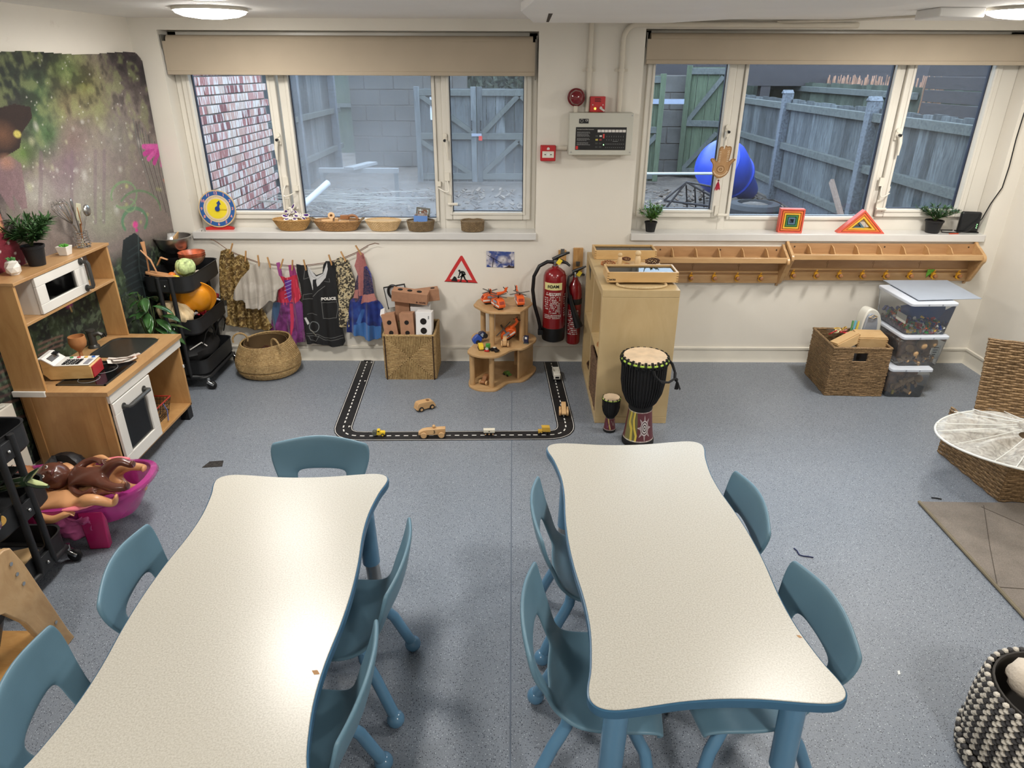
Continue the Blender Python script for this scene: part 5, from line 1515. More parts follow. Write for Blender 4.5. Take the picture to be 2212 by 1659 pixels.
B().bx(-0.026,0.026,-0.01,0.01,0.008,0.015).obj('chassis',M_BLK,t)
wheels(t,(-0.02,0.0,0.02),0.012,0.0075,M_WHL,0.004,hub=M_TOYW)
t=thing('toy_tipper','mustard yellow toy tipper truck at the right end of the front road','toy truck',(0.178,3.215,0.0036),R(4))
m_mus=mat('toy_mustard',(206,166,66),rough=0.4)
body(t,[(-0.012,0.018),(0.03,0.016),(0.026,0.044),(-0.018,0.046),(-0.016,0.03)],0.028,m_mus,'tipper_bed',0.001)
B().bx(-0.036,-0.014,-0.011,0.011,0.009,0.024).obj('cab',m_mus,t,bevel=0.001)
B().bx(-0.036,0.03,-0.009,0.009,0.005,0.014).obj('chassis',M_BLK,t)
for k in range(4):B().box((-0.006+k*0.009,-0.0148,0.031),(0.002,0.001,0.024),(0,R(20),0)).obj('rib',m_mus,t)
wheels(t,(-0.024,0.004,0.022),0.012,0.007,M_WHL,0.005)
t=thing('toy_lorry','white toy lorry with an open bed on the right-hand road','toy truck',(0.283,3.945,0.0036),R(-88))
mw_=mat('toy_white',(226,222,210),rough=0.35)
b=B();b.bx(-0.062,0.01,-0.022,-0.018,0.018,0.048);b.bx(-0.062,0.01,0.018,0.022,0.018,0.048);b.bx(-0.064,-0.06,-0.022,0.022,0.018,0.05);b.bx(-0.062,0.01,-0.02,0.02,0.016,0.022);b.bx(0.008,0.012,-0.022,0.022,0.018,0.05)
b.obj('open_bed',mw_,t,bevel=0.001)
B().bx(0.016,0.056,-0.021,0.021,0.014,0.05).obj('cab',mw_,t,bevel=0.004)
B().bx(0.0565,0.0572,-0.012,0.012,0.022,0.034).obj('grille',M_BPRINT,t)
wheels(t,(-0.045,-0.02,0.04),0.022,0.013,M_WHL,0.008)
t=thing('wooden_tractor','chunky wooden toy tractor standing on the near right road','toy car',(0.296,3.45,0.0036),R(-92),'plain wooden toy cars')
body(t,smooth_closed([(-0.05,0.014),(0.038,0.014),(0.05,0.02),(0.05,0.03),(0.02,0.04),(-0.045,0.052),(-0.052,0.045)],3),0.026,M_TOYW,bevel=0.003)
wheels(t,(0.022,),0.021,0.02,M_TOYW,0.012);wheels(t,(-0.018,),0.021,0.018,M_TOYW,0.010)
M_GAR=wood('garage_plywood',(200,164,118),(176,138,92),scale=(3,3,3),rough=0.45,bands=3)
gr_=thing('toy_garage','three-level wooden toy garage standing on the floor','toy garage',(0,0,0))
base=[(-.272,3.85),(-.255,3.79),(-.205,3.748),(-.15,3.738),(-.10,3.746),(-.065,3.79),(-.03,3.85),(.01,3.872),(.065,3.882),(.11,3.94),(.155,4.055),(.145,4.12),(.05,4.19),(-.12,4.19),(-.235,4.15),(-.275,4.05),(-.265,3.96)]
mid=[(-.272,3.84),(-.255,3.785),(-.205,3.748),(-.15,3.738),(-.09,3.745),(-.04,3.80),(-.01,3.845),(.03,3.868),(.065,3.872),(.11,3.93),(.155,4.035),(.13,4.12),(.05,4.18),(-.12,4.18),(-.235,4.14),(-.262,4.06),(-.235,3.97)]
top=[(-.238,4.02),(-.215,3.975),(-.135,3.885),(.03,3.885),(.055,3.90),(.122,4.05),(.118,4.09),(.085,4.18),(-.18,4.17),(-.235,4.05)]
B().prism(smooth_closed(base,4),0.0,0.014).obj('base_board',M_GAR,gr_,bevel=0.002)
B().prism(smooth_closed(mid,4),0.222,0.236).obj('middle_board',M_GAR,gr_,bevel=0.002)
B().prism(smooth_closed(top,4),0.452,0.466).obj('top_board',M_GAR,gr_,bevel=0.002)
for(x,y)in((-0.245,3.82),(-0.125,3.785),(-0.22,4.08),(0.03,4.14)):
 B().cyl((x,y,0.014),(x,y,0.222),0.0165,seg=18).obj('pillar',M_GAR,gr_)
for(x,y)in((-0.125,3.93),(-0.185,4.07),(0.06,4.0),(0.085,4.11)):
 B().cyl((x,y,0.236),(x,y,0.452),0.0165,seg=18).obj('pillar',M_GAR,gr_)
B().box((0.085,4.02,0.118),(0.012,0.25,0.208),R(-22)).obj('wall_panel',M_GAR,gr_)
B().box((-0.20,3.98,0.118),(0.012,0.22,0.208),R(-32)).obj('wall_panel',M_GAR,gr_)
B().box((-0.03,4.07,0.344),(0.16,0.012,0.216),R(8)).obj('wall_panel',M_GAR,gr_)
B().box((0.045,4.09,0.344),(0.012,0.14,0.216),R(10)).obj('wall_panel',M_GAR,gr_)
M_OR=mat('helicopter_orange',(226,96,38),rough=0.35)
M_HW=mat('helicopter_white',(230,222,214),rough=0.4)
M_GLS=mat('toy_window_grey',(150,160,176),rough=0.25)
def helicopter(label,loc,rz,rot=None,s=1.0):
 t=thing('toy_helicopter',label,'toy helicopter',loc,rz,'orange rescue helicopters on the toy garage',rot=rot)
 prof=smooth_closed([(-0.045,0.012),(0.03,0.010),(0.046,0.016),(0.048,0.026),(0.035,0.046),(0.015,0.054),(-0.03,0.054),(-0.046,0.04)],3)
 body(t,prof,0.036,M_OR,'fuselage',0.004)
 B().bx(-0.047,0.046,-0.0188,0.0188,0.018,0.027).obj('white_band',M_HW,t,bevel=0.001)
 B().bx(-0.02,0.02,-0.0193,0.0193,0.033,0.045).obj('side_window',M_GLS,t)
 B().box((0.041,0,0.037),(0.004,0.024,0.016),(0,R(-38),0)).obj('windscreen',mat('cockpit_orange_dark',(150,50,24),rough=0.3),t)
 for sy in(-1,1):
  hh=B().bx(-0.008,0.006,sy*0.0189,sy*0.0196,0.0165,0.0285).obj('letter_plate',M_BPRINT,t)
  text('H',0.012,M_WPRINT,hh,(-0.001,sy*0.0199,0.0225),(R(90),0,0 if sy<0 else PI),name='lettering',bold=0.0004)
 B().tube([(-0.04,0,0.045),(-0.075,0,0.05),(-0.09,0,0.055)],[0.010,0.007,0.005],10).obj('tail_boom',M_OR,t)
 B().prism([(-0.096,0.05),(-0.082,0.05),(-0.09,0.074),(-0.104,0.076)],-0.003,0.003,'xz').obj('tail_fin',M_OR,t)
 B().cyl((0.0,0,0.054),(0.0,0,0.064),0.004).obj('mast',M_BLK,t)
 for k in range(4):
  B().box((0,0,0.0),(0.055,0.009,0.002)).obj('rotor_blade',mat('grey_brown_rotor',(82,76,70),rough=0.4),t,loc=(0.027*math.cos(k*PI/2+.4),0.027*math.sin(k*PI/2+.4),0.064),rot=(0,0,k*PI/2+.4))
 for k in range(2):
  B().box((-0.094,-0.006,0.062),(0.004,0.002,0.04),(0,k*PI/2+.7,0)).obj('tail_rotor',M_BLK,t)
 B().bx(-0.03,0.03,-0.014,0.014,0.0,0.012).obj('undercarriage',M_BLK,t,bevel=0.002)
 t.scale=(1.12,1.3,1.22)
 return t
helicopter('orange rescue helicopter at the back left of the garage roof',(-0.14,4.05,0.466),R(200))
helicopter('orange rescue helicopter nearest the front edge of the garage roof',(-0.085,3.955,0.466),R(-62))
helicopter('orange rescue helicopter alone at the right of the garage roof',(0.045,4.02,0.466),R(-80))
helicopter('orange rescue helicopter tipped on its side on the middle garage level',(-0.005,4.0,0.262),0,rot=(R(-18),R(38),R(168)))
zm=0.236
t=thing('toy_dump_truck','blue toy dump truck tipped up on the middle garage level','toy truck',(-0.185,3.98,zm+0.012),rot=(R(-10),R(-38),R(20)))
body(t,smooth_closed([(-0.05,0.01),(0.0,0.01),(0.0,0.05),(-0.05,0.045)],3),0.045,mat('toy_blue',(44,78,168),rough=0.35),'dump_bed',0.003)
body(t,[(0.004,0.008),(0.045,0.008),(0.04,0.04),(0.02,0.052),(0.004,0.05)],0.042,mat('toy_dark_blue',(28,36,70),rough=0.35),'cab',0.004)
B().bx(0.01,0.03,-0.0215,-0.0205,0.022,0.042).obj('cab_window',M_GLS,t)
wheels(t,(-0.032,0.03),0.024,0.015,M_WHL,0.010)
t=thing('toy_van','small yellow toy van on the middle garage level','toy van',(-0.192,3.855,zm),R(-78))
body(t,smooth_closed([(-0.026,0.006),(0.026,0.006),(0.028,0.018),(0.018,0.033),(-0.024,0.034)],3),0.028,M_TY,bevel=0.002)
B().box((0.022,0,0.024),(0.003,0.02,0.01),(0,R(-35),0)).obj('windscreen',M_GLS,t);wheels(t,(-0.016,0.016),0.014,0.008,M_WHL,0.005)
t=thing('toy_engine','small green and red toy train engine on the middle garage level','toy train',(-0.15,3.84,zm),R(-98))
mg=mat('toy_green',(72,150,62),rough=0.35)
B().cyl((-0.006,0,0.02),(0.026,0,0.02),0.011,seg=18).obj('boiler',mg,t);B().bx(-0.028,-0.006,-0.013,0.013,0.008,0.036).obj('cab',mg,t,bevel=0.002)
B().cyl((0.016,0,0.028),(0.016,0,0.04),0.004).obj('funnel',mg,t);B().lathe([(0,0),(0.009,0),(0.0095,0.003),(0,0.003)],18,(0.026,0,0.02),Euler((0,R(90),0)).to_matrix()).obj('smokebox_door',mat('pale_grey_toy',(196,196,194),rough=0.4),t)
B().bx(0.024,0.034,-0.014,0.014,0.004,0.011).obj('red_buffer_beam',mat('toy_red',(196,40,40),rough=0.35),t);wheels(t,(-0.016,0.006,0.02),0.012,0.006,M_WHL,0.004)
t=thing('toy_car','small black and cream toy police-style car on the middle garage level','toy car',(-0.105,3.82,zm),R(-40))
body(t,smooth_closed([(-0.026,0.006),(0.026,0.006),(0.026,0.014),(0.012,0.017),(0.004,0.025),(-0.014,0.025),(-0.024,0.016)],3),0.024,M_BLK,bevel=0.002)
B().bx(-0.012,0.004,-0.009,0.009,0.0248,0.0262).obj('cream_roof',mat('toy_cream',(222,216,198)),t);wheels(t,(-0.016,0.016),0.012,0.007,M_WHL,0.005)
t=thing('wooden_tractor','plain wooden toy tractor below the tipped helicopter','toy car',(-0.045,3.915,zm),R(-90),'plain wooden toy cars')
body(t,[(-0.035,0.012),(0.035,0.012),(0.036,0.03),(0.01,0.034),(-0.004,0.055),(-0.032,0.056)],0.024,M_TOYW,bevel=0.003);wheels(t,(-0.018,0.022),0.019,0.014,M_TOYW,0.009)
t=thing('toy_fuel_pump','dark blue toy fuel pump with white screen at the garage edge','toy fuel pump',(0.088,3.955,zm),R(-14))
B().bx(-0.016,0.016,-0.012,0.012,0,0.006).obj('pump_base',mat('roller_grey',(92,96,88)),t);B().bx(-0.0135,0.0135,-0.010,0.010,0.006,0.052).obj('pump_body',mat('toy_dark_blue',(28,36,70)),t,bevel=0.002)
B().bx(-0.007,0.007,-0.0106,-0.010,0.032,0.046).obj('screen',mat('paper_white',(240,240,236)),t);B().tube([(-0.0135,0,0.045),(-0.02,0,0.04),(-0.02,0,0.015),(-0.0135,0,0.012)],0.002,6).obj('fuel_hose',M_HW,t)
t=thing('wooden_car','brown two-tone wooden toy car on the garage floor board','toy car',(-0.165,3.845,0.014),R(-118),'plain wooden toy cars')
body(t,smooth_closed([(-0.035,0.012),(0.04,0.012),(0.042,0.026),(0.022,0.032),(0.008,0.05),(-0.026,0.052)],3),0.03,M_TOYW2,bevel=0.004);wheels(t,(-0.02,0.024),0.022,0.014,M_TOYW,0.011)
t=thing('toy_car','small green toy car on the garage floor board','toy car',(-0.03,3.96,0.014),R(-48))
body(t,smooth_closed([(-0.026,0.006),(0.026,0.006),(0.028,0.014),(0.014,0.018),(0.006,0.027),(-0.014,0.027),(-0.026,0.016)],3),0.026,mat('toy_olive',(84,116,52),rough=0.4),bevel=0.002);wheels(t,(-0.016,0.016),0.013,0.007,M_WHL,0.005)
# ================================================================ BASKETS OF BOXES
bk=thing('seagrass_cube_basket','seagrass cube basket with crossed weave, full of cardboard boxes','basket',(-0.642,4.07,0))
w,d,h=0.315,0.29,0.295
b=B();rs=random.Random(8)
def cross_face(b,f,W_,H_):
 n=30
 for k in range(n):
  t=(k+0.5)/n*H_;q=min(t,H_-t)/(H_/2)*(W_/2)
  for x0,x1 in((0.0,q),(W_-q,W_)):
   if x1-x0>0.006:
    m=max(3,int((x1-x0)/0.02));b.tube([f(x0+(x1-x0)*i/m,t+rs.uniform(-.001,.001),rs.uniform(0,.0015))for i in range(m+1)],0.0055,5)
  t=(k+0.5)/n*W_;q=min(t,W_-t)/(W_/2)*(H_/2)
  for z0,z1 in((0.0,q),(H_-q,H_)):
   if z1-z0>0.006:
    m=max(3,int((z1-z0)/0.02));b.tube([f(t+rs.uniform(-.001,.001),z0+(z1-z0)*i/m,rs.uniform(0,.0015))for i in range(m+1)],0.0055,5)
cross_face(b,lambda x,z,o:(x-w/2,-d/2-o,z),w,h)
cross_face(b,lambda x,z,o:(w/2+o,x-d/2,z),d,h)
cross_face(b,lambda x,z,o:(-w/2-o,x-d/2,z),d,h)
b.obj('woven_sides',M_SEA,bk,sharp=60)['kind']='stuff'
b=B();b.bx(-w/2+.002,w/2-.002,-d/2+.002,-d/2+.006,0,h);b.bx(-w/2+.002,w/2-.002,d/2-.006,d/2,0,h);b.bx(-w/2+.002,-w/2+.006,-d/2,d/2,0,h);b.bx(w/2-.006,w/2-.002,-d/2,d/2,0,h);b.bx(-w/2+.003,w/2-.003,-d/2+.003,d/2,0,0.006)
b.obj('lining',mat('basket_lining',(116,92,62)),bk,sharp=None)
b=B()
for sx in(-1,1):b.cyl((sx*(w/2-0.008),-d/2-0.006,0.0),(sx*(w/2-0.008),-d/2-0.006,h),0.004,seg=6)
b.obj('corner_cord',mat('dark_corner_cord',(60,42,28),rough=0.8),bk)
b=B();rope_rect(b,-w/2,w/2,-d/2,d/2,h,0.008,26,0.0008,7);b.obj('rim',M_SEA,bk)
M_CARD=mat('brown_cardboard',(162,120,92),rough=0.8,var=0.06,vs=30)
M_CARDW=mat('white_cardboard',(226,224,222),rough=0.6,var=0.02)
M_HOLE=mat('hole_shade',(24,18,16),rough=0.9)  # near-black colour standing in for the shade inside the box holes
def carton(label,loc,rot,s,m,holes,cat='box',extra=None):
 """round holes are flat dark discs, coloured for the shade inside"""
 t=thing('cardboard_box',label,cat,loc,group='bottle boxes in the seagrass basket',rot=rot)
 B().box((0,0,0),s).obj('carton',m,t,bevel=0.0015)
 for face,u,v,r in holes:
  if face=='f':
   B().lathe([(0,0.0),(r,0.0),(r,0.0012),(0,0.0012)],22,(u,-s[1]/2,v),Euler((R(90),0,0)).to_matrix()).obj('hole_shade_disc',M_HOLE,t)
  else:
   B().lathe([(0,0.0),(r,0.0),(r,0.0012),(0,0.0012)],22,(u,v,s[2]/2)).obj('hole_shade_disc',M_HOLE,t)
 return t
carton('brown box with round holes standing at the left of the basket',(-0.758,3.995,0.315),(R(-12),R(-8),R(6)),(0.082,0.085,0.2),M_CARD,[('f',0,0.045,0.014),('f',0,-0.02,0.014)])
carton('brown box with round holes standing in the middle of the basket',(-0.652,4.0,0.315),(R(-10),R(-3),0),(0.085,0.085,0.205),M_CARD,[('f',0,0.045,0.014),('f',0,-0.02,0.014)])
t=carton('white box with two large round holes at the right of the basket',(-0.548,4.0,0.325),(R(-8),R(1),R(-2)),(0.098,0.085,0.205),M_CARDW,[('f',-0.002,0.045,0.020),('f',0.0,-0.014,0.020)])
B().bx(0.026,0.034,-0.0432,-0.0426,0.06,0.08).obj('small_logo',mat('grey_print',(150,150,150)),t)
t=carton('long brown box lying across the top, holes along its upper face',(-0.64,4.09,0.50),(R(6),R(6),R(-3)),(0.225,0.075,0.07),M_CARD,[('t',-0.065,0.0,0.016),('t',-0.005,0.0,0.016),('t',0.055,0.0,0.016)])
text('HOPE',0.016,mat('dark_brown_print',(70,40,30)),t,(0.082,-0.0382,-0.022),name='lettering',bold=0.0006)
B().lathe([(0,0),(0.006,0),(0.006,0.0005),(0,0.0005)],16,(0.048,-0.0376,-0.022),Euler((R(90),0,0)).to_matrix()).obj('round_logo',mat('dark_brown_print',(70,40,30)),t)
carton('brown box jutting out to the right behind the long one',(-0.56,4.16,0.485),(0,R(-4),R(12)),(0.18,0.07,0.075),M_CARD,[('t',0.055,0.0,0.014)])
carton('brown upright box wedged behind the front row',(-0.70,4.13,0.40),(R(-4),0,R(4)),(0.09,0.07,0.14),M_CARD,[])
carton('white box leaning out at the left rear of the basket',(-0.79,4.06,0.35),(0,R(-26),R(8)),(0.03,0.11,0.13),M_CARDW,[])
carton('white low box behind the white one with holes',(-0.585,4.12,0.37),(0,0,0),(0.12,0.07,0.12),M_CARDW,[])
t=thing('toy_steering_board','grey board with a black rimmed wheel behind the boxes','toy',(-0.745,4.185,0.40),rot=(R(-6),R(-10),0))
B().bx(-0.055,0.075,-0.006,0.004,0,0.13).obj('grey_board',mat('pale_grey_toy',(196,196,194)),t)
B().tube([(0.0+0.032*math.cos(a),-0.018,0.10+0.04*math.sin(a))for a in[i*PI/12 for i in range(24)]],0.008,8,closed=True).obj('wheel_rim',M_BLK,t)
b=B();b.bx(-0.06,-0.056,-0.008,0.006,-0.01,0.135);b.bx(-0.06,0.08,-0.008,0.006,0.13,0.136);b.bx(0.075,0.08,-0.008,0.006,0,0.136);b.obj('black_frame',M_BLK,t)
rb=thing('belly_basket','round soft seagrass belly basket with two loop handles','basket',(-1.575,4.035,0))
b=B();rows=26;prof_=lambda u:0.145+0.06*math.sin(PI*min(1,0.25+u*0.95))if u>0.02 else 0.15
def brad(u):
 pts=[(0,.165),(.12,.185),(.3,.196),(.5,.192),(.75,.172),(1,.148)]
 for(a,ra),(c,rc)in zip(pts[:-1],pts[1:]):
  if u<=c:return ra+(rc-ra)*(u-a)/(c-a)
 return pts[-1][1]
for k in range(rows):
 u=(k+.5)/rows
 sag=0.86 if 0.18<u<0.26 else 1.0
 rr0=brad(u)*(0.965 if sag<1 else 1)
 z=0.008+u*0.215
 pts=[]
 for i in range(64):
  a=2*PI*i/64;wob=1+0.02*math.sin(2*a+1)+0.012*math.sin(5*a+u*4)
  twist=0.0018*math.sin(i*PI/1.0+k)
  pts.append(((rr0*wob+twist)*math.cos(a),(rr0*wob+twist)*math.sin(a)*0.92,z+0.014*u*math.sin(a+0.8)))
 b.tube(pts,[0.0058*(0.82+0.36*(i%2))for i in range(64)],6,closed=True)
b.obj('woven_wall',M_SEA,rb,sharp=60)['kind']='stuff'
B().lathe([(0,0.004),(.165,.004),(.19,.07),(.186,.12),(.145,.215),(.142,.215),(.18,.12),(.16,.012),(0,0.01)],40,wob=lambda a,z:0.91).obj('lining',mat('basket_lining',(116,92,62)),rb)
for(cx,cy,a0,s_)in((-0.155,0.0,0.3,1),(0.10,-0.10,-0.7,1)):
 pts=[(cx+math.cos(a0)*0.045*math.cos(q),cy+math.sin(a0)*0.045*math.cos(q)-0.012,0.215+0.045*math.sin(q)*s_+0.01)for q in[PI*i/10 for i in range(-1,12)]]
 B().tube(pts,0.006,8).obj('loop_handle',M_SEA,rb)
t=thing('belt','dark brown leather strap lying inside the belly basket','strap',(-1.57,4.05,0.13))
B().tube([(-0.08,0.0,0.0),(-0.03,0.03,0.03),(0.03,-0.01,0.035),(0.08,0.04,0.02)],0.012,8,flat=0.4).obj('leather',mat('dark_brown_leather',(70,40,30),rough=0.5),t)
B().box((0.03,-0.02,0.03),(0.05,0.04,0.02),(0.3,0.2,0.4)).obj('pouch',mat('dark_brown_leather',(70,40,30)),t,bevel=0.004)
# ================================================================ DRESSING-UP CLOTHES ON A LINE
YC=YW-0.045
def pxw(pts,y=YC):
 return[PY(x,yy,y)for x,yy in pts]
rope_px=[(455,517),(462,519),(470,524),(494,541),(515,550),(540,560),(560,567),(592,571),(630,574),(660,573),(700,568),(735,560),(770,545),(795,530),(810,525),(819,527)]
tag(B().tube(pxw(rope_px),0.0022,6).obj('twine_line',mat('brown_twine',(104,70,50),rough=0.8)),'thin brown twine strung along the wall as a clothes line','line')
tag(B().tube([p+Vector((0,0.003,-0.008))for p in pxw(rope_px[3:14])],0.0018,6).obj('twine_line',mat('brown_twine',(104,70,50))),'second strand of twine sagging just below the clothes line','line')
def cloth(name,label,cat,px,paint,y=YC,seed=0,ss=1.6,folds=0.012,mat_=None,dirx=(1,0),sag=0.0):
 xs=[p[0]for p in px];ys=[p[1]for p in px]
 x0,x1,y0,y1=min(xs),max(xs),min(ys),max(ys)
 W_,H_=int((x1-x0)*ss),int((y1-y0)*ss)
 c=Paint(W_,H_,(128,128,128))
 T=lambda pts:[((a-x0)/(x1-x0)*W_,(y1-b)/(y1-y0)*H_)for a,b in pts]
 paint(c,T,W_,H_)
 A,Bq,Cq,D=PY(x0,y1,y),PY(x1,y1,y),PY(x0,y0,y),PY(x1,y0,y)
 poly=np.array(T(px))
 test=Paint(W_,H_,(0,0,0));test.poly([tuple(q)for q in poly],(255,255,255))
 inside=test.a[...,0]>0.5
 org=PY((x0+x1)/2,y0,y)
 def f(u,v):
  X=(A.x*(1-u)+Bq.x*u)*(1-v)+(Cq.x*(1-u)+D.x*u)*v
  Z=A.z*(1-v)+Cq.z*v
  k=folds*(1.15-v)
  Yd=y-0.004-k*(np.sin((X*dirx[0])*75+seed+2.2*np.sin(v*3+seed))*0.6+np.sin(X*131+seed*2-v*2.5)*0.4+0.6)-sag*np.sin(v*PI)
  return X-org.x,Yd-org.y,Z-org.z
 o=Paint.sheet(c,name,f,mat_ or attr_mat('dress_cloth',rough=0.8,sheen=0.2,bmp=0.1,bs_=300),keep=lambda u,v:inside,solid=0.003,loc=tuple(org))
 tag(o,label,cat)
 return o,org
z6=lambda pts:[(440+x/6.379,500+yy/6.379)for x,yy in pts]
z7=lambda pts:[(640+x/6.914,520+yy/6.914)for x,yy in pts]
def pg(c,T,W_,H_):
 c.a[:]=np.array(C(104,80,44)[:3])
 n=c.nz(9,2);c.mix(np.clip((n-0.45)*6,0,1)*0.9,(150,122,70));n=c.nz(5,7);c.mix(np.clip((n-0.55)*7,0,1),(196,170,112));n=c.nz(14,5);c.mix(np.clip((0.42-n)*6,0,1)*0.7,(58,42,24))
 for k in range(90):
  x,yy=random.uniform(0,W_),random.uniform(0,H_);a=random.uniform(0,6.28);r=random.uniform(4,10)
  c.line([(x+r*math.cos(a+q),yy+r*math.sin(a+q))for q in(0,.6,1.2,1.8)],1.3,(206,182,126))
cloth('gold_gown','ornate antique gold brocade gown, leftmost on the clothes line','costume',z6([(240,270),(310,240),(360,240),(420,300),(430,350),(500,310),(600,350),(640,440),(640,600),(700,750),(760,900),(800,1000),(830,1050),(900,1200),(955,1310),(900,1350),(720,1340),(600,1320),(520,1300),(420,1300),(330,1270),(300,1200),(340,1150),(330,1050),(320,930),(240,920),(225,700),(215,400)]),pg,y=YC,seed=1,folds=0.014,mat_=attr_mat('gold_brocade',rough=0.5,metal=0.25,bmp=0.7,bs_=160))
def pt(c,T,W_,H_):
 c.a[:]=np.array(C(178,170,158)[:3]);n=c.nz(26,3);c.mix(np.clip((n-.5)*4,0,1)*.6,(206,200,190))
 for k in range(26):
  x=W_*.46;c.line([(x+(k-13)*1.2,H_),(W_*k/26,H_*.15)],1.2,(150,140,126)if k%2 else(190,182,170),.2)
 c.line([(0,H_*.2),(W_*.5,H_*.24),(W_,H_*.5)],1.5,(150,142,130),.6)
cloth('tulle_skirt','pale greyish white layered tulle skirt hanging over the gold gown','costume',z6([(740,430),(800,420),(900,430),(960,520),(1060,620),(1110,720),(1100,750),(1020,800),(1010,930),(960,960),(900,950),(860,1000),(780,1060),(680,1060),(600,1040),(590,970),(500,940),(410,920),(430,820),(500,660),(600,550),(680,460)]),pt,y=YC-0.035,seed=3,folds=0.02)
def pm(c,T,W_,H_):
 P2=lambda pts:T(z6(pts))
 c.a[:]=np.array(C(104,40,100)[:3]);n=c.nz(12,5);c.mix(np.clip((n-.5)*5,0,1)*.7,(140,66,136));c.mix(np.clip((.42-n)*5,0,1)*.7,(66,20,64))
 c.poly(P2([(1010,600),(1110,615),(1190,615),(1290,560),(1310,750),(1360,880),(1300,945),(1180,960),(1010,960),(1030,800)]),(186,34,62))
 for k in range(40):
  x=1010+random.random()*330;yy=600+random.random()*330;c.line(P2([(x,yy),(x+10,yy+70)]),1.6,random.choice(((226,80,104),(120,14,40),(240,120,130))))
 c.poly(P2([(1110,660),(1210,650),(1215,900),(1185,960),(1160,900)]),(96,44,140));
 for k in range(5):c.line(P2([(1120,700+k*50),(1210,660+k*50)]),2,(170,160,210))
 c.poly(P2([(990,430),(1060,420),(1085,610),(1040,600)]),(150,66,130));c.poly(P2([(1150,460),(1245,450),(1290,590),(1190,600)]),(150,50,110))
 c.poly(P2([(965,960),(1075,960),(1040,1100),(985,1340),(940,1150)]),(62,90,124));c.poly(P2([(1185,970),(1235,980),(1240,1300),(1210,1480),(1205,1200)]),(196,50,84));c.poly(P2([(1240,970),(1370,980),(1400,1300),(1300,1400)]),(120,58,128),.7)
cloth('mermaid_dress','purple costume dress with shiny red bodice on the line','costume',z6([(1000,430),(1050,420),(1075,520),(1085,600),(1130,625),(1190,615),(1165,460),(1240,450),(1290,600),(1310,750),(1350,880),(1320,930),(1365,970),(1380,1200),(1410,1430),(1400,1510),(1290,1520),(1280,1580),(1210,1500),(1080,1430),(920,1410),(940,1150),(965,960),(1010,950),(1030,800),(1060,740),(1040,600)]),pm,y=YC,seed=5,folds=0.014,mat_=attr_mat('satin_cloth',rough=0.42,sheen=0.3))
def pp(c,T,W_,H_):
 P2=lambda pts:T(z7(pts));g=(120,120,118)
 c.a[:]=np.array(C(20,20,22)[:3])
 c.poly(P2([(165,365),(180,480),(230,640),(250,720),(340,650),(440,540),(470,420),(460,320),(400,480),(300,520),(230,440)]),(196,196,196));c.line(P2([(180,400),(240,520),(320,560),(420,480)]),1.2,(130,130,130))
 c.poly(P2([(250,570),(305,558),(300,600),(325,700),(255,722),(248,620)]),(22,22,26))
 c.line(P2([(105,860),(110,785),(240,770)]),1.2,g);c.line(P2([(105,850),(250,845)]),1.2,g);c.line(P2([(255,810),(330,730),(430,660)]),1.6,g);c.line(P2([(130,430),(115,560),(190,540)]),1.2,g);c.line(P2([(420,590),(500,600),(490,550)]),1.2,g)
 c.line(P2([(365,850),(380,910),(405,1140),(600,1130),(625,960),(585,825),(365,850)]),1.3,g);c.line(P2([(380,905),(600,890)]),1.3,g)
 c.line(P2([(160,1365),(330,1380),(440,1440),(580,1430),(700,1390)]),1.2,g);c.line(P2([(160,1400),(330,1410),(440,1475),(580,1470),(710,1430)]),1.2,g);c.line(P2([(190,1400),(220,1470),(300,1490),(345,1400)]),1.2,g)
 c.poly(P2([(125,1130),(155,1120),(200,1215),(175,1235)]),(200,200,198));c.line(P2([(170,1075),(250,1060),(310,1085)]),1.2,g)
 for k in range(24):
  a=k*PI/12;b2=a+PI/12;c.line(P2([(270+72*math.cos(a),1265+80*math.sin(a)),(270+72*math.cos(b2),1265+80*math.sin(b2))]),2.4,(120,124,124))
 c.line(P2([(215,1320),(300,1390)]),3,(140,138,128))
vest,vo=cloth('police_tabard','black police costume tabard with white shirt and tie print','costume',z7([(0,345),(90,360),(165,365),(230,440),(300,500),(390,470),(400,360),(440,300),(470,300),(560,310),(590,380),(600,600),(620,830),(650,1000),(690,1250),(740,1480),(700,1560),(560,1580),(430,1550),(300,1530),(170,1535),(140,1400),(110,1100),(90,850),(60,640),(10,480)]),pp,y=YC-0.012,seed=7,folds=0.007,mat_=attr_mat('tabard_cloth',rough=0.75))
lp=PY(640+482/6.914,520+868/6.914,YC-0.034)
text('POLICE',0.025,M_WPRINT,vest,tuple(lp-vo),(R(90),R(-3),0),name='lettering',bold=0.0012,sx=1.15)
def pl(c,T,W_,H_):
 c.a[:]=np.array(C(196,182,146)[:3]);n=c.nz(16,4);c.mix(np.clip((n-.5)*4,0,1)*.5,(178,150,96))
 n=c.nz(6.5,11,2);c.mix(((n>0.54)|(n<0.3))*0.95,(34,28,24))
cloth('leopard_top','cream and black leopard print top on the line','costume',z7([(600,270),(650,240),(740,260),(790,300),(830,450),(880,640),(870,750),(800,860),(780,980),(800,1280),(720,1290),(655,1260),(650,1150),(620,950),(600,820),(650,760),(600,620),(560,450),(560,330)]),pl,y=YC-0.002,seed=2,folds=0.014)
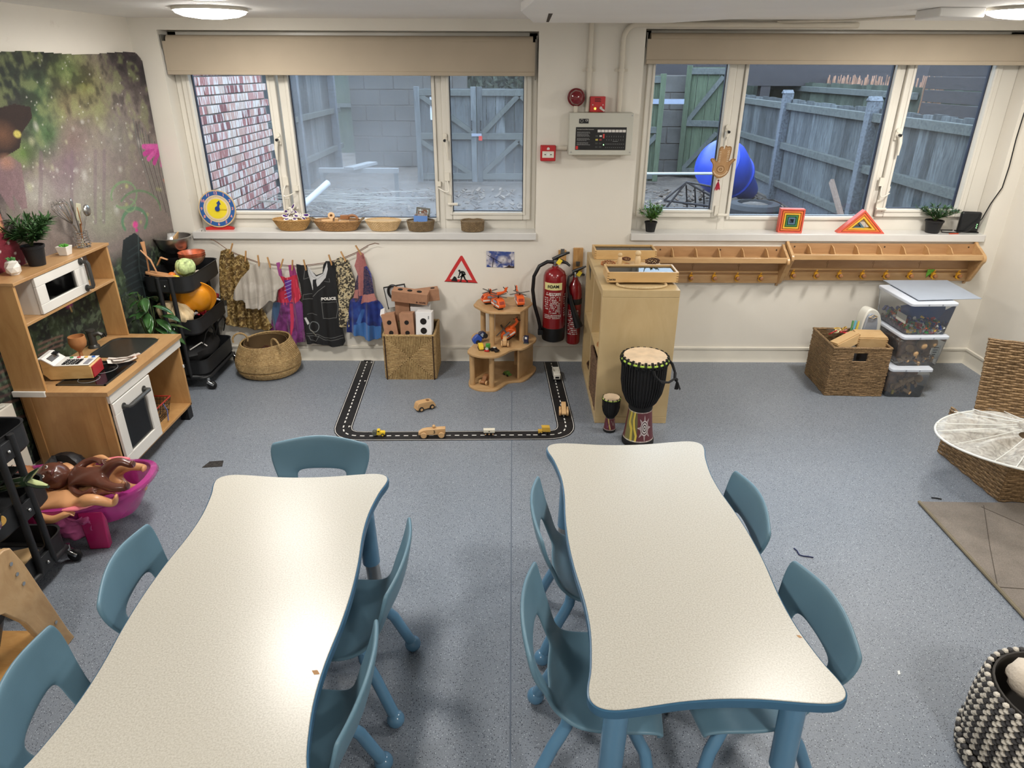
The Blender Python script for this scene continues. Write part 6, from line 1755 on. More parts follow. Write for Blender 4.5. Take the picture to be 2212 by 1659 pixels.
def pb(c,T,W_,H_):
 P2=lambda pts:T(z7(pts))
 c.a[:]=np.array(C(20,42,120)[:3]);n=c.nz(24,8);c.mix(np.clip((n-.5)*4,0,1)*.8,(40,76,150));c.mix(np.clip((.45-n)*5,0,1)*.6,(14,26,74))
 c.poly(P2([(870,1230),(1000,1200),(1180,1260),(1280,1250),(1290,1500),(1040,1500),(860,1400)]),(62,116,178),.85);c.poly(P2([(980,1000),(1020,1010),(960,1240),(900,1200)]),(70,120,190),.7)
 c.poly(P2([(880,640),(920,470),(990,780),(900,900),(850,820)]),(30,34,60));c.poly(P2([(1010,370),(1080,430),(1150,640),(1170,780),(990,800)]),(22,28,66))
 c.poly(P2([(890,150),(1020,180),(1060,360),(1010,380),(995,800),(940,790),(930,500),(860,360)]),(160,98,96));c.poly(P2([(860,720),(930,700),(935,830),(850,830)]),(170,112,106));c.poly(P2([(990,790),(1180,755),(1200,860),(970,915)]),(176,116,108))
 m=np.abs(c.nz(5,3)-.5)>.12;up=np.zeros_like(c.a[...,0]);up[int(H_*.45):]=1;c.mix(m*up*.12,(210,150,140))
cloth('blue_party_dress','navy and bright blue costume dress with rose-gold bodice','costume',z7([(900,180),(940,150),(1010,190),(1060,360),(1120,470),(1150,640),(1170,760),(1200,850),(1290,920),(1355,1040),(1280,1200),(1275,1430),(1180,1470),(1040,1475),(1010,1420),(860,1390),(760,1340),(780,1100),(800,880),(860,820),(880,640),(920,480),(870,360),(900,260)]),pb,y=YC,seed=9,folds=0.018,mat_=attr_mat('satin_cloth',rough=0.42,sheen=0.3))
peg_lab=['on the left shoulder of the gold gown','on the right shoulder of the gold gown','at the middle of the tulle skirt','at the right of the tulle skirt','on the left strap of the purple dress','on the right strap of the purple dress','on the left shoulder of the police tabard','on the right shoulder of the police tabard','on the leopard print top','on the strap of the blue dress']
pegs_px=[((502,527),(497,546)),((531,541),(530,566)),((557,552),(560,574)),((578,557),(584,577)),((612,558),(605,582)),((632,560),(631,586)),((656,562),(661,583)),((710,550),(717,573)),((737,545),(746,563)),((768,530),(781,551))]
M_PEGW=wood('clothes_peg_pine',(196,152,100),(160,116,70),scale=(4,4,1.5),rough=0.6)
pg0=None
for i,(a,b_)in enumerate(pegs_px):
 p0,p1=PY(*a,YC-0.05),PY(*b_,YC-0.05);mid_=(p0+p1)/2;d=p0-p1
 if pg0 is None:
  pg0=thing('clothes_peg','x','clothes peg',mid_)
  B().prism([(-0.004,0.034),(0.004,0.034),(0.0045,-0.02),(0.002,-0.034),(-0.004,-0.034)],-0.0045,-0.0005,'xz').obj('front_leg',M_PEGW,pg0)
  B().prism([(-0.004,0.034),(0.004,0.034),(0.0045,-0.02),(0.002,-0.034),(-0.004,-0.034)],0.0005,0.0045,'xz').obj('back_leg',M_PEGW,pg0)
  B().tube([(-0.0055,-0.003,0.002),(0.0055,-0.003,0.002),(0.0055,0.003,0.002),(-0.0055,0.003,0.002)],0.001,5,closed=True).obj('spring',M_STEEL,pg0)
  q=pg0
 else:
  q=dup(pg0,mid_)
 q.rotation_euler=(0,math.atan2(d.x,d.z),0)
 q['label']='small wooden clothes peg '+peg_lab[i];q['group']='clothes pegs on the line'
 # ================================================================ WINDOW SILL
SZ=SILL
ck=thing('teaching_clock','round toy teaching clock with yellow face at the left of the sill','clock',(-1.842,4.275,SZ+0.012),rot=(R(-8),0,R(4)))
c0=0.118
rotY=Euler((R(90),0,0)).to_matrix()
def disc(name,r,y0,y1,m,par=None,cx=0,cz=c0):
 return B().lathe([(0,0),(r,0),(r,y1-y0),(0,y1-y0)],56,(cx,-y0,cz),rotY).obj(name,m,par or ck)
disc('wooden_rim',0.113,-0.004,0.004,wood('clock_ply',(216,188,144),(190,158,110),scale=(3,3,3)))
disc('blue_ring',0.106,0.004,0.005,mat('clock_blue',(44,92,156),rough=0.4))
disc('cream_ring',0.082,0.005,0.006,mat('clock_cream',(224,204,168),rough=0.4))
disc('yellow_face',0.060,0.006,0.007,mat('clock_yellow',(234,212,50),rough=0.4))
M_CPRINT=mat('clock_numeral_pink',(230,160,150),rough=0.5)
for k in range(1,13):
 a=R(90-30*k)
 text(str(k),0.024,M_CPRINT,ck,(0.094*math.cos(a),-0.0058,c0+0.094*math.sin(a)),(R(90),R(30*k if k not in(4,5,6,7,8)else 30*k+180)*0,0),name='numeral',bold=0.0007)
b=B()
for k in range(60):
 a=R(6*k);b.box((0.073*math.cos(a),-0.0064,c0+0.073*math.sin(a)),(0.007,0.0006,0.0016),(0,-a,0))
b.obj('minute_marks',M_BPRINT,ck,sharp=None)['kind']='stuff'
mh=mat('clock_hand_blue',(34,66,140),rough=0.4)
B().prism([(-0.006,-0.01),(0.006,-0.01),(0.007,0.03),(0.014,0.03),(0.0,0.052),(-0.014,0.03),(-0.007,0.03)],-0.0105,-0.008,'xz').obj('hour_hand',mh,ck,loc=(0.006,0,c0),rot=(0,R(14),0))
B().prism([(-0.004,-0.01),(0.004,-0.01),(0.004,0.055),(-0.004,0.055)],-0.0125,-0.0105,'xz').obj('minute_hand',mat('clock_hand_yellow',(226,200,60),rough=0.4),ck,loc=(0.006,0,c0),rot=(0,R(92),0))
B().lathe([(0,0),(0.015,0),(0.015,0.004),(0,0.004)],24,(0.004,-0.010,c0),rotY).obj('hub',mh,ck)
B().prism([(-0.088,-0.013),(0.082,-0.013),(0.082,0.005),(0.0,0.022),(-0.088,0.005)],0.004,0.03,'xz').obj('red_foot',mat('clock_red',(190,44,40),rough=0.4),ck)
M_WK1=strand('honey_wicker',(196,152,92),(138,98,50),(222,188,132),scale=260)
M_WK2=strand('pale_wicker',(222,190,142),(180,142,92),(240,216,176),scale=260)
M_WK3=strand('grey_brown_wicker',(134,112,82),(74,58,40),(170,148,114),scale=260)
def bowl_basket(label,loc,rx,ry,h,flare,m,stakes=36,rows=9,rz=0.0,r=0.0032):
 t=thing('wicker_basket',label,'basket',loc,rz,'little wicker baskets on the left sill')
 b=B()
 for k in range(rows):
  u=(k+0.5)/rows;s=flare+(1-flare)*u**0.8
  n=stakes*2;pts=[]
  for i in range(n):
   a=2*PI*i/n;w_=(0.0028 if(i+k)%2 else-0.0012)
   pts.append(((rx*s+w_)*math.cos(a),(ry*s+w_)*math.sin(a),0.004+u*(h-0.006)))
  b.tube(pts,r*1.25,5,closed=True)
 b.obj('woven_wall',m,t,sharp=60)['kind']='stuff'
 b=B()
 for i in range(stakes):
  a=2*PI*i/stakes
  b.tube([((rx*s+0.001)*math.cos(a),(ry*s+0.001)*math.sin(a),z)for s,z in((flare,0.003),(flare+(1-flare)*0.6,h*0.52),(1,h))],r*0.8,4)
 b.obj('stakes',m,t)['kind']='stuff'
 b=B()
 for q in(0,1):
  b.tube([((rx+0.002)*math.cos(a)+0.0015*math.cos(a*20+q*PI),(ry+0.002)*math.sin(a),h+0.0015*math.sin(a*20+q*PI))for a in[2*PI*i/120 for i in range(120)]],r*1.2,5,closed=True)
 b.obj('rim',m,t)
 B().lathe([(0,0.001),(1,0.001),(1,0.005),(0,0.005)],40).obj('base',m,t).scale=(rx*flare,ry*flare,1)
 B().lathe([(flare,0.004),(1,h-0.003)],40,wob=lambda a,z:0.985).obj('inner_wall',m,t).scale=(rx,ry,1)
 return t
bowl_basket('round honey wicker basket holding white wooden butterflies',(-1.385,4.285,SZ),0.115,0.062,0.068,0.62,M_WK1)
t=bowl_basket('oval wicker basket holding wooden toy pieces, beside the mullion',(-1.10,4.285,SZ),0.145,0.062,0.062,0.72,strand('brown_wicker',(178,134,84),(112,78,44),(208,170,116),scale=260),rows=7,r=0.004)
for sx in(-1,1):
 B().tube([(sx*0.14,-0.03,0.06),(sx*0.165,-0.012,0.075),(sx*0.165,0.012,0.075),(sx*0.14,0.03,0.06)],0.006,8).obj('handle',_M['grey_brown_wicker'],t)
t=bowl_basket('empty pale wicker basket in the middle of the left sill',(-0.812,4.285,SZ),0.108,0.06,0.064,0.66,M_WK2)
tag(B().ball((-0.775,4.30,SZ+0.05),0.012,10,6,(1.4,1,.6)).obj('folded_tissue',mat('paper_white',(240,240,236))),'scrap of white tissue inside the empty pale wicker basket','tissue')
bowl_basket('grey-brown wicker basket full of small photographs',(-0.578,4.285,SZ),0.082,0.058,0.062,0.86,M_WK3,rows=10)
bowl_basket('small round seagrass pot basket at the right of the left sill',(-0.252,4.285,SZ),0.068,0.055,0.062,0.95,M_WK3,stakes=24,rows=8,r=0.0042)
M_BFW=mat('white_wood',(222,218,208),rough=0.5,var=0.03)
M_PURP=mat('purple_gem',(74,40,120),rough=0.25)
def butterfly(label,loc,rot,s=1.0):
 t=thing('wooden_butterfly',label,'butterfly',loc,group='white wooden butterflies in the honey basket',rot=rot)
 wg=lambda sx:smooth_closed([(0.0,0.0),(sx*0.012,0.016),(sx*0.05,0.036),(sx*0.062,0.026),(sx*0.05,0.006),(sx*0.03,0.0),(sx*0.044,-0.012),(sx*0.036,-0.026),(sx*0.012,-0.018)],3)
 for sx in(-1,1):
  q=B().prism(wg(sx)[::sx],-0.003*s,0.003*s).obj('wing',M_BFW,t,bevel=0.001)
  B().prism(smooth_closed([(sx*0.02,0.014),(sx*0.046,0.03),(sx*0.053,0.022),(sx*0.036,0.01)],3)[::sx],0.003*s,0.0036*s).obj('purple_inset',M_PURP,q)
  B().prism(smooth_closed([(sx*0.014,-0.006),(sx*0.034,-0.008),(sx*0.03,-0.018),(sx*0.016,-0.013)],3)[::sx],0.003*s,0.0036*s).obj('purple_inset',M_PURP,q)
 B().box((0,0,0.0035),(0.006,0.04,0.003)).obj('body',M_BFW,t)
butterfly('white wooden butterfly with purple insets, lying in front in its basket',(-1.385,4.27,SZ+0.076),(R(28),0,R(4)),1)
butterfly('white wooden butterfly standing upright at the back of its basket',(-1.395,4.30,SZ+0.11),(R(66),R(-28),R(-30)),1)
butterfly('white wooden butterfly tilted at the right of its basket',(-1.335,4.295,SZ+0.086),(R(50),R(24),R(30)),1)
pcs=[('wooden_ring','wooden napkin ring standing in the oval basket',(-1.135,4.285,SZ+0.088)),('wooden_block','orange-brown wooden block at the top of the oval basket',(-1.055,4.29,SZ+0.082)),('wooden_block','flat pale wooden block lying at the front right of the oval basket',(-1.065,4.265,SZ+0.056)),('wooden_arch','brown wooden arch block at the right end of the oval basket',(-1.005,4.29,SZ+0.066)),('wooden_tube','short bamboo piece at the front left of the oval basket',(-1.15,4.262,SZ+0.058)),('wooden_block','upright grainy wooden block in the middle of the oval basket',(-1.10,4.262,SZ+0.062))]
tag(B().lathe([(0.008,-0.012),(0.02,-0.012),(0.021,0.012),(0.008,0.012),(0.008,-0.012)],24,(0,0,0),Euler((R(60),R(20),0)).to_matrix()).obj(pcs[0][0],M_TOYW,loc=pcs[0][2]),pcs[0][1],'ring')
for i,sz,rt_,m in((1,(0.05,0.026,0.024),(0,0,.1),M_TOYW2),(2,(0.085,0.026,0.016),(0.1,0,.05),M_TOYW),(5,(0.022,0.024,0.036),(0.1,0.1,.2),M_TOYW)):
 tag(B().box((0,0,0),sz,rt_).obj(pcs[i][0],m,loc=pcs[i][2],bevel=0.002),pcs[i][1],'block')
tag(B().tube([(0.032*math.cos(a),0,0.026*math.sin(a))for a in[PI*k/10 for k in range(11)]],0.008,8).obj(pcs[3][0],M_TOYW2,loc=pcs[3][2]),pcs[3][1],'arch block')
tag(B().cyl((-0.04,0,0),(0.03,0,0.006),0.013).obj(pcs[4][0],M_TOYW,loc=pcs[4][2]),pcs[4][1],'tube')
for i,(lab,loc,rot,s,base)in enumerate((('blue sky photo card standing at the front of the wicker basket',(-0.575,4.262,SZ+0.07),(R(-14),R(2),0),(0.085,0.05),(70,120,190)),('grey-framed stained glass photo card at the back of the basket',(-0.562,4.305,SZ+0.112),(R(-12),R(6),R(-4)),(0.088,0.052),(90,88,80)),('photo card of pebbles in the middle of the basket',(-0.572,4.284,SZ+0.084),(R(-12),R(-3),0),(0.08,0.045),(150,140,136)))):
 p=Paint(60,36,base);n=p.nz(9,i+3)
 if i==0:p.poly([(4,0),(16,12),(28,4),(30,0)],(40,30,34));p.poly([(34,0),(40,10),(56,0)],(120,70,60))
 elif i==1:p.poly([(8,8),(52,8),(52,28),(8,28)],(180,200,204));p.mix(((n>.55)&(p.X>8)&(p.X<52)&(p.Y>8)&(p.Y<28))*1.0,(110,70,44))
 else:p.mix(np.clip((n-.5)*6,0,1),(96,70,62))
 o=Paint.sheet(p,'photo_card',lambda u,v,s=s:((u-.5)*s[0],0*u,(v-.5)*s[1]),attr_mat('photo_print'),solid=0.0012,loc=loc,rot=rot)
 tag(o,lab,'photo card','photo cards in the wicker basket')
M_POT=mat('black_plant_pot',(26,26,28),rough=0.55,bmp=0.2,bs_=200)
def bush(t,z0,n,spread,up,ln,wd,m,seed,stems=14,sprigs=6):
 rs=random.Random(seed);st=B();lf=B()
 for k in range(stems):
  a=rs.uniform(0,2*PI);tl=rs.uniform(0.25,1.0)
  tip=Vector((spread*tl*math.cos(a),spread*tl*math.sin(a)*0.8,up*(1.15-0.5*tl)*rs.uniform(0.75,1.05)))
  pts=[Vector((0,0,z0))+Vector((tip.x*q**1.4,tip.y*q**1.4,tip.z*(q**0.85)))for q in[i/5 for i in range(6)]]
  st.tube(pts,[0.0016]*6,4)
  for i in range(int(n/stems)):
   q=rs.uniform(0.25,1.0);j=min(4,int(q*5));p=pts[j].lerp(pts[j+1],q*5-j)
   d=Vector((rs.uniform(-1,1),rs.uniform(-1,1),rs.uniform(-0.1,1.1)))+Vector((tip.x,tip.y,0)).normalized()*0.7
   d.normalize();side=d.cross(Vector((rs.uniform(-.3,.3),rs.uniform(-.3,.3),1))).normalized();L=ln*rs.uniform(0.7,1.15);w_=wd*rs.uniform(.8,1.2)
   droop=Vector((0,0,-0.12*L))
   v=[p,p+d*L*.35+side*w_,p+d*L*.75+side*w_*.7+droop*.5,p+d*L+droop,p+d*L*.75-side*w_*.7+droop*.5,p+d*L*.35-side*w_]
   lf._new(v,[(0,1,5),(1,2,4,5),(2,3,4)])
 st.obj('stems',mat('plant_stem',(70,84,44),rough=0.7),t)['kind']='stuff'
 lf.obj('leaves',m,t,sharp=None)['kind']='stuff'
M_LEAF=mat('dark_green_leaf',(58,92,50),rough=0.5,var=0.35,vs=30)
M_LEAF2=mat('bright_green_leaf',(84,128,56),rough=0.5,var=0.3,vs=30)
def pot_plant(label,loc,rp,hp,spread,up,seed,n=560,m=None,ln=0.034,wd=0.0038):
 t=thing('pot_plant',label,'plant',loc)
 B().lathe([(0,0),(rp*.72,0),(rp*.74,0.004),(rp*.96,hp*.86),(rp*1.04,hp*.87),(rp*1.05,hp),(rp*.96,hp),(rp*.9,hp*.85),(0,hp*.85)],32).obj('plant_pot',M_POT,t)
 B().lathe([(0,hp*.86),(rp*.9,hp*.86),(rp*.5,hp*.93),(0,hp*.95)],20).obj('soil',mat('dark_soil',(44,34,28),rough=0.95),t)
 bush(t,hp*.88,n,spread,up,ln,wd,m or M_LEAF,seed)
 return t
pot_plant('bushy green pot plant at the left end of the right sill',(0.868,4.285,SZ),0.038,0.062,0.105,0.115,1,m=M_LEAF2)
pot_plant('bushy dark green pot plant at the right end of the right sill',(2.645,4.285,SZ),0.052,0.078,0.125,0.115,2)
RB=[('coral',(214,92,72)),('orange',(222,116,56)),('yellow',(226,178,60)),('green',(62,120,74)),('blue_grey',(84,116,136)),('navy',(36,44,62))]
t=thing('nesting_squares','nested rainbow wooden squares standing on the right sill','toy',(1.742,4.285,SZ),R(-6))
for i,(nm,c_)in enumerate(RB[:5]):
 o_,w_=0.073-i*0.0128,0.0095;cz=0.073
 b=B();b.loft([[(sx*r,y,cz+sz*r)for sx,sz in((-1,-1),(1,-1),(1,1),(-1,1))]for r,y in((o_,-0.025),(o_,0.025),(o_-w_,0.025),(o_-w_,-0.025))],loop=True)
 b.obj('square_frame',mat('rainbow_'+nm,c_,rough=0.5),t,bevel=0.0015)['label']=nm.replace('_',' ')+' frame'
B().loft([[(sx*r*.8,y,0.073+sz*r)for sx,sz in((-1,-1),(1,-1),(1,1),(-1,1))]for r,y in((0.018,-0.022),(0.018,0.022),(0.009,0.022),(0.009,-0.022))],loop=True).obj('square_frame',mat('rainbow_navy',RB[5][1],rough=0.5),t)['label']='navy frame'
t=thing('nesting_triangles','nested rainbow wooden triangles standing on the right sill','toy',(2.185,4.28,SZ),R(-4))
def trif(s,x0=0,z0=0):
 return[(-0.145*s+x0,z0),(0.145*s+x0,z0),(0.0+x0,z0+0.142*s)]
for i,(nm,c_)in enumerate(RB[:3]):
 s1,s2=1-i*0.2,1-i*0.2-0.17;z1,z2=0.0+i*0.0105,0.0+i*0.0105+0.009
 b=B();A_,C_=trif(s1,0,z1),trif(s2,0,z2)
 b.loft([[(x,y,z)for x,z in P2]for P2,y in((A_,-0.025),(A_,0.025),(C_,0.025),(C_,-0.025))],loop=True)
 b.obj('triangle_frame',mat('rainbow_'+nm,c_,rough=0.5),t,bevel=0.0015)['label']=nm+' frame'
b=B();A_,C_=trif(0.38,-0.03,0.03),trif(0.24,-0.03,0.036)
b.loft([[(x,y,z)for x,z in P2]for P2,y in((A_,-0.005),(A_,0.03),(C_,0.03),(C_,-0.005))],loop=True);b.obj('triangle_frame',mat('rainbow_blue_grey',RB[4][1],rough=0.5),t)['label']='blue grey frame'
t=thing('router','black upright wireless router in the corner of the right sill','router',(2.875,4.305,SZ),R(-12))
b=B();b.bx(-0.058,0.058,-0.016,0.016,0.0,0.128);b.obj('router_body',mat('router_black',(28,29,31),rough=0.3),t,bevel=0.012,segs=3)
B().bx(-0.062,0.062,-0.025,0.025,0.0,0.006).obj('router_stand',M_BLK,t)
for k in range(3):B().bx(0.040,0.046,-0.0172,-0.016,0.030+k*0.011,0.033+k*0.011).obj('status_light',mat('green_led',(150,255,150)),t)
cab=[PY(2212,245,4.2),PY(2195,300,4.2),PY(2180,360,4.2),PY(2165,405,4.22),PY(2140,440,4.23),Vector((2.92,4.26,0.96)),Vector((2.86,4.26,0.885)),Vector((2.78,4.25,0.874)),Vector((2.70,4.27,0.874)),Vector((2.72,4.32,0.877)),Vector((2.80,4.33,0.874))]
cab[0].z=cab[0].z;cab=[Vector((2.97,4.2,1.95)),Vector((2.965,4.2,1.7))]+cab
tag(B().tube(cab,0.0035,6).obj('power_cable',M_BLK),'black cable hanging down the right reveal to the router','cable')
tag(B().box((2.76,4.245,SZ+0.003),(0.06,0.006,0.004),R(4)).obj('crayon',mat('orange_crayon',(214,84,48),rough=0.5)),'thin orange-red crayon lying on the right sill','crayon')
hz=PY(1560,352,4.30)
t=thing('hamsa_hand','carved wooden hamsa hand ornament hanging from the window handle','ornament',(hz.x,4.295,hz.z))
def HP(pts):return[((x-490)/7.9*0.00275,(690-y)/7.9*0.00275)for x,y in pts]
out=smooth_closed(HP([(395,600),(405,450),(440,415),(480,420),(510,395),(545,415),(590,410),(620,450),(605,600),(600,655),(660,612),(712,628),(680,670),(640,720),(615,830),(560,905),(455,948),(370,905),(325,830),(325,720),(275,650),(280,615),(330,610),(385,660)]),3)
M_HAM=wood('carved_bamboo_wood',(186,146,100),(156,114,70),scale=(5,5,2),rough=0.5)
B().prism(out,-0.003,0.001,'xz').obj('hand_plate',M_HAM,t,bevel=0.0005)
inner=scaled_poly(out,0.004)if sum((out[i][0]-out[i-1][0])*(out[i][1]+out[i-1][1])for i in range(len(out)))<0 else scaled_poly(out,-0.004)
B().tube([(x,-0.0035,z)for x,z in inner],0.0009,4,closed=True).obj('engraved_outline',mat('dark_engraving',(92,60,32),rough=0.7),t)
M_PALEW=mat('pale_inlay',(226,206,176),rough=0.5)
b=B()
def mark(x,y,w_,h_,a):b.box((HP([(x,y)])[0][0],-0.0036,HP([(x,y)])[0][1]),(w_,0.001,h_),(0,a,0))
for k in range(7):
 mark(425,500+k*28,0.010,0.0028,.4);mark(440,500+k*28,0.006,0.0028,-.6);mark(575,490+k*28,0.010,0.0028,-.4);mark(560,490+k*28,0.006,0.0028,.6)
for k in range(13):
 a=R(200+k*11.6);mark(470+125*math.cos(a),790-110*math.sin(a),0.004,0.008,-a+PI/2)
b.obj('pale_leaf_marks',M_PALEW,t,sharp=None)['kind']='stuff'
cx,cz=HP([(470,793)])[0]
for r in(0.020,0.012,0.006):
 B().tube([(cx+r*1.15*math.cos(q),-0.0036,cz+r*math.sin(q))for q in[k*PI/12 for k in range(24)]],0.0009,4,closed=True).obj('eye_ring',mat('dark_engraving',(92,60,32))if r!=0.012 else M_PALEW,t)
B().tube([(0.0,-0.002,0.095),(-0.003,-0.006,0.125),(0.003,-0.012,0.15)],0.0016,6).obj('hanging_loop',mat('grey_loop',(150,148,146),rough=0.6),t)
zt=HP([(455,948)])[0][1]
B().ball((-0.011,-0.002,zt-0.012),0.006,10,8).obj('bead',mat('dark_red_bead',(120,40,50),rough=0.4),t)
b=B()
for k in range(40):
 a=random.uniform(0,6.28);r=random.uniform(0.2,1)
 b.tube([(-0.011,-0.002,zt-0.016),(-0.011+0.010*r*math.cos(a),-0.002+0.006*r*math.sin(a),zt-0.035),(-0.011+0.018*r*math.cos(a),-0.002+0.01*r*math.sin(a),zt-0.062-0.01*random.random())],0.0011,4)
b.obj('tassel',mat('crimson_tassel',(190,50,74),rough=0.7,var=0.3,vs=60),t)['kind']='stuff'
# ================================================================ RIGHT-HAND BASKET, TUBS
cb=cube_basket('brown woven cube basket with hand hole, holding wooden boxes and scissors',(2.075,3.875,0),R(-2),0.335,0.335,0.31,30,M_SEAD,hole=True)
M_BOXW=wood('pale_box_wood',(212,180,132),(188,150,102),scale=(1.5,5,5),rough=0.5,bands=4)
for(lab,loc,rot,s)in(('pale wooden box lying level at the right of the woven basket',(2.155,3.83,0.325),(R(4),0,R(-4)),(0.17,0.12,0.07)),('pale wooden box tilted at the left of the woven basket',(2.0,3.80,0.318),(R(-8),R(-20),R(18)),(0.16,0.075,0.06))):
 t=thing('wooden_box',lab,'box',loc,group='pale wooden boxes in the woven basket',rot=rot)
 B().bx(-s[0]/2,s[0]/2,-s[1]/2,s[1]/2,-s[2]/2,s[2]/2-0.008).obj('box_body',M_BOXW,t,bevel=0.001)
 B().bx(-s[0]/2+0.004,s[0]/2-0.004,-s[1]/2+0.004,s[1]/2-0.004,s[2]/2-0.0075,s[2]/2).obj('sliding_lid',M_BOXW,t,bevel=0.001)
 b=B()
 for k in range(5):
  b.bx(-s[0]/2-.0004,-s[0]/2+0.008,-s[1]/2-.0004,-s[1]/2+0.001,-s[2]/2+k*s[2]/5.5,-s[2]/2+k*s[2]/5.5+0.004);b.bx(s[0]/2-0.008,s[0]/2+.0004,-s[1]/2-.0004,-s[1]/2+0.001,-s[2]/2+k*s[2]/5.5,-s[2]/2+k*s[2]/5.5+0.004)
 b.obj('box_joint',mat('joint_brown',(120,84,44)),t,sharp=None)['kind']='stuff'
rs=random.Random(12)
sc_cols=[('red',(196,36,50)),('cream',(224,206,160)),('mustard',(206,166,74)),('red',(196,36,50)),('pink',(226,140,130)),('mustard',(206,166,74))]
for i in range(6):
 nm,c_=sc_cols[i];x,y=1.975+0.02*i+0.004*(i%2),3.93+0.03*(i%3)
 t=thing('scissors','child scissors with %s handle loops in the woven basket, %s'%(nm,['leftmost pair','highest pair','lower front pair','rightmost red pair','rear pair','pair near the pens'][i]),'scissors',(x,y,0.325),group='scissors in the woven basket',rot=(R(60+12*i),R(-30+14*i),i*0.7))
 for sx in(-1,1):
  B().tube([(sx*0.013+0.011*math.cos(q),0,0.02+0.017*math.sin(q))for q in[k*PI/8 for k in range(16)]],0.0035,6,closed=True).obj('handle_loop',mat('scissor_'+nm,c_,rough=0.35),t)
  B().prism([(sx*0.006,0.004),(0.0,0.004),(-sx*0.002,-0.05)],-0.001+sx*0.001,0.0+sx*0.001,'xz').obj('blade',M_STEEL,t)
for i,(nm,c_)in enumerate((('green',(90,150,90)),('pale blue',(110,190,214)),('yellow',(226,200,80)),('blue',(44,90,170)))):
 t=thing('felt_pen','%s felt pen standing beside the scissors in the basket'%nm,'pen',(2.095+0.013*i,3.945+0.004*(i%2),0.27),group='felt pens in the woven basket',rot=(R(-6),R(4+3*i),0))
 B().cyl((0,0,0),(0,0,0.10),0.0055).obj('barrel',mat('pen_'+nm.replace(' ','_'),c_,rough=0.35),t);B().cyl((0,0,0.095),(0,0,0.125),0.006).obj('cap',mat('pen_'+nm.replace(' ','_'),c_),t)
t=thing('label_machine','grey and white plastic craft machine standing in the woven basket','machine',(2.205,3.965,0.10),R(12))
B().prism(smooth_closed([(-0.07,0.0),(0.09,0.0),(0.10,0.16),(0.085,0.24),(0.05,0.33),(0.01,0.37),(-0.035,0.375),(-0.06,0.33),(-0.07,0.2)],3),-0.03,0.04,'xz').obj('white_casing',mat('machine_white',(218,216,206),rough=0.35),t,bevel=0.008,segs=3)
B().prism(smooth_closed([(-0.068,0.01),(0.03,0.01),(0.035,0.2),(0.02,0.32),(-0.03,0.352),(-0.055,0.32),(-0.066,0.2)],3),-0.045,-0.028,'xz').obj('grey_front',mat('machine_grey',(150,156,166),rough=0.25),t,bevel=0.006,segs=3)
B().tube([(-0.045,-0.05,0.335),(-0.02,-0.055,0.35),(0.008,-0.05,0.335),(-0.02,-0.055,0.325)],0.006,8,closed=True).obj('roll_knob',mat('machine_tan',(196,178,148),rough=0.3),t)
B().bx(-0.06,-0.02,-0.048,-0.044,0.19,0.25).obj('dark_slot',M_BPRINT,t)
def tub_mat():
 m=bpy.data.materials.new('clear_tub_plastic');m.use_nodes=True
 nt=m.node_tree;nt.nodes.clear()
 o=nt.nodes.new('ShaderNodeOutputMaterial');t=N(nt,'ShaderNodeBsdfTransparent');t.inputs[0].default_value=(0.90,0.93,0.96,1)
 g=N(nt,'ShaderNodeBsdfGlossy',Roughness=0.08);d=N(nt,'ShaderNodeBsdfDiffuse');d.inputs[0].default_value=(0.75,0.8,0.86,1)
 f=N(nt,'ShaderNodeFresnel',IOR=1.45)
 a=nt.nodes.new('ShaderNodeMixShader');b=nt.nodes.new('ShaderNodeMixShader');b.inputs[0].default_value=0.10
 nt.links.new(f.outputs[0],a.inputs[0]);nt.links.new(t.outputs[0],a.inputs[1]);nt.links.new(g.outputs[0],a.inputs[2])
 nt.links.new(a.outputs[0],b.inputs[1]);nt.links.new(d.outputs[0],b.inputs[2]);nt.links.new(b.outputs[0],o.inputs[0])
 return m
M_TUB=tub_mat()
M_LID=mat('frosted_lid',(206,212,222),rough=0.35,var=0.02)
def clear_tub(label,x,y,z,w,d,h,rz):
 t=thing('storage_tub',label,'storage tub',(x,y,z),rz,'stacked clear storage tubs')
 b=B()
 def ring(s,zz):return rr(-w/2*s,w/2*s,-d/2*s,d/2*s,0.02,zz,4)
 b.loft([ring(0.86,0.0),ring(0.87,0.004),ring(0.97,h-0.012)],cap=True)
 bmesh.ops.delete(b.bm,geom=[f for f in b.bm.faces if len(f.verts)>8 and f.calc_center_median().z>h*.5],context='FACES')
 b.obj('tub_wall',M_TUB,t,sharp=40)
 b=B();b.loft([ring(0.96,h-0.014),ring(1.0,h-0.014),ring(1.0,h),ring(0.985,h+0.003)],cap=True);b.obj('lid',M_LID,t,bevel=0.001)
 b=B()
 for k in(-1,1):b.bx(k*0.04-0.004,k*0.04+0.004,-d/2-0.001,-d/2+0.002,h-0.011,h-0.002)
 b.obj('lid_catch',mat('lid_catch_grey',(150,156,168),rough=0.4),t)
 return t
tubs=[clear_tub('bottom clear tub of the stack holding wooden loose parts',2.375,3.85,0.0,0.25,0.36,0.19,R(-1)),clear_tub('middle clear tub of the stack holding wooden balls and fabric',2.415,3.885,0.194,0.28,0.37,0.19,R(2)),clear_tub('top clear tub of the stack full of coloured plastic bricks',2.42,3.90,0.388,0.28,0.38,0.195,R(2))]
def fill(names,label,m,n,X,Y_,Z_,mk,grp,cat,seed):
 rs=random.Random(seed)
 for i in range(n):
  b=B();mk(b,rs,i)
  tag(b.obj(names,m,loc=(rs.uniform(*X),rs.uniform(*Y_),rs.uniform(*Z_)),rot=(rs.uniform(0,3),rs.uniform(0,3),rs.uniform(0,3))),label,cat,grp)
rs=random.Random(31)
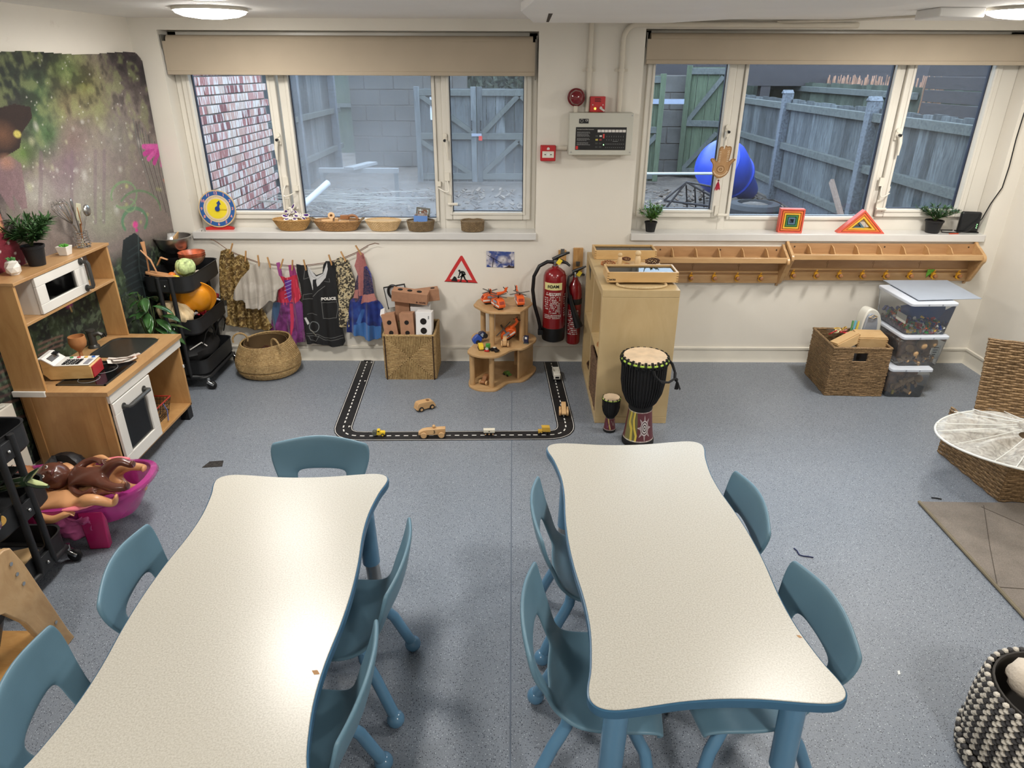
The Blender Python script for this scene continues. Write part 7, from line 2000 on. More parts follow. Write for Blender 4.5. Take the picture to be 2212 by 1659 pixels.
cols=[('red',(200,40,40)),('yellow',(232,190,40)),('blue',(36,74,168)),('green',(50,130,66)),('orange',(226,110,40)),('white',(226,224,216)),('dark_blue',(24,36,90))]
protos=[]
for nm,c_ in cols:
 for(nx,ny)in((2,1),(3,2)):
  b=B();b.box((0,0,0),(nx*0.011,ny*0.011,0.011))
  for i in range(nx):
   for j in range(ny):b.cyl(((i-(nx-1)/2)*0.011,(j-(ny-1)/2)*0.011,0.0055),((i-(nx-1)/2)*0.011,(j-(ny-1)/2)*0.011,0.0078),0.0034,seg=6)
  protos.append((nm,b.obj('toy_brick',mat('brick_toy_'+nm,c_,rough=0.3,var=0.0),sharp=30)))
used=set()
for i in range(230):
 k=rs.randrange(len(protos));nm,po=protos[k]
 o=po if k not in used else po.copy()
 if k in used:COL.objects.link(o)
 used.add(k)
 side=i%5
 if side==0:x,y,z=2.315+rs.random()*0.0-0.002,3.745+rs.random()*0.29,rs.uniform(0.405,0.46+0.0)
 elif side in(1,2):x,y,z=2.32+rs.random()*0.20,3.748,rs.uniform(0.402,0.45)
 else:x,y,z=2.32+rs.random()*0.20,3.75+rs.random()*0.28,rs.uniform(0.43,0.46)
 if x>2.30+0.0:pass
 x=max(x,2.318)
 o.location=(x,y,z);o.rotation_euler=(rs.uniform(0,6),rs.uniform(0,6),rs.uniform(0,6))
 tag(o,'%s plastic toy brick in the heap inside the top clear tub'%nm.replace('_',' '),'toy brick','%s plastic bricks in the top tub'%nm.replace('_',' '))
tag(B().box((2.40,3.89,0.408),(0.19,0.27,0.03)).obj('brick_heap_core',mat('mixed_brick_heap',(96,80,90),rough=0.6,var=0.8,vs=60)),'densely heaped small plastic bricks at the bottom of the top tub','toy bricks',kind='stuff')
tag(B().box((0,0,0),(0.23,0.004,0.165)).obj('blue_baseplate',mat('baseplate_blue',(54,98,170),rough=0.35),loc=(2.45,3.85,0.485),rot=(R(28),R(-16),R(-22))),'blue plastic baseplate standing slanted in the top tub','baseplate')
M_BEE=wood('natural_ball_wood',(206,172,130),(178,140,96),scale=(4,4,4),rough=0.5)
balls=[(2.36,3.735,0.30,.024,'below the fabric at the front left of the middle tub'),(2.425,3.735,0.325,.03,'in the front middle of the middle tub'),(2.485,3.74,0.335,.03,'at the front right of the middle tub'),(2.39,3.73,0.275,.022,'low at the front of the middle tub'),(2.445,3.712,0.115,.024,'in the bottom tub'),(2.345,3.74,0.245,.02,'at the lower left of the middle tub')]
for x,y,z,r,lab in balls:
 tag(B().ball((0,0,0),r,20,14).obj('wooden_ball',M_BEE,loc=(x,y,z)),'pale wooden ball '+lab,'ball','wooden balls in the tubs')
rs=random.Random(5)
M_BRN=wood('mixed_brown_wood',(150,116,84),(104,74,52),scale=(4,4,4),rough=0.6)
for j,(nm,zlo,zhi,x0,x1,cap_)in enumerate((('middle',0.21,0.26,2.33,2.51,'middle'),('bottom',0.015,0.10,2.30,2.45,'bottom'))):
 for i in range(26):
  b=B();kind=i%4
  if kind==0:b.cyl((-0.02,0,0),(0.02,0,0),rs.uniform(0.006,0.011),seg=12);nme,ct='wooden_dowel','dowel'
  elif kind==1:b.tube([(0.014*math.cos(a),0.014*math.sin(a),0)for a in[k*PI/8 for k in range(16)]],0.0035,6,closed=True);nme,ct='wooden_ring','ring'
  elif kind==2:b.box((0,0,0),(0.045,0.018,0.012));nme,ct='wooden_block','block'
  else:b.ball((0,0,0),0.012,12,8,(1,1,.8));nme,ct='wooden_bead','bead'
  tag(b.obj(nme,M_BEE if i%3 else M_BRN,loc=(rs.uniform(x0,x1),rs.uniform(3.725 if j==0 else 3.70,3.76),rs.uniform(zlo,zhi)),rot=(rs.uniform(0,3),rs.uniform(0,3),rs.uniform(0,3))),'small natural wooden %s among the loose parts in the %s tub'%(ct,nm),ct,'wooden %ss in the %s tub'%(ct,nm))
for(x0,x1,y0,y1,z0,z1,nm)in((2.31,2.51,3.775,4.03,0.2,0.33,'middle'),(2.285,2.46,3.76,3.99,0.01,0.14,'bottom')):
 b=B();b.grid(lambda u,v:(x0+(x1-x0)*u,y0+(y1-y0)*v,z1+0.03*noise.noise(Vector((u*5,v*6,z1*9)))),24,24)
 b.grid(lambda u,v:(x0+(x1-x0)*u,y0+0.01*noise.noise(Vector((u*6,v*5,2))),z0+(z1-z0)*v),24,14);b.grid(lambda u,v:(x0+0.01*noise.noise(Vector((u*6,v*5,5))),y0+(y1-y0)*u,z0+(z1-z0)*v),24,14)
 tag(b.obj('crumpled_fabric',mat('brown_net_fabric',(156,124,100),rough=0.8,var=0.35,vs=22),solid=0.002),'crumpled brown fabric filling the %s clear tub'%nm,'fabric')
tag(B().box((0,0,0),(0.13,0.02,0.022)).obj('wooden_baton',M_BEE,loc=(2.365,3.72,0.085),rot=(0,R(-30),R(4))),'long square wooden baton leaning in the bottom clear tub','baton')
tag(B().cyl((0,0,-0.013),(0,0,0.013),0.008).obj('yellow_topped_bottle',mat('yellow_cap',(214,190,70),rough=0.4),loc=(2.305,3.705,0.03)),'tiny yellow-capped bottle in the corner of the bottom tub','bottle')
tag(B().cyl((0,-0.01,0),(0,0.01,0),0.028,seg=24).obj('slate_disc',mat('slate_blue',(66,74,90),rough=0.7),loc=(2.405,3.715,0.052)),'dark slate-blue disc at the front of the bottom tub','disc')
for i,(loc,rot,s,par)in enumerate((((2.293,3.80,0.475),(0,0,R(90)),(0.10,0.05),2),((2.512,3.735,0.275),(0,0,R(4)),(0.05,0.09),1))):
 o=B().box((0,0,0),(s[0],0.001,s[1])).obj('paper_label',mat('sticker_white',(214,216,210),rough=0.5),tubs[par])
 o.location=(tubs[par].matrix_world.inverted()@Vector(loc))if False else Vector(loc)-tubs[par].location
 o.rotation_euler=rot
 for k in range(4):B().bx(-s[0]*.35,s[0]*(.3-.08*k),-0.0009,-0.0005,s[1]*(.3-.16*k),s[1]*(.36-.16*k)).obj('print_line',M_BPRINT,o)
bt=thing('grey_card','large sheet of grey card lying on top of the tub stack','card',(0,0,0))
cz=0.592
B().prism([tuple(PZ(x,y,cz)[:2])for x,y in((1908,606),(1984,649),(2121,646),(2046,606))],cz,cz+0.003).obj('card_sheet',mat('grey_card_stock',(158,166,178),rough=0.8,var=0.03),bt,sharp=None)
# ================================================================ RIGHT EDGE: hamper, net, rug, cord basket
hb_=thing('wicker_hamper','tall open wicker hamper with its lid standing up, at the right edge','basket',(0,0,0))
c1=PZ(2153,1082,0);c2=PZ(2073,995,0.0)
def woven_wall(name,p0,p1,z0,z1,par,m,rows,lean=(0,0)):
 b=B();rs=random.Random(int(z1*100)+rows)
 p0,p1=Vector(p0),Vector(p1);L=(p1-p0).length;n=max(6,int(L/0.02))
 nrm=Vector((p1-p0).cross(Vector((0,0,1)))).normalized()
 for k in range(rows):
  z=z0+(k+.5)*(z1-z0)/rows;f=(k+.5)/rows
  b.tube([p0.lerp(p1,i/n)+Vector((lean[0]*f,lean[1]*f,z))+nrm*(0.004*math.sin(i*1.4+(k%2)*PI))+Vector((0,0,rs.uniform(-.001,.001)))for i in range(n+1)],(z1-z0)/rows*0.58,5)
 o=b.obj(name,m,par,sharp=60);o['kind']='stuff'
 return o
x0,y0=2.235,2.60
woven_wall('front_wall',(x0,y0,0),(x0+0.42,y0-0.02,0),0,0.26,hb_,M_SEAD,24)
woven_wall('side_wall',(x0-0.02,y0+0.45,0),(x0,y0,0),0,0.26,hb_,M_SEAD,24)
woven_wall('lid',(x0+0.02,y0+0.34,0),(x0+0.42,y0+0.18,0),0.24,0.60,hb_,M_SEAD,34,lean=(0.08,0.16))
woven_wall('lid_edge',(x0+0.02,y0+0.34,0),(x0+0.42,y0+0.18,0),0.24,0.60,hb_,M_SEAD,34,lean=(0.095,0.19))
B().bx(x0+0.015,x0+0.40,y0+0.02,y0+0.44,0,0.2).obj('lining',mat('basket_lining',(116,92,62)),hb_,sharp=None)
cd=PZ(2180,945,0.3)
net=thing('net_ring','white net fabric stretched on a wire ring over the wicker hamper','net',(2.30,2.66,0.285),0)
RX,RY=0.355,0.30
ringp=[(RX*math.cos(a),RY*math.sin(a),0.012*math.sin(a*2))for a in[2*PI*k/64 for k in range(64)]]
B().tube(ringp,0.005,8,closed=True).obj('wire_ring',mat('white_wire',(226,226,220),rough=0.4),net)
M_NET=bpy.data.materials.new('white_net');M_NET.use_nodes=True
_nt=M_NET.node_tree;_bs=_nt.nodes['Principled BSDF'];_v=coords(_nt)
_n=N(_nt,'ShaderNodeTexNoise',Scale=26.0,Detail=3.0,Distortion=1.5);_nt.links.new(_v,_n.inputs['Vector'])
_a=ramp(_nt,_n.outputs[0],[(0.3,(0.30,)*3),(0.7,(0.62,)*3)]);_nt.links.new(_a,_bs.inputs['Alpha'])
_bs.inputs['Base Color'].default_value=C(232,230,222);_bs.inputs['Roughness'].default_value=0.9
def netf(u,v):
 a=2*PI*u;s=0.16+0.84*v
 z=0.055*math.sin(a*9+4*(1-v))*(1-v)*v*1.6-0.05*(1-v)+0.012*math.sin(a*2)*v+0.07*(1-v)
 return(RX*s*math.cos(a)+0.04*(1-v),RY*s*math.sin(a),z)
B().grid(netf,120,16,closeu=True).obj('net_fabric',M_NET,net)
b=B()
for k in range(15):
 a=2*PI*k/15+0.1*math.sin(k*2.3);b.tube([(RX*s*math.cos(a+.12*(1-s))+0.04*(1-s),RY*s*math.sin(a+.12*(1-s)),0.075*(1-s)+0.008)for s in(1.0,0.8,0.6,0.4,0.2)],0.0022,5)
b.obj('gathered_fold',mat('white_wire',(226,226,220)),net)['kind']='stuff'
B().tube([(0.0,0.0,0.08),(0.1,0.08,0.2),(0.16,0.12,0.34)],0.003,5).obj('hanging_cord',mat('white_wire',(226,226,220)),net)
B().prism([(0.028*math.cos(R(90+36*k))*(1 if k%2==0 else .45),0.028*math.sin(R(90+36*k))*(1 if k%2==0 else .45))for k in range(10)],0,0.002).obj('yellow_star',mat('pale_yellow_star',(206,206,110),rough=0.6),net,loc=(0.02,-0.07,0.07))
rg=thing('rug','grey-brown rug at the right edge of the floor, stitched edge','rug',(0,0,0))
def rugm():
 m,nt,bs=node_mat('grey_brown_rug')
 v=coords(nt);n=N(nt,'ShaderNodeTexNoise',Scale=5.0,Detail=6.0,Roughness=0.75);nt.links.new(v,n.inputs['Vector'])
 n2=N(nt,'ShaderNodeTexNoise',Scale=240.0,Detail=3.0);nt.links.new(v,n2.inputs['Vector'])
 o=mixcol(nt,0.3,ramp(nt,n.outputs[0],[(0.3,C(104,96,88)),(0.7,C(142,132,122))]),ramp(nt,n2.outputs[0],[(0.3,C(80,74,68)),(0.7,C(160,150,138))]))
 nt.links.new(o,bs.inputs['Base Color']);bs.inputs['Roughness'].default_value=0.95;bump(nt,bs,n2.outputs[0],0.5,0.003)
 return m
rq=[(1.86,2.585),(1.845,0.9),(2.9,0.9),(2.9,2.57)]
B().prism(rq,0.0,0.009).obj('rug_pile',rugm(),rg,bevel=0.003)
B().tube([(1.862,2.583,0.008),(1.85,1.75,0.009),(1.847,0.9,0.008)],0.007,8).obj('rug_binding',mat('olive_binding',(122,112,92),rough=0.8),rg)
for pts in([PZ(2125,1092,0.0095),PZ(2138,1180,0.0095),PZ(2155,1268,0.0095)],[PZ(2155,1268,0.0095),PZ(2212,1272,0.0095)],[PZ(2120,1095,0.0095),PZ(2212,1135,0.0095)]):
 B().tube(pts,0.0016,5).obj('stitched_groove',mat('dark_groove',(84,76,68),rough=0.9),rg)
gb=thing('rope_basket','grey and cream woven rope basket in the bottom right corner','basket',(1.475,1.295,0))
M_GR1=mat('cream_rope',(206,198,184),rough=0.8,bmp=0.4);M_GR2=mat('charcoal_rope',(66,64,64),rough=0.8,bmp=0.4)
for q,mm in((0,M_GR1),(1,M_GR2)):
 b=B()
 for k in range(24):
  z=0.006+k*0.0115;r0=0.165+0.012*math.sin(k/24*PI)+(0.012 if k<5 else 0)
  for i in range(60):
   if(i+k)%2==q:
    a=2*PI*(i+0.5*(k%2))/60
    b.ball((r0*math.cos(a),r0*math.sin(a),z),0.0092,6,4,(1,1,.72))
 b.obj('rope_stitch',mm,gb,sharp=None)['kind']='stuff'
B().lathe([(0,0.002),(0.155,0.002),(0.165,0.14),(0.155,0.275),(0.15,0.275),(0.155,0.14),(0.14,0.015),(0,0.015)],36).obj('lining',mat('dark_lining',(60,56,52),rough=0.9),gb)
tag(B().ball((0,0,0),0.055,18,12,fn=lambda p:1+0.12*noise.noise(p*4)).obj('cream_wool_ball',mat('cream_wool',(222,208,190),rough=0.95,bmp=0.7,bs_=120),loc=(1.44,1.36,0.265)),'cream wool ball poking out of the rope basket','ball')
for(x,y,s,lab)in((2143,1027,.5,'black scrap of fluff on the floor by the rug corner'),):
 p=PZ(2012,1075,0.003);tag(B().tube([p,p+Vector((0.02,-0.004,0.001)),p+Vector((0.04,-0.012,0))],0.003,5).obj('fluff',M_BLK),lab,'fluff')
 # ================================================================ FOREST MURAL
MY0,MY1,MZ0,MZ1=2.25,4.222,0.12,1.872
MWp,MHp=470,418
mu=Paint(MWp,MHp,(126,114,108))
def mc(px,py):
 p=PX(px,py,-2.165)
 return((p.y-MY0)/(MY1-MY0)*MWp,(p.z-MZ0)/(MZ1-MZ0)*MHp)
sxm=MWp/(MY1-MY0)
def mb(px,py,r,col,amt=1.0,soft=0.9,asp=1.0,rot=0.0):
 x,y=mc(px,py);k=r/1463*3.6*sxm
 mu.blob(x,y,k*1.5,k*asp*1.1,col,amt,soft,rot)
def ml(pts,wd,col,amt=1.0):mu.line([mc(*p)for p in pts],wd,col,amt)
n1,n2,n3=mu.nz(44,1),mu.nz(12,2),mu.nz(5,3)
for a in((30,130,90,(26,34,30)),(250,130,60,(38,30,36)),(20,180,120,(34,44,38)),(110,130,90,(52,60,44)),(280,160,80,(50,40,46)),(320,250,60,(60,52,62)),(10,290,70,(36,32,30)),(0,400,60,(44,34,40)),(90,110,60,(30,36,32))):
 mb(a[0],a[1],a[2],a[3],0.95,0.9)
for a in((180,190,80,(112,112,56)),(140,230,50,(120,108,78)),(200,250,50,(122,116,84)),(95,200,45,(66,92,58)),(110,290,55,(74,112,62)),(60,330,30,(92,122,56)),(80,250,35,(56,84,52)),(145,155,40,(80,100,56))):
 mb(a[0],a[1],a[2],a[3],0.85,0.95)
mu.mix(np.clip((n2-.5)*5,0,1)*np.clip((mu.Y-MHp*.55)/(MHp*.3),0,1)*0.35,(150,160,104))
mu.mix(np.clip((.45-n2)*6,0,1)*np.clip((mu.Y-MHp*.6)/(MHp*.3),0,1)*0.6,(26,28,26))
for a in((200,330,80,(136,124,116)),(180,420,90,(152,146,136)),(230,470,60,(140,142,120)),(130,400,50,(136,122,124)),(150,350,50,(120,98,106)),(90,420,40,(170,166,156)),(160,300,40,(124,104,98)),(250,300,50,(128,122,112))):
 mb(a[0],a[1],a[2],a[3],0.85,0.95)
rs=random.Random(9)
for k in range(34):
 mb(rs.uniform(60,300),rs.uniform(260,480),rs.uniform(3,9),rs.choice(((196,192,184),(178,168,168),(186,186,150))),rs.uniform(.2,.6),0.9,rs.uniform(1,2))
for k in range(9):mb(rs.uniform(260,350),rs.uniform(400,540),6,(176,180,110),.5,.9)
for x in(205,222,160,95):ml([(x,330),(x+rs.uniform(-4,14),480)],6,(116,96,106),.45)
for k in range(130):
 x,y=rs.uniform(60,330),rs.uniform(115,480);mb(x,y,rs.uniform(1,2.2),(210,206,196),.55,.5)
mu.poly([mc(*p)for p in((-40,250),(0,236),(40,222),(72,228),(76,252),(56,285),(54,318),(28,338),(0,352),(-40,420))],(44,30,26));mb(20,290,26,(110,76,56),.8,.9);mb(48,288,7,(190,176,92),1,.4)
mu.poly([mc(*p)for p in((-60,330),(2,345),(10,400),(24,470),(30,560),(-60,600))],(36,28,32));mu.poly([mc(*p)for p in((12,350),(36,336),(58,352),(66,400),(74,450),(64,452),(44,418),(50,455),(40,452),(20,418))],(126,100,104),.85);mb(30,350,16,(166,122,100),.8)
for k in range(16):
 x=285+k*5.2;ml([(x-10,260+k*7),(x+4,330+k*7),(x+30,420+k*8)],1.6,(60,62,66)if k%2 else(100,104,100),.8)
mu.poly([mc(*p)for p in((318,300),(345,300),(372,500),(356,500))],(34,28,30),.8);mu.poly([mc(*p)for p in((330,390),(340,380),(356,430),(350,432))],(166,110,96),.9);mb(352,420,12,(150,84,50),.8,.8);mb(312,350,2,(0,0,0),0)
for k,(dx,dy)in enumerate(((-17,8),(-20,16),(-14,25),(-6,32),(4,36),(12,34),(-22,2))):
 ml([(322,318),(322+dx*.6,318+dy*.55),(322+dx*1.2,318+dy*1.15)],6.5,(176,62,134)if k%2 else(196,84,152))
ml([(322,330),(330,370),(338,400)],4,(150,160,176),.8)
def ring(cx,cy,r,wd,col,a0=0,a1=360):
 ml([(cx+r*math.cos(R(a)),cy+r*1.12*math.sin(R(a)))for a in range(a0,a1+1,12)],wd,col)
ring(263,424,25,3.2,(118,140,104),-200,130);ring(292,460,40,3.0,(100,124,92),-150,0);ring(285,480,24,5,(92,126,96),140,400);mb(286,488,9,(206,70,140),1,.5);mb(289,500,5,(190,60,130),1,.5);ring(274,447,12,2,(124,146,110),-90,180)
for p_ in(((0,478),(22,500)),((16,470),(26,505))):ml([p_[0],p_[1]],9,(206,130,110),.9)
mb(14,492,11,(226,190,120),.9,.7)
mu.poly([mc(*p)for p in((-30,520),(10,502),(40,508),(66,535),(78,585),(-30,600))],(118,34,48));
for p_ in((12,522),(38,526),(20,546),(52,548),(60,566),(4,560),(34,512)):mb(p_[0],p_[1],2.6,(214,200,196),1,.4)
lowm=np.clip((MHp*0.50-mu.Y)/30,0,1)*np.clip((mu.X-MWp*.18)/60,0,1)
lowm2=np.clip((MHp*0.44-mu.Y)/22,0,1)
mu.mix(np.maximum(lowm*0,lowm2),(32,38,34));mu.mix(lowm2*np.clip((n2-.48)*6,0,1)*.7,(62,78,52));mu.mix(lowm2*np.clip((n3-.55)*8,0,1)*.5,(100,116,92));mu.mix(lowm2*np.clip((.42-n1)*6,0,1)*.7,(26,24,30))
mu.poly([mc(*p)for p in((264,520),(285,505),(300,520),(316,560),(340,600),(350,640),(300,650),(280,620),(262,580))],(28,36,38));ml([(292,510),(296,580),(312,650)],2,(70,84,84),.8)
for k in range(7):ml([(294+k,530+k*15),(275-k*2,545+k*16)],1.4,(52,64,66),.7);ml([(294+k,530+k*15),(318+k*4,550+k*14)],1.4,(56,68,70),.7)
mb(160,658,9,(150,50,120),.9,.6);ml([(162,662),(166,672)],2,(200,170,110))
for k in range(9):ml([(-10,790+k*17),(30,770+k*18),(70+k*3,735+k*20)],3,((112,84,74),(74,54,52))[k%2],.8)
for k in range(3):ml([(100,745+k*12),(135,730+k*10),(150,725+k*10)],2.4,(120,92,80),.8)
mu.a=mu.a*(0.86+0.28*n3[...,None])
def muf(u,v):
 Y=MY0+(MY1-MY0)*u;Z=MZ0+(MZ1-MZ0)*v+0.010*np.sin(u*9)*v
 X=-2.14-(YW-Y)*0.055+0.006+0.004*np.sin(u*23+v*3)+np.clip((Y-3.93)/0.3,0,1)**1.4*(0.014+0.030*v)
 return X,Y,Z
def mkeep(u,v):
 return~((u>0.965)&(v>0.975-0.0*u)&(((u-0.965)/0.035)**2+((v-0.965)/0.035)**2>1.0))&(v<0.992+0.006*np.sin(u*14))
ms=Paint.sheet(mu,'forest_wall_hanging',muf,attr_mat('mural_cloth',rough=0.75,noise_amt=0.25,ns=260),keep=mkeep,solid=0.003)
tag(ms,'large printed fantasy forest wall hanging with pink flower and red toadstool','wall hanging')
# ================================================================ THINGS ON THE PLAY KITCHEN
KT=0.9865
t=thing('faceted_vase','white faceted vase with a small succulent on the kitchen top','vase',(-2.185,2.80,KT+0.0)if False else(-2.135,2.83,KT))
rsf=random.Random(2);rgs=[]
for k,(r,z)in enumerate(((0.018,0),(0.028,0.012),(0.030,0.034),(0.024,0.054),(0.014,0.062),(0.013,0.060))):
 rgs.append([(r*math.cos(2*PI*i/7+(k%2)*.45),r*math.sin(2*PI*i/7+(k%2)*.45),z)for i in range(7)])
B().loft(rgs).obj('vase_body',mat('white_ceramic',(226,222,214),rough=0.35),t,sharp=12)
def succulent(t,z,s,m,n=14):
 b=B()
 for k in range(n):
  a=k*2.4;e=0.25+0.9*k/n;d=Vector((math.cos(a)*math.cos(e),math.sin(a)*math.cos(e),math.sin(e)));L=s*(1-.3*k/n)
  b.ball(d*L*.5+Vector((0,0,z)),L*.5,8,6,(0.42,0.25,1),d.to_track_quat('Z','X').to_matrix())
 b.obj('succulent_leaves',m,t)['kind']='stuff'
succulent(t,0.060,0.024,mat('succulent_green',(86,140,78),rough=0.5,var=0.2))
plant2=pot_plant('largest dark green pot plant, on top of the play kitchen',(-2.135,2.985,KT),0.045,0.09,0.17,0.135,5,n=1500,ln=0.05,wd=0.0042)
t=thing('square_planter','small square white planter with bright green succulent','planter',(-2.12,3.17,KT))
B().loft([[(sx*r,sy*r,z)for sx,sy in((-1,-1),(1,-1),(1,1),(-1,1))]for r,z in((0.019,0),(0.026,0.042),(0.023,0.042),(0.02,0.034))]).obj('planter',mat('white_ceramic',(226,222,214)),t,bevel=0.003)
succulent(t,0.036,0.026,mat('succulent_bright',(92,160,62),rough=0.5,var=0.2),18)
t=thing('utensil_holder','round chrome wire holder of utensils on the play kitchen','utensil holder',(-2.115,3.315,KT))
b=B()
for k in range(7):b.tube([((0.030+0.004*math.sin(k))*math.cos(a),(0.030+0.004*math.sin(k))*math.sin(a),0.004+k*0.012)for a in[2*PI*i/28 for i in range(28)]],0.0016,5,closed=True)
for k in range(6):
 a=k*PI/3;b.cyl((0.032*math.cos(a),0.032*math.sin(a),0.002),(0.034*math.cos(a),0.034*math.sin(a),0.078),0.0013,seg=5)
b.obj('wire_cage',M_CHROME,t)
B().lathe([(0,0),(0.03,0),(0.03,0.003),(0,0.003)],24).obj('base',M_CHROME,t)
def utensil(name,label,dx,dy,top,mk,cat):
 q=thing(name,label,cat,(-2.115,3.315,KT+0.005))
 p0,p1=Vector((-dx*.25,-dy*.25,0)),Vector((dx,dy,top));d=(p1-p0).normalized()
 mk(q,p0,p1,d,d.to_track_quat('Z','X').to_matrix())
def mk_whisk(q,p0,p1,d,M_):
 m_=p0.lerp(p1,0.5);B().cyl(p0,m_,0.004).obj('handle',M_STEEL,q);L=(p1-m_).length;b=B()
 for k in range(6):
  a=k*PI/6;pts=[]
  for i in range(13):
   u=-1+i/6;w_=0.036*math.sin(PI*min(1,(1-abs(u))*0.75+0.0))*(1 if u<0 else-1);z=L*(1-abs(u)**1.6*1.0)
   pts.append(m_+M_@Vector((w_*math.cos(a),w_*math.sin(a),z)))
  b.tube(pts,0.0013,5)
 b.obj('whisk_wires',M_CHROME,q)
def mk_spoon(mat_,rb=(0.021,0.006,0.028)):
 def f(q,p0,p1,d,M_):
  e=p0.lerp(p1,.8);B().tube([p0,e],0.0032,8).obj('handle',mat_,q)
  B().ball(p0.lerp(p1,.9),1.0,16,10,rb,Matrix.Rotation(R(30),3,'Z')@M_).obj('spoon_bowl',mat_,q)
 return f
def mk_spat(mat_):
 def f(q,p0,p1,d,M_):
  e=p0.lerp(p1,.6);B().tube([p0,e],0.004,8).obj('handle',mat_,q)
  b=B();b.box((0,0,0),(0.03,0.004,(p1-e).length));o=b.obj('blade',mat_,q,bevel=0.0015);o.location=e.lerp(p1,.5);o.rotation_euler=(Matrix.Rotation(R(-20),3,'Z')@M_).to_euler()
 return f
utensil('whisk','steel balloon whisk leaning left in the wire holder',0.02,-0.14,0.235,mk_whisk,'whisk')
utensil('spoon','tall steel serving spoon standing in the wire holder',0.0,-0.01,0.225,mk_spoon(M_STEEL,(0.024,0.007,0.034)),'spoon')
utensil('ladle','round steel ladle leaning right in the wire holder',0.03,0.06,0.185,mk_spoon(M_STEEL,(0.028,0.014,0.028)),'ladle')
utensil('spatula','brown wooden spatula in the middle of the wire holder',0.04,-0.03,0.19,mk_spat(M_TOYW2),'spatula')
utensil('spatula','pale plastic spatula at the back right of the wire holder',-0.01,0.05,0.20,mk_spat(mat('pale_spatula',(190,186,160),rough=0.4)),'spatula')
t=thing('wooden_goblet','turned wooden goblet standing on the play kitchen worktop','goblet',(-2.09,3.035,0.4905))
B().lathe([(0,0),(0.026,0),(0.026,0.004),(0.009,0.012),(0.0085,0.055),(0.018,0.068),(0.034,0.085),(0.039,0.105),(0.036,0.135),(0.033,0.135),(0.035,0.105),(0.026,0.086),(0,0.08)],30).obj('goblet_body',wood('goblet_wood',(190,132,84),(160,104,60),scale=(3,3,3)),t)
cr=thing('toy_cash_register','wooden toy cash register with white keypad on the play hob','cash register',(-2.03,2.875,0.4965),R(7))
B().prism([(-0.085,0.0),(0.10,0.0),(0.10,0.058),(0.088,0.066),(-0.055,0.066),(-0.095,0.098),(-0.11,0.098),(-0.11,0.03)],-0.055,0.055,'xz').obj('register_body',wood('register_ply',(214,176,118),(190,148,90),scale=(1.5,5,5)),cr,bevel=0.002)
M_CRW=mat('register_white',(232,228,220),rough=0.4)
B().bx(-0.052,0.096,-0.056,0.056,0.066,0.069).obj('keypad_panel',M_CRW,cr,bevel=0.001)
B().prism([(-0.056,0.066),(-0.052,0.069),(-0.098,0.105),(-0.115,0.105),(-0.115,0.10),(-0.098,0.099)],-0.056,0.056,'xz').obj('screen_panel',M_CRW,cr)
B().box((-0.077,0,0.0905),(0.026,0.07,0.002),(0,R(38),0)).obj('display_window',mat('register_display',(84,76,68),rough=0.25),cr)
for c_ in range(4):
 for r_ in range(4):
  k=B().bx(-0.018+c_*0.019-0.0075,-0.018+c_*0.019+0.0075,-0.040+r_*0.016-0.006,-0.040+r_*0.016+0.006,0.069,0.0725).obj('key',mat('register_key',(26,26,28),rough=0.35),cr,bevel=0.001)
  if c_<3:text('789456123.0='[c_+(3-r_)*3]if(3-r_)*3+c_<12 else '0',0.010,M_WPRINT,k,(-0.018+c_*0.019,-0.040+r_*0.016,0.0728),(0,0,0),name='key_print')
B().bx(0.068,0.088,-0.046,0.012,0.069,0.0722).obj('grey_key',mat('register_grey',(140,140,146),rough=0.4),cr)
for c_,(nm,col_)in enumerate((('green',(70,140,84)),('red',(190,70,70)),('yellow',(222,180,90)),('blue',(60,110,186)))):
 B().lathe([(0,0.069),(0.008,0.069),(0.008,0.0725),(0,0.0725)],18,(-0.018+c_*0.032,0.038,0)).obj('round_key',mat('reg_'+nm,col_,rough=0.4),cr)
B().bx(0.1003,0.1045,-0.05,0.05,0.004,0.056).obj('drawer_front',mat('register_red',(170,40,44),rough=0.4),cr)
B().bx(-0.1,-0.065,0.02,0.05,0.0985,0.1015).obj('receipt_slot',M_BPRINT,cr)
for i,(dx,dy,a)in enumerate(((0,0,.1),(0.012,0.01,.35),(-0.01,0.012,-.2))):
 p=Paint(40,24,(222,214,204));n=p.nz(7,i+2);p.mix(np.clip((n-.52)*6,0,1)*.8,(196,130,100));p.blob(14,12,6,6,(180,110,90),.7,.6)
 o=Paint.sheet(p,'toy_banknote',lambda u,v,i=i:((u-.5)*0.125,(v-.5)*0.068,0.002+0.004*i+0.022*np.clip(np.abs(u-.5)*1.6-.35,0,1)*(1-i*.2)+0.010*np.sin(v*3.1+i)),attr_mat('photo_print'),loc=(-1.905+dx,3.045+dy,0.4945),rot=(0,0,a+.5))
 tag(o,'crumpled toy banknote by the play hob, %s of three'%['bottom','middle','top'][i],'banknote','toy banknotes on the play kitchen')
t=thing('leafy_plant','broad-leaved green plant between the play kitchen and black trolley','plant',(-2.01,3.56,0.0))
B().lathe([(0,0),(0.06,0),(0.085,0.16),(0.088,0.2),(0.08,0.2),(0.076,0.16),(0,0.15)],28).obj('plant_pot',M_POT,t)
rsl=random.Random(6);lf,st=B(),B()
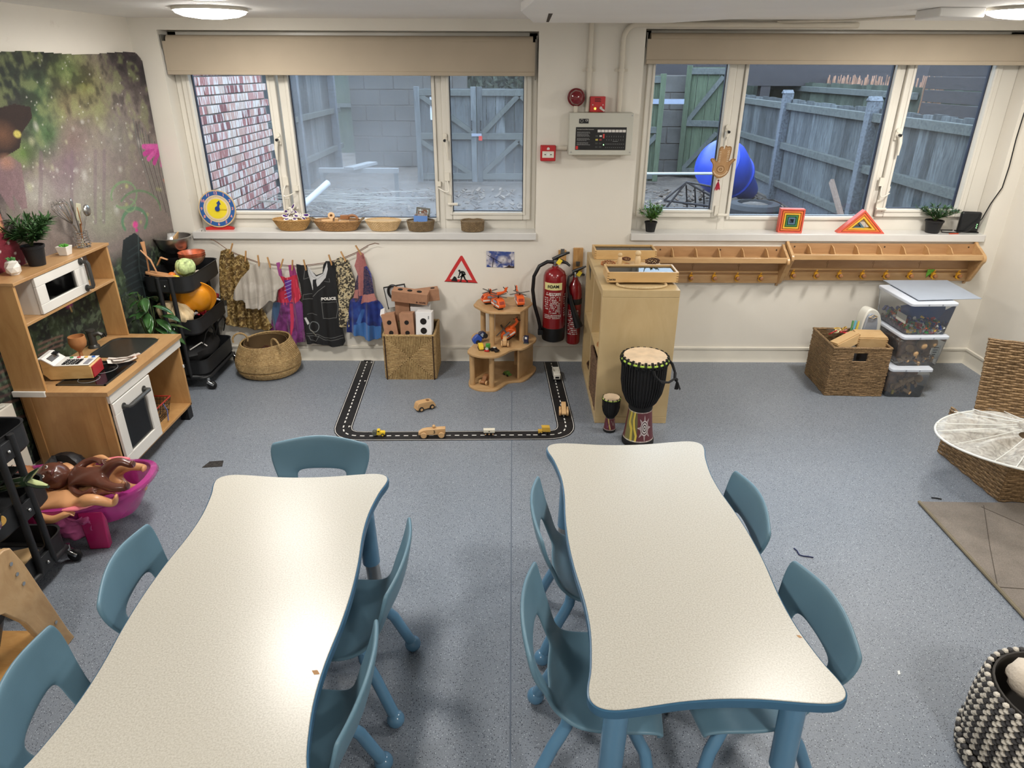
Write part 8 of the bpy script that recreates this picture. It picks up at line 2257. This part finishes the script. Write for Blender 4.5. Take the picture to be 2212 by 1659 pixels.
for k in range(26):
 a=rsl.uniform(0,2*PI);reach=rsl.uniform(0.03,0.11);hz_=rsl.uniform(0.46,0.70)
 base_=Vector((reach*math.cos(a)*.7,reach*math.sin(a)*.5,hz_));st.tube([(0,0,0.17),(base_.x*.4,base_.y*.4,0.36),tuple(base_)],0.0026,5)
 d=Vector((math.cos(a),math.sin(a)*.8,rsl.uniform(-.5,.4))).normalized();side=d.cross(Vector((0,0,1))).normalized();L=rsl.uniform(0.09,0.14)*(0.45 if math.cos(a)<-.2 else 1);W_=L*0.24
 up_=side.cross(d)
 def lff(u,v,base_=base_,d=d,side=side,up_=up_,L=L,W_=W_):
  w_=W_*math.sin(PI*min(1,v*.96+.02))**.75;s_=(u-.5)*2
  return base_+d*L*v+side*w_*s_-up_*(abs(s_)*-0.25*w_)+Vector((0,0,-0.35*L*v*v))
 lf.grid(lff,5,9)
 if k==0:pass
lf.obj('leaves',mat('glossy_leaf',(48,84,40),rough=0.3,var=0.35,vs=14,coat=0.2),t,solid=0.0012)['kind']='stuff'
st.obj('stalks',mat('plant_stem',(70,84,44)),t)
# ================================================================ BLACK TROLLEYS
M_TRL=mat('black_powder_coat',(34,35,37),rough=0.5,var=0.05,bmp=0.12,bs_=500)
def trolley(label,loc,rz,w,d,tiers,poles_y):
 """w across x, d along y; a pair of tube uprights at each end of the long side"""
 t=thing('utility_trolley',label,'trolley',loc,rz,'black three-tier utility trolleys')
 for z in tiers:
  b=B();h=0.10
  b.loft([rr(-w/2+.012,w/2-.012,-d/2+.012,d/2-.012,0.05,z-h,5),rr(-w/2,w/2,-d/2,d/2,0.055,z-h+.014,5),rr(-w/2,w/2,-d/2,d/2,0.055,z,5),rr(-w/2-.004,w/2+.004,-d/2-.004,d/2+.004,0.058,z+.002,5),rr(-w/2+.004,w/2-.004,-d/2+.004,d/2-.004,0.052,z+.001,5),rr(-w/2+.004,w/2-.004,-d/2+.004,d/2-.004,0.052,z-h+.01,5)])
  b.obj('tray',M_TRL,t)
 for e in(-1,1):
  for q in(-1,1):
   if poles_y:a=lambda z:(q*0.036,e*(d/2+0.011),z);ft=[(q*0.036,e*(d/2+0.011),0.12),(q*0.04,e*(d/2+0.008),0.09),(q*(w/2-.02),e*(d/2-.03),0.075)]
   else:a=lambda z:(e*(w/2+0.011),q*0.036,z);ft=[(e*(w/2+0.011),q*0.036,0.12),(e*(w/2+.008),q*0.04,0.09),(e*(w/2-.01),q*(d/2-.02),0.075)]
   B().tube([a(tiers[-1]-0.0)]+ft,0.0125,12).obj('upright',M_TRL,t)
  for z in tiers:
   B().box(((0,e*(d/2+0.008),z-0.05)if poles_y else(e*(w/2+0.008),0,z-0.05)),((0.08,0.012,0.07)if poles_y else(0.012,0.08,0.07))).obj('clamp_plate',M_TRL,t,bevel=0.002)
   B().ball(((0,e*(d/2+0.017),z-0.05)if poles_y else(e*(w/2+0.017),0,z-0.05)),0.007,12,8).obj('screw_head',M_CHROME,t)
 B().tube([(x,y,0.075)for x,y,_z in rr(-w/2+.01,w/2-.01,-d/2+.01,d/2-.01,.04,0,4)],0.0115,10,closed=True).obj('base_frame',M_TRL,t)
 for sx in(-1,1):
  for sy in(-1,1):
   c_=Vector((sx*(w/2-.01),sy*(d/2-.01),0))
   k=B().cyl(c_+Vector((0,0,0.05)),c_+Vector((0,0,0.08)),0.010).obj('caster',M_CHROME,t)
   B().box(c_+Vector((0.012,0,0.042)),(0.045,0.026,0.018),(0,R(30),0)).obj('fork',M_CHROME,k,bevel=0.003)
   B().lathe([(0,-0.009),(0.024,-0.009),(0.0275,-0.005),(0.0275,0.005),(0.024,0.009),(0,0.009)],22,c_+Vector((0.018,0,0.028)),rotY).obj('wheel',M_BLK,k)
 return t
trolley('black three-tier trolley of play food and dressing-up hats by the window wall',(-1.985,3.975,0),0,0.275,0.44,(0.19,0.45,0.71),True)
TX,TY=-1.985,3.975
bs1=thing('mixing_bowl','large steel mixing bowl on the back of the trolley top','bowl',(-2.055,4.085,0.775))
bp=[(0,0),(0.05,0.0),(0.085,0.03),(0.102,0.075),(0.104,0.092),(0.113,0.093),(0.113,0.096),(0.101,0.096),(0.098,0.075),(0.082,0.033),(0.05,0.004),(0,0.004)]
B().lathe(bp,44).obj('bowl_body',M_STEEL,bs1)
B().lathe([(0,0),(0.075,0),(0.098,0.03),(0.104,0.05),(0.1,0.05),(0.07,0.005),(0,0.004)],40).obj('pan_body',mat('dark_pan',(30,30,32),rough=0.35),tag(thing('frying_pan','black pan under the steel mixing bowl on the trolley','pan',(-2.05,4.07,0.715)),None))
t=thing('wooden_scoop','pale wooden spoon head leaning out of the steel bowl','spoon',(-2.04,4.09,0.845));B().tube([(-0.01,0,-0.02),(0.0,0,0.02),(0.02,0.0,0.05)],[0.02,0.03,0.008],10,flat=0.4).obj('scoop',M_TOYW,t)
for i,dz in enumerate((0.0,0.012,0.024)):
 t=thing('patterned_bowl','rust-red patterned wooden bowl, %s of the stack of three'%['bottom','middle','topmost'][i],'bowl',(-1.925,4.01,0.715+dz),group='stacked rust-red bowls on the trolley')
 B().lathe([(0,0),(0.03,0),(0.055,0.02),(0.074,0.048),(0.077,0.055),(0.072,0.055),(0.052,0.023),(0.028,0.005),(0,0.005)],36).obj('bowl_body',mat('rust_bowl_%d'%i,((140,104,78),(150,80,56),(176,92,62))[i],rough=0.35,var=0.45,vs=26),t)
t=thing('toy_cabbage','pale green toy cabbage at the front of the trolley top','cabbage',(-1.905,3.86,0.74))
B().ball((0,0,0),0.052,30,22,fn=lambda p:1+0.07*abs(noise.noise(p*3.2))+0.02*noise.noise(p*11)).obj('cabbage_head',mat('cabbage_leaf',(186,202,140),rough=0.6,var=0.3,vs=45,bmp=0.4,bs_=80),t)
for k in range(5):
 a=k*1.25
 B().grid(lambda u,v,a=a:(0.055*math.sin(PI*(.25+.45*v))*math.cos(a+(u-.5)*1.3),0.055*math.sin(PI*(.25+.45*v))*math.sin(a+(u-.5)*1.3),0.055*math.cos(PI*(.25+.45*v))+0.003*math.sin(u*9)),9,8).obj('outer_leaf',mat('cabbage_leaf',(186,202,140)),t,solid=0.0015)
for(nm,lab,x,y,z,r,col_,sc3)in(('toy_egg','white toy egg behind the toy orange on the trolley',-1.955,3.865,0.70,0.026,(222,218,206),(1,1,1.15)),('toy_orange','orange toy fruit on the trolley top',-1.975,3.825,0.697,0.024,(216,120,50),(1,1,1)),('toy_lemon','yellow toy lemon at the front edge of the trolley top',-1.945,3.80,0.69,0.02,(214,196,60),(1.4,1,1)),('toy_shell','cream shell-like toy at the right of the trolley top',-1.87,3.93,0.69,0.02,(220,206,190),(1,1.3,.7))):
 tag(B().ball((0,0,0),r,20,14,sc3).obj(nm,mat(nm+'_skin',col_,rough=0.5,bmp=0.2,bs_=150),loc=(x,y,z)),lab,nm.split('_')[1])
M_CUT=wood('utensil_beech',(206,156,112),(180,128,84),scale=(3,3,1),rough=0.5)
for i,(pts,lab)in enumerate((([(-2.09,3.80,0.70),(-2.085,3.80,0.80),(-2.095,3.81,0.90)],'tall wooden spatula standing at the left rear corner of the trolley'),([(-2.10,3.78,0.86),(-2.06,3.79,0.80),(-2.04,3.79,0.73)],'curved wooden salad tong leaning over the chopping board'),([(-1.99,3.84,0.79),(-2.03,3.85,0.80),(-2.06,3.85,0.755)],'hooked wooden utensil lying beside the black pan'))):
 o=B().tube(pts+([]if i else[]),[0.009,0.008,0.022]if i==0 else[0.008,0.012,0.009],10,flat=0.35).obj('wooden_utensil',M_CUT);tag(o,lab,'utensil')
tag(B().prism(smooth_closed([(-.08,-.03),(.06,-.035),(.085,0),(.06,.035),(-.08,.03)],3),0,0.012).obj('chopping_board',M_CUT,loc=(-2.02,3.80,0.705),rot=(R(-6),R(8),R(-8)),bevel=0.002),'small wooden chopping board lying on the trolley top','board')
t=thing('hard_hat','orange-yellow toy hard hat tipped up on the middle trolley tier','hat',(-1.93,3.93,0.535),rot=(R(-62),R(20),R(30)))
mh_=mat('hard_hat_orange',(232,150,30),rough=0.3,coat=0.3)
B().ball((0,0,0),0.105,36,20,(1,1.15,.8),fn=lambda p:(1+(0.04 if abs(p.x)<0.12 and p.z>0 else 0))if p.z>-0.05 else 0.98).obj('hat_dome',mh_,t)
B().lathe([(0.10,-0.01),(0.125,-0.016),(0.127,-0.012),(0.10,0.0)],40,wob=lambda a,z:1+0.12*max(0,-math.sin(a))).obj('brim',mh_,t)
for x in(-0.04,0.04):B().tube([(x,-0.10*math.cos(q),0.088*math.sin(q)+.002)for q in[R(20+12*k)for k in range(12)]],0.003,6).obj('ridge',mh_,t)
t=thing('chef_hat','crumpled cream cloth hat hanging over the middle trolley tier','hat',(-2.0,3.82,0.475),rot=(0,R(12),R(-20)))
B().ball((0,0,0),0.095,40,24,(1.25,.8,.62),fn=lambda p:1+0.10*math.sin(math.atan2(p.y,p.x)*11+p.z*3)*(0.5+abs(p.z))*.8).obj('pleated_cloth',mat('cream_cotton',(216,192,152),rough=0.85,bmp=0.3),t)
rst=random.Random(14)
for i in range(22):
 nm=['silver','black','white','red','grey_blue'][i%5];c_=((180,184,190),(26,26,30),(216,214,210),(130,26,36),(96,116,140))[i%5]
 b=B();b.tube([(rst.uniform(-.02,.02),rst.uniform(-.03,.03),0),(rst.uniform(-.02,.02),rst.uniform(-.03,.03),0.012),(rst.uniform(-.02,.02),rst.uniform(-.03,.03),0)],0.006,7)
 tag(b.obj('play_jewel',mat('jewel_'+nm,c_,rough=0.25,metal=0.3),loc=(rst.uniform(-1.93,-1.87),rst.uniform(3.80,4.15),rst.uniform(0.435,0.465))),'%s trinket heaped at the right of the middle trolley tier'%nm.replace('_','-'),'trinket','%s trinkets on the middle trolley tier'%nm.replace('_','-'))
tag(B().box((0,0,0),(0.03,0.13,0.03)).obj('red_purse',mat('dark_red_cloth',(120,24,34),rough=0.6),loc=(-1.88,4.09,0.47),rot=(.2,.3,.1),bevel=0.008),'dark red cloth purse at the right of the middle trolley tier','purse')
t=thing('black_bag','black bag with looped straps on the bottom trolley tier','bag',(-1.965,3.95,0.20))
B().ball((0,0,0.0),0.11,26,18,(.95,1.7,.75),fn=lambda p:1+0.14*noise.noise(p*2.6)).obj('bag_body',mat('black_fabric',(20,20,22),rough=0.65,bmp=0.5,bs_=40),t)
for(y,a)in((-0.05,0.6),(0.14,0.2)):B().tube([(0.07,y-.05,0.04),(0.10,y-.03,0.13),(0.11,y+.03,0.15),(0.10,y+.08,0.11),(0.07,y+.09,0.03)],0.007,8,flat=.5).obj('strap',mat('black_fabric',(20,20,22)),t)
B().tube([(0.02,-0.16,0.05),(0.07,-0.10,0.075),(0.09,-0.08,0.045)],0.004,6).obj('white_piping',M_WPRINT,t)
t=thing('spring_clip','small black wire clip on the window wall beside the bowls','clip',(-1.93,YW-0.004,0.80))
B().tube([(-0.01,-0.005,0.05),(-0.01,-0.005,0.075),(0.012,-0.005,0.08),(0.01,-0.005,0.05)],0.0018,6).obj('wire',M_BLK,t);B().bx(-0.014,0.016,-0.008,0.0,0.044,0.052).obj('clip_jaw',M_BLK,t)
tr2=trolley('black three-tier trolley in the left foreground beside the doll bath',(-1.935,2.015,0),0,0.37,0.315,(0.165,0.40,0.64),False)
t=thing('grey_bowl','large grey plastic bowl on the foreground trolley','bowl',(-1.97,2.03,0.625))
B().lathe([(0,0),(0.08,0),(0.115,0.05),(0.125,0.11),(0.132,0.112),(0.132,0.116),(0.12,0.114),(0.11,0.05),(0.076,0.006),(0,0.006)],40).obj('bowl_body',mat('grey_plastic_bowl',(156,158,156),rough=0.4),t)
mc_=mat('clear_grey_plastic',(176,172,160),rough=0.2,alpha=0.75)
for i,(x,y,a,lab)in enumerate(((-1.80,2.01,0.35,'clear plastic serving spoon lying across the grey bowl, upper one'),(-1.83,1.95,0.5,'clear plastic serving spoon lying across the grey bowl, lower one'))):
 t=thing('serving_spoon',lab,'spoon',(x,y,0.735-i*.02),rot=(0,R(-12),a),group='clear serving spoons on the foreground trolley')
 B().tube([(-0.14,0,0),(-0.05,0,0.004),(0.0,0,0)],[0.004,0.005,0.006],8).obj('handle',mc_,t)
 B().ball((0.045,0,0),0.05,20,10,(1,.5,.16)).obj('spoon_bowl',mc_,t)
t=thing('toy_snake','glossy dark green and cream toy crocodile head over the trolley side','toy animal',(-1.70,2.02,0.47),rot=(0,R(-4),R(-4)))
B().tube([(-0.25,0,-0.035),(-0.16,0,-0.03),(-0.06,0,-0.01),(0.0,0.0,0.0)],[0.02,0.022,0.018,0.02],14).obj('body',mat('glossy_dark_green',(38,54,36),rough=0.15,coat=0.6,var=0.4),t)
B().tube([(-0.01,0,0.004),(0.022,0,0.03),(0.05,0,0.05)],[0.018,0.015,0.004],12,flat=.6).obj('upper_jaw',mat('glossy_dark_green',(38,54,36)),t)
B().tube([(-0.01,0,-0.004),(0.03,0,-0.02),(0.062,0,-0.028)],[0.018,0.016,0.006],12,flat=.6).obj('lower_jaw',mat('glossy_dark_green',(38,54,36)),t)
B().tube([(0.0,0,0.0),(0.03,0,-0.012),(0.06,0,-0.02)],[0.012,0.012,0.004],10,flat=.5).obj('mouth_lining',mat('pale_mouth',(186,196,140),rough=0.3),t)
B().tube([(0.012,0,0.018),(0.03,0,0.03),(0.048,0,0.044)],[0.010,0.009,0.003],10,flat=.5).obj('mouth_lining',mat('pale_mouth',(186,196,140)),t)
t=thing('black_tray','flat black tray lying on the middle tier of the foreground trolley','tray',(-1.93,2.0,0.455));B().loft([rr(-.13,.13,-.09,.09,.02,0,4),rr(-.15,.15,-.11,.11,.02,.018,4),rr(-.145,.145,-.105,.105,.02,.018,4),rr(-.125,.125,-.085,.085,.02,.004,4)]).obj('tray_body',M_BLK,t)
for i,(x,y,z,rt_,lab)in enumerate(((-1.865,1.93,0.395,(R(14),R(6),.2),'thick plain wooden cylinder in the foreground trolley'),(-1.80,1.94,0.37,(R(80),0,.9),'yellow wooden cylinder lying in the foreground trolley'),(-1.9,1.90,0.37,(R(85),0,-.5),'curved yellow wooden piece in the foreground trolley'))):
 b=B();b.cyl((0,0,-0.05),(0,0,0.06),0.024 if i==0 else 0.02,seg=20);tag(b.obj('wooden_cylinder',M_PEG if i==0 else wood('yellow_wood',(222,178,96),(196,148,66),scale=(3,3,3)),loc=(x,y,z),rot=rt_,bevel=0.002),lab,'cylinder','wooden cylinders in the foreground trolley')
tag(B().box((0,0,0),(0.13,0.12,0.03)).obj('wooden_slab',M_BOXW,loc=(-1.87,2.02,0.10),rot=(R(6),R(-8),.2),bevel=0.002),'pale wooden slab on the lowest tier of the foreground trolley','block')
tag(B().box((-2.195,2.46,0.16),(0.05,0.34,0.62)).obj('white_board_panel',M_WHITE,bevel=0.004),'white painted panel standing between bath and wall','panel')
# ================================================================ PLYWOOD TRAY BENCH
bn=thing('sensory_bench','birch plywood bench with arched end panel and clear plastic tray','bench',(-1.525,1.30,0))
M_PLY=wood('birch_plywood_swirl',(208,172,126),(178,138,92),scale=(1.5,2.2,1.6),rough=0.45,bands=3,dist=9)
L_=0.46
outl=[(-L_,0.0),(-L_+0.09,0.0),(-0.30,0.22),(-0.245,0.31),(-0.18,0.345),(0.18-0.0,0.345),(0.245,0.31),(0.30,0.22),(L_-0.09,0.0),(L_,0.0),(L_-0.015,0.05),(0.37,0.40),(0.345,0.475),(0.32,0.485),(-0.32,0.485),(-0.37,0.40)]
B().prism(outl,-0.011,0.011,'yz').obj('end_panel',M_PLY,bn,bevel=0.003)
B().prism(outl,-0.561,-0.539,'yz').obj('end_panel',M_PLY,bn,bevel=0.003)
B().bx(-0.54,-0.011,-0.34,0.37,0.10,0.118).obj('lower_shelf',wood('bench_shelf_ply',(196,150,92),(166,118,64),scale=(1.5,4,4),rough=0.35),bn,bevel=0.002)
B().bx(-0.54,-0.011,0.315,0.335,0.40,0.485).obj('rail',M_PLY,bn);B().bx(-0.54,-0.011,-0.335,-0.315,0.40,0.485).obj('rail',M_PLY,bn)
for y,z in((0.325,0.43),(0.332,0.385),(0.342,0.34),(0.405,0.12)):
 B().cyl((0.011,y,z),(0.014,y,z),0.0065,seg=14).obj('bolt_head',M_CHROME,bn)
tb=thing('water_tray','clear bluish plastic tray resting on the plywood bench','tray',(-1.80,1.30,0.487))
b=B();b.loft([rr(-.26,.26,-.30,.30,.06,0.0,5),rr(-.285,.285,-.335,.335,.07,.09,5),rr(-.31,.31,-.365,.365,.08,.094,5),rr(-.312,.312,-.368,.368,.08,.082,5)],cap=False);b.obj('tray_shell',M_TUB,tb,solid=0.003)
B().tube([(x,y,z)for x,y,z in rr(-.305,.305,-.36,.36,.08,.092,5)],0.006,8,closed=True).obj('tray_rim',mat('bluish_clear_rim',(160,170,190),rough=0.2,alpha=0.8),tb)
bb2=thing('black_crate','shallow black crate under the arch of the plywood bench','crate',(-1.80,1.42,0.119))
B().loft([rr(-.18,.18,-.2,.2,.04,0,5),rr(-.21,.21,-.23,.23,.05,.10,5),rr(-.2,.2,-.22,.22,.05,.10,5),rr(-.17,.17,-.19,.19,.04,.006,5)]).obj('crate_body',M_BLK,bb2)
# ================================================================ DOLL BATH AND DOLLS
ba=thing('doll_bath','translucent pink toy bath on legs with pale pink grips','toy bath',(-1.84,2.40,0),R(7))
def pinkm():
 m,nt,bs=node_mat('translucent_pink_plastic')
 bs.inputs['Base Color'].default_value=C(188,62,144);bs.inputs['Roughness'].default_value=0.15
 bs.inputs['Transmission Weight'].default_value=0.0;bs.inputs['Alpha'].default_value=0.62;bs.inputs['Coat Weight'].default_value=0.5
 return m
M_PINK=pinkm()
def er(a,b_,z,dz=0.0,n=44):
 out=[]
 for k in range(n):
  q=2*PI*k/n;c_,s_=math.cos(q),math.sin(q)
  x=a*(abs(c_)**0.82)*(1 if c_>0 else-1);y=b_*(abs(s_)**0.78)*(1 if s_>0 else-1)
  out.append((x,y,z+dz*(x/a)**2))
 return out
b=B();b.loft([er(.18,.10,0.065),er(.235,.135,0.08),er(.28,.162,0.14,.02),er(.30,.172,0.195,.035)],cap=False)
bmesh.ops.contextual_create(b.bm,geom=[v for v in b.bm.verts if abs(v.co.z-0.065)<1e-5])
b.obj('tub_shell',M_PINK,ba,solid=0.003)
b=B();b.loft([er(.298,.170,0.195,.035),er(.303,.175,0.202,.035),er(.325,.19,0.200,.035),er(.33,.195,0.186,.035)],cap=False);b.obj('rim',M_PINK,ba,solid=0.003)
for sx in(-0.13,0.13):
 for sy in(-1,1):
  B().loft([[(sx-.05,sy*.158,.13),(sx+.05,sy*.158,.13),(sx+.05,sy*.178,.18),(sx-.05,sy*.178,.18)],[(sx-.035,sy*.145,0),(sx+.035,sy*.145,0),(sx+.04,sy*.185,0),(sx-.04,sy*.185,0)]]).obj('leg',mat('deep_pink_plastic',(176,30,96),rough=0.25,coat=.4),ba,bevel=0.006)
for sy in(-1,1):
 B().tube([(0.10+0.085*q,sy*(0.190-0.02*max(0,q)),0.209+0.006*q)for q in(-.7,-.35,0,.35,.7)],[0.006,0.013,0.015,0.013,0.006],12,flat=.55).obj('grip',mat('pale_pink_grip',(236,130,140),rough=0.4),ba)
 break_=None
def skin(name,nodes,edges,m,parent,sub=2):
 me=bpy.data.meshes.new(name);me.from_pydata([n[0]for n in nodes],edges,[]);me.materials.append(m)
 o=bpy.data.objects.new(name,me);COL.objects.link(o);o.parent=parent
 sk=o.modifiers.new('skin','SKIN');sk.use_smooth_shade=True
 for i,n in enumerate(nodes):
  r=n[1]if isinstance(n[1],tuple)else(n[1],n[1])
  me.skin_vertices[0].data[i].radius=r
 me.skin_vertices[0].data[0].use_root=True
 s=o.modifiers.new('sub','SUBSURF');s.levels=sub;s.render_levels=sub
 return o
def doll(label,loc,rot,m,legs=((0,0),(0,0)),s=1.0,hair=None,armbend=0.0,eyes=True,belly=True):
 """baby doll on its back: head towards -x, feet +x, front +z; one continuous body, head joined by the neck"""
 t=thing('baby_doll',label,'doll',loc,group='baby dolls in the pink bath',rot=rot)
 k=s
 N_=[((0.0,0,0),(0.042*k,0.036*k)),((-0.05*k,0,0.006*k),(0.044*k,0.042*k)),((-0.10*k,0,0.004*k),(0.040*k,0.036*k)),((-0.132*k,0,0.0),0.020*k),((-0.15*k,0,0.0),0.022*k)]
 E_=[(0,1),(1,2),(2,3),(3,4)]
 for sy in(-1,1):
  i=len(N_);N_+=[((-0.112*k,sy*0.045*k,0.002*k),0.020*k),((-0.085*k,sy*0.075*k,0.0),0.019*k),((-0.045*k,sy*0.088*k,0.006*k),0.0165*k),((-0.012*k,sy*(0.078-armbend)*k,0.016*k),0.0125*k),((0.004*k,sy*(0.072-armbend)*k,0.020*k),0.012*k)]
  E_+=[(2,i),(i,i+1),(i+1,i+2),(i+2,i+3),(i+3,i+4)]
  for f in range(4):
   j=len(N_);N_.append(((0.020*k,sy*(0.062+0.007*f-armbend)*k,0.020*k),0.0034*k));N_.append(((0.030*k,sy*(0.060+0.0085*f-armbend)*k,0.015*k),0.0030*k));E_+=[(i+4,j),(j,j+1)]
  j=len(N_);N_.append(((0.008*k,sy*(0.055-armbend)*k,0.024*k),0.0036*k));E_.append((i+4,j))
  lx,lz=legs[0]if sy<0 else legs[1]
  i=len(N_);N_+=[((0.028*k,sy*0.026*k,0.004*k),0.030*k),((0.075*k,sy*(0.048+lx*.5)*k,(0.016+lz)*k),0.028*k),((0.11*k,sy*(0.054+lx)*k,(0.016+lz*1.1)*k),0.022*k),((0.155*k,sy*(0.048+lx*.6)*k,(0.006+lz*.5)*k),0.018*k),((0.172*k,sy*(0.046+lx*.6)*k,(0.010+lz*.5)*k),0.016*k),((0.180*k,sy*(0.046+lx*.6)*k,(0.034+lz*.5)*k),0.012*k)]
  E_+=[(0,i),(i,i+1),(i+1,i+2),(i+2,i+3),(i+3,i+4),(i+4,i+5)]
  for f in range(5):
   j=len(N_);N_.append(((0.181*k,sy*(0.036+0.005*f+lx*.6)*k,(0.048-abs(f-1)*.001+lz*.5)*k),0.0033*k));E_.append((i+5,j))
 skin('body',N_,E_,m,t)
 hc=Vector((-0.208*k,0,0.012*k));bk_=k;k=k*1.3
 def hf(p):
  v=1.0
  v+=0.07*max(0,-p.x)-0.05*max(0,p.x)
  for sy in(-1,1):
   d2=(p-Vector((0.45,sy*0.42,0.78)).normalized()).length_squared;v+=0.05*math.exp(-d2*22)
   d2=(p-Vector((-0.02,sy*0.33,0.94)).normalized()).length_squared;v-=0.045*math.exp(-d2*60)
  d2=(p-Vector((0.22,0,0.97)).normalized()).length_squared;v+=0.13*math.exp(-d2*90)
  d2=(p-Vector((0.52,0,0.85)).normalized()).length_squared;v+=0.055*math.exp(-d2*60)
  d2=(p-Vector((0.82,0,0.56)).normalized()).length_squared;v+=0.05*math.exp(-d2*40)
  return v
 hd=B().ball(hc,0.055*k,48,36,(1.05,.92,.95),fn=hf).obj('head',m,t)
 for sy in(-1,1):
  B().ball(hc+Vector((0.004*k,sy*0.0515*k,0.0)),0.011*k,12,8,(1,.45,.8)).obj('ear',m,hd)
  if eyes:
   e=hc+Vector((-0.003*k,sy*0.0175*k,0.0475*k))
   B().ball(e,0.0072*k,14,10,(.62,1,.55)).obj('eyeball',mat('doll_eye_white',(226,220,210),rough=0.15),hd)
   B().ball(e+Vector((0,0,0.0022*k)),0.0038*k,12,8,(1,1,.6)).obj('iris',mat('doll_iris',(34,22,18),rough=0.1),hd)
   B().tube([hc+Vector((-0.016*k,sy*y*k,0.0505*k-abs(y-.018)*.2*k))for y in(.009,.0175,.027)],0.0013*k,5).obj('eyebrow',mat('doll_brow',(40,26,20),rough=0.7),hd)
 lipm=mat('doll_lips_'+m.name,tuple(int(255*min(1,q*1.1)**.45)for q in(0.16,0.05,0.05)),rough=0.4)
 B().tube([hc+Vector((0.0265*k,y*k,(0.0505-abs(y)*.25)*k))for y in(-.011,-.005,0,.005,.011)],[0.001*k,0.0026*k,0.0022*k,0.0026*k,0.001*k],8).obj('mouth',lipm,hd)
 if hair:
  hb2=B().ball(hc+Vector((-0.014*k,0,-0.008*k)),0.072*k,40,26,(1.1,1.12,1.0),fn=lambda p:(1.0+0.08*noise.noise(p*6))if p.z<0.42 or p.x<-0.3 else 0.72)
  rsh=random.Random(3)
  for q in range(0):
   a=rsh.uniform(0,2*PI);st_=hc+Vector((-0.05*k,0.05*math.cos(a)*k,0.04*math.sin(a)*k));hb2.tube([st_,st_+Vector((-0.03*k,0.03*math.cos(a)*k,0.0)),st_+Vector((-0.05*k+rsh.uniform(-.03,.03),0.06*math.cos(a)*k,-0.03*k))],0.0035*k,5)
  hb2.obj('hair',hair,hd)
 return t
dk=mat('brown_doll_vinyl',(96,56,43),rough=0.28,var=0.05,coat=0.25)
dk2=mat('mid_brown_doll_vinyl',(136,84,60),rough=0.3,var=0.05,coat=0.2)
pl_=mat('beige_doll_vinyl',(206,150,104),rough=0.32,var=0.05,coat=0.2)
doll('dark brown baby doll lying uppermost in the bath, face to the camera',(-1.69,2.345,0.275),(R(38),R(-2),R(-3)),dk,legs=((0.004,0.004),(0.016,0.018)),s=0.86)
doll('beige baby doll whose legs lie along the near rim of the bath',(-1.775,2.285,0.195),(R(16),R(2),R(12)),pl_,legs=((0.0,0.045),(0.0,0.0)),s=1.02,armbend=0.0)
doll('mid-brown baby doll underneath, on the left of the bath',(-1.87,2.33,0.165),(R(10),R(-2),R(4)),dk2,s=0.95)
doll('beige doll with black hair at the back of the bath',(-1.72,2.475,0.20),(R(70),R(0),R(-4)),pl_,s=0.9,hair=mat('black_doll_hair',(16,15,18),rough=0.45,bmp=0.5))
doll('bald tan baby doll half hidden behind the trolley uprights',(-1.90,2.42,0.205),(R(24),R(-4),R(-8)),mat('tan_doll_vinyl',(170,114,80),rough=0.3,coat=0.2),s=0.92)
t=thing('pink_cloth','crumpled pink muslin cloth showing through the bath side','cloth',(-1.775,2.225,0.115),R(13))
B().grid(lambda u,v:((u-.5)*0.16,0.012*math.sin(u*9+v*4)+0.02*noise.noise(Vector((u*5,v*5,0))),(v-.5)*0.10+0.01*math.sin(u*7)),24,16).obj('cloth_folds',mat('pink_muslin',(190,90,140),rough=0.85),t,solid=0.002)
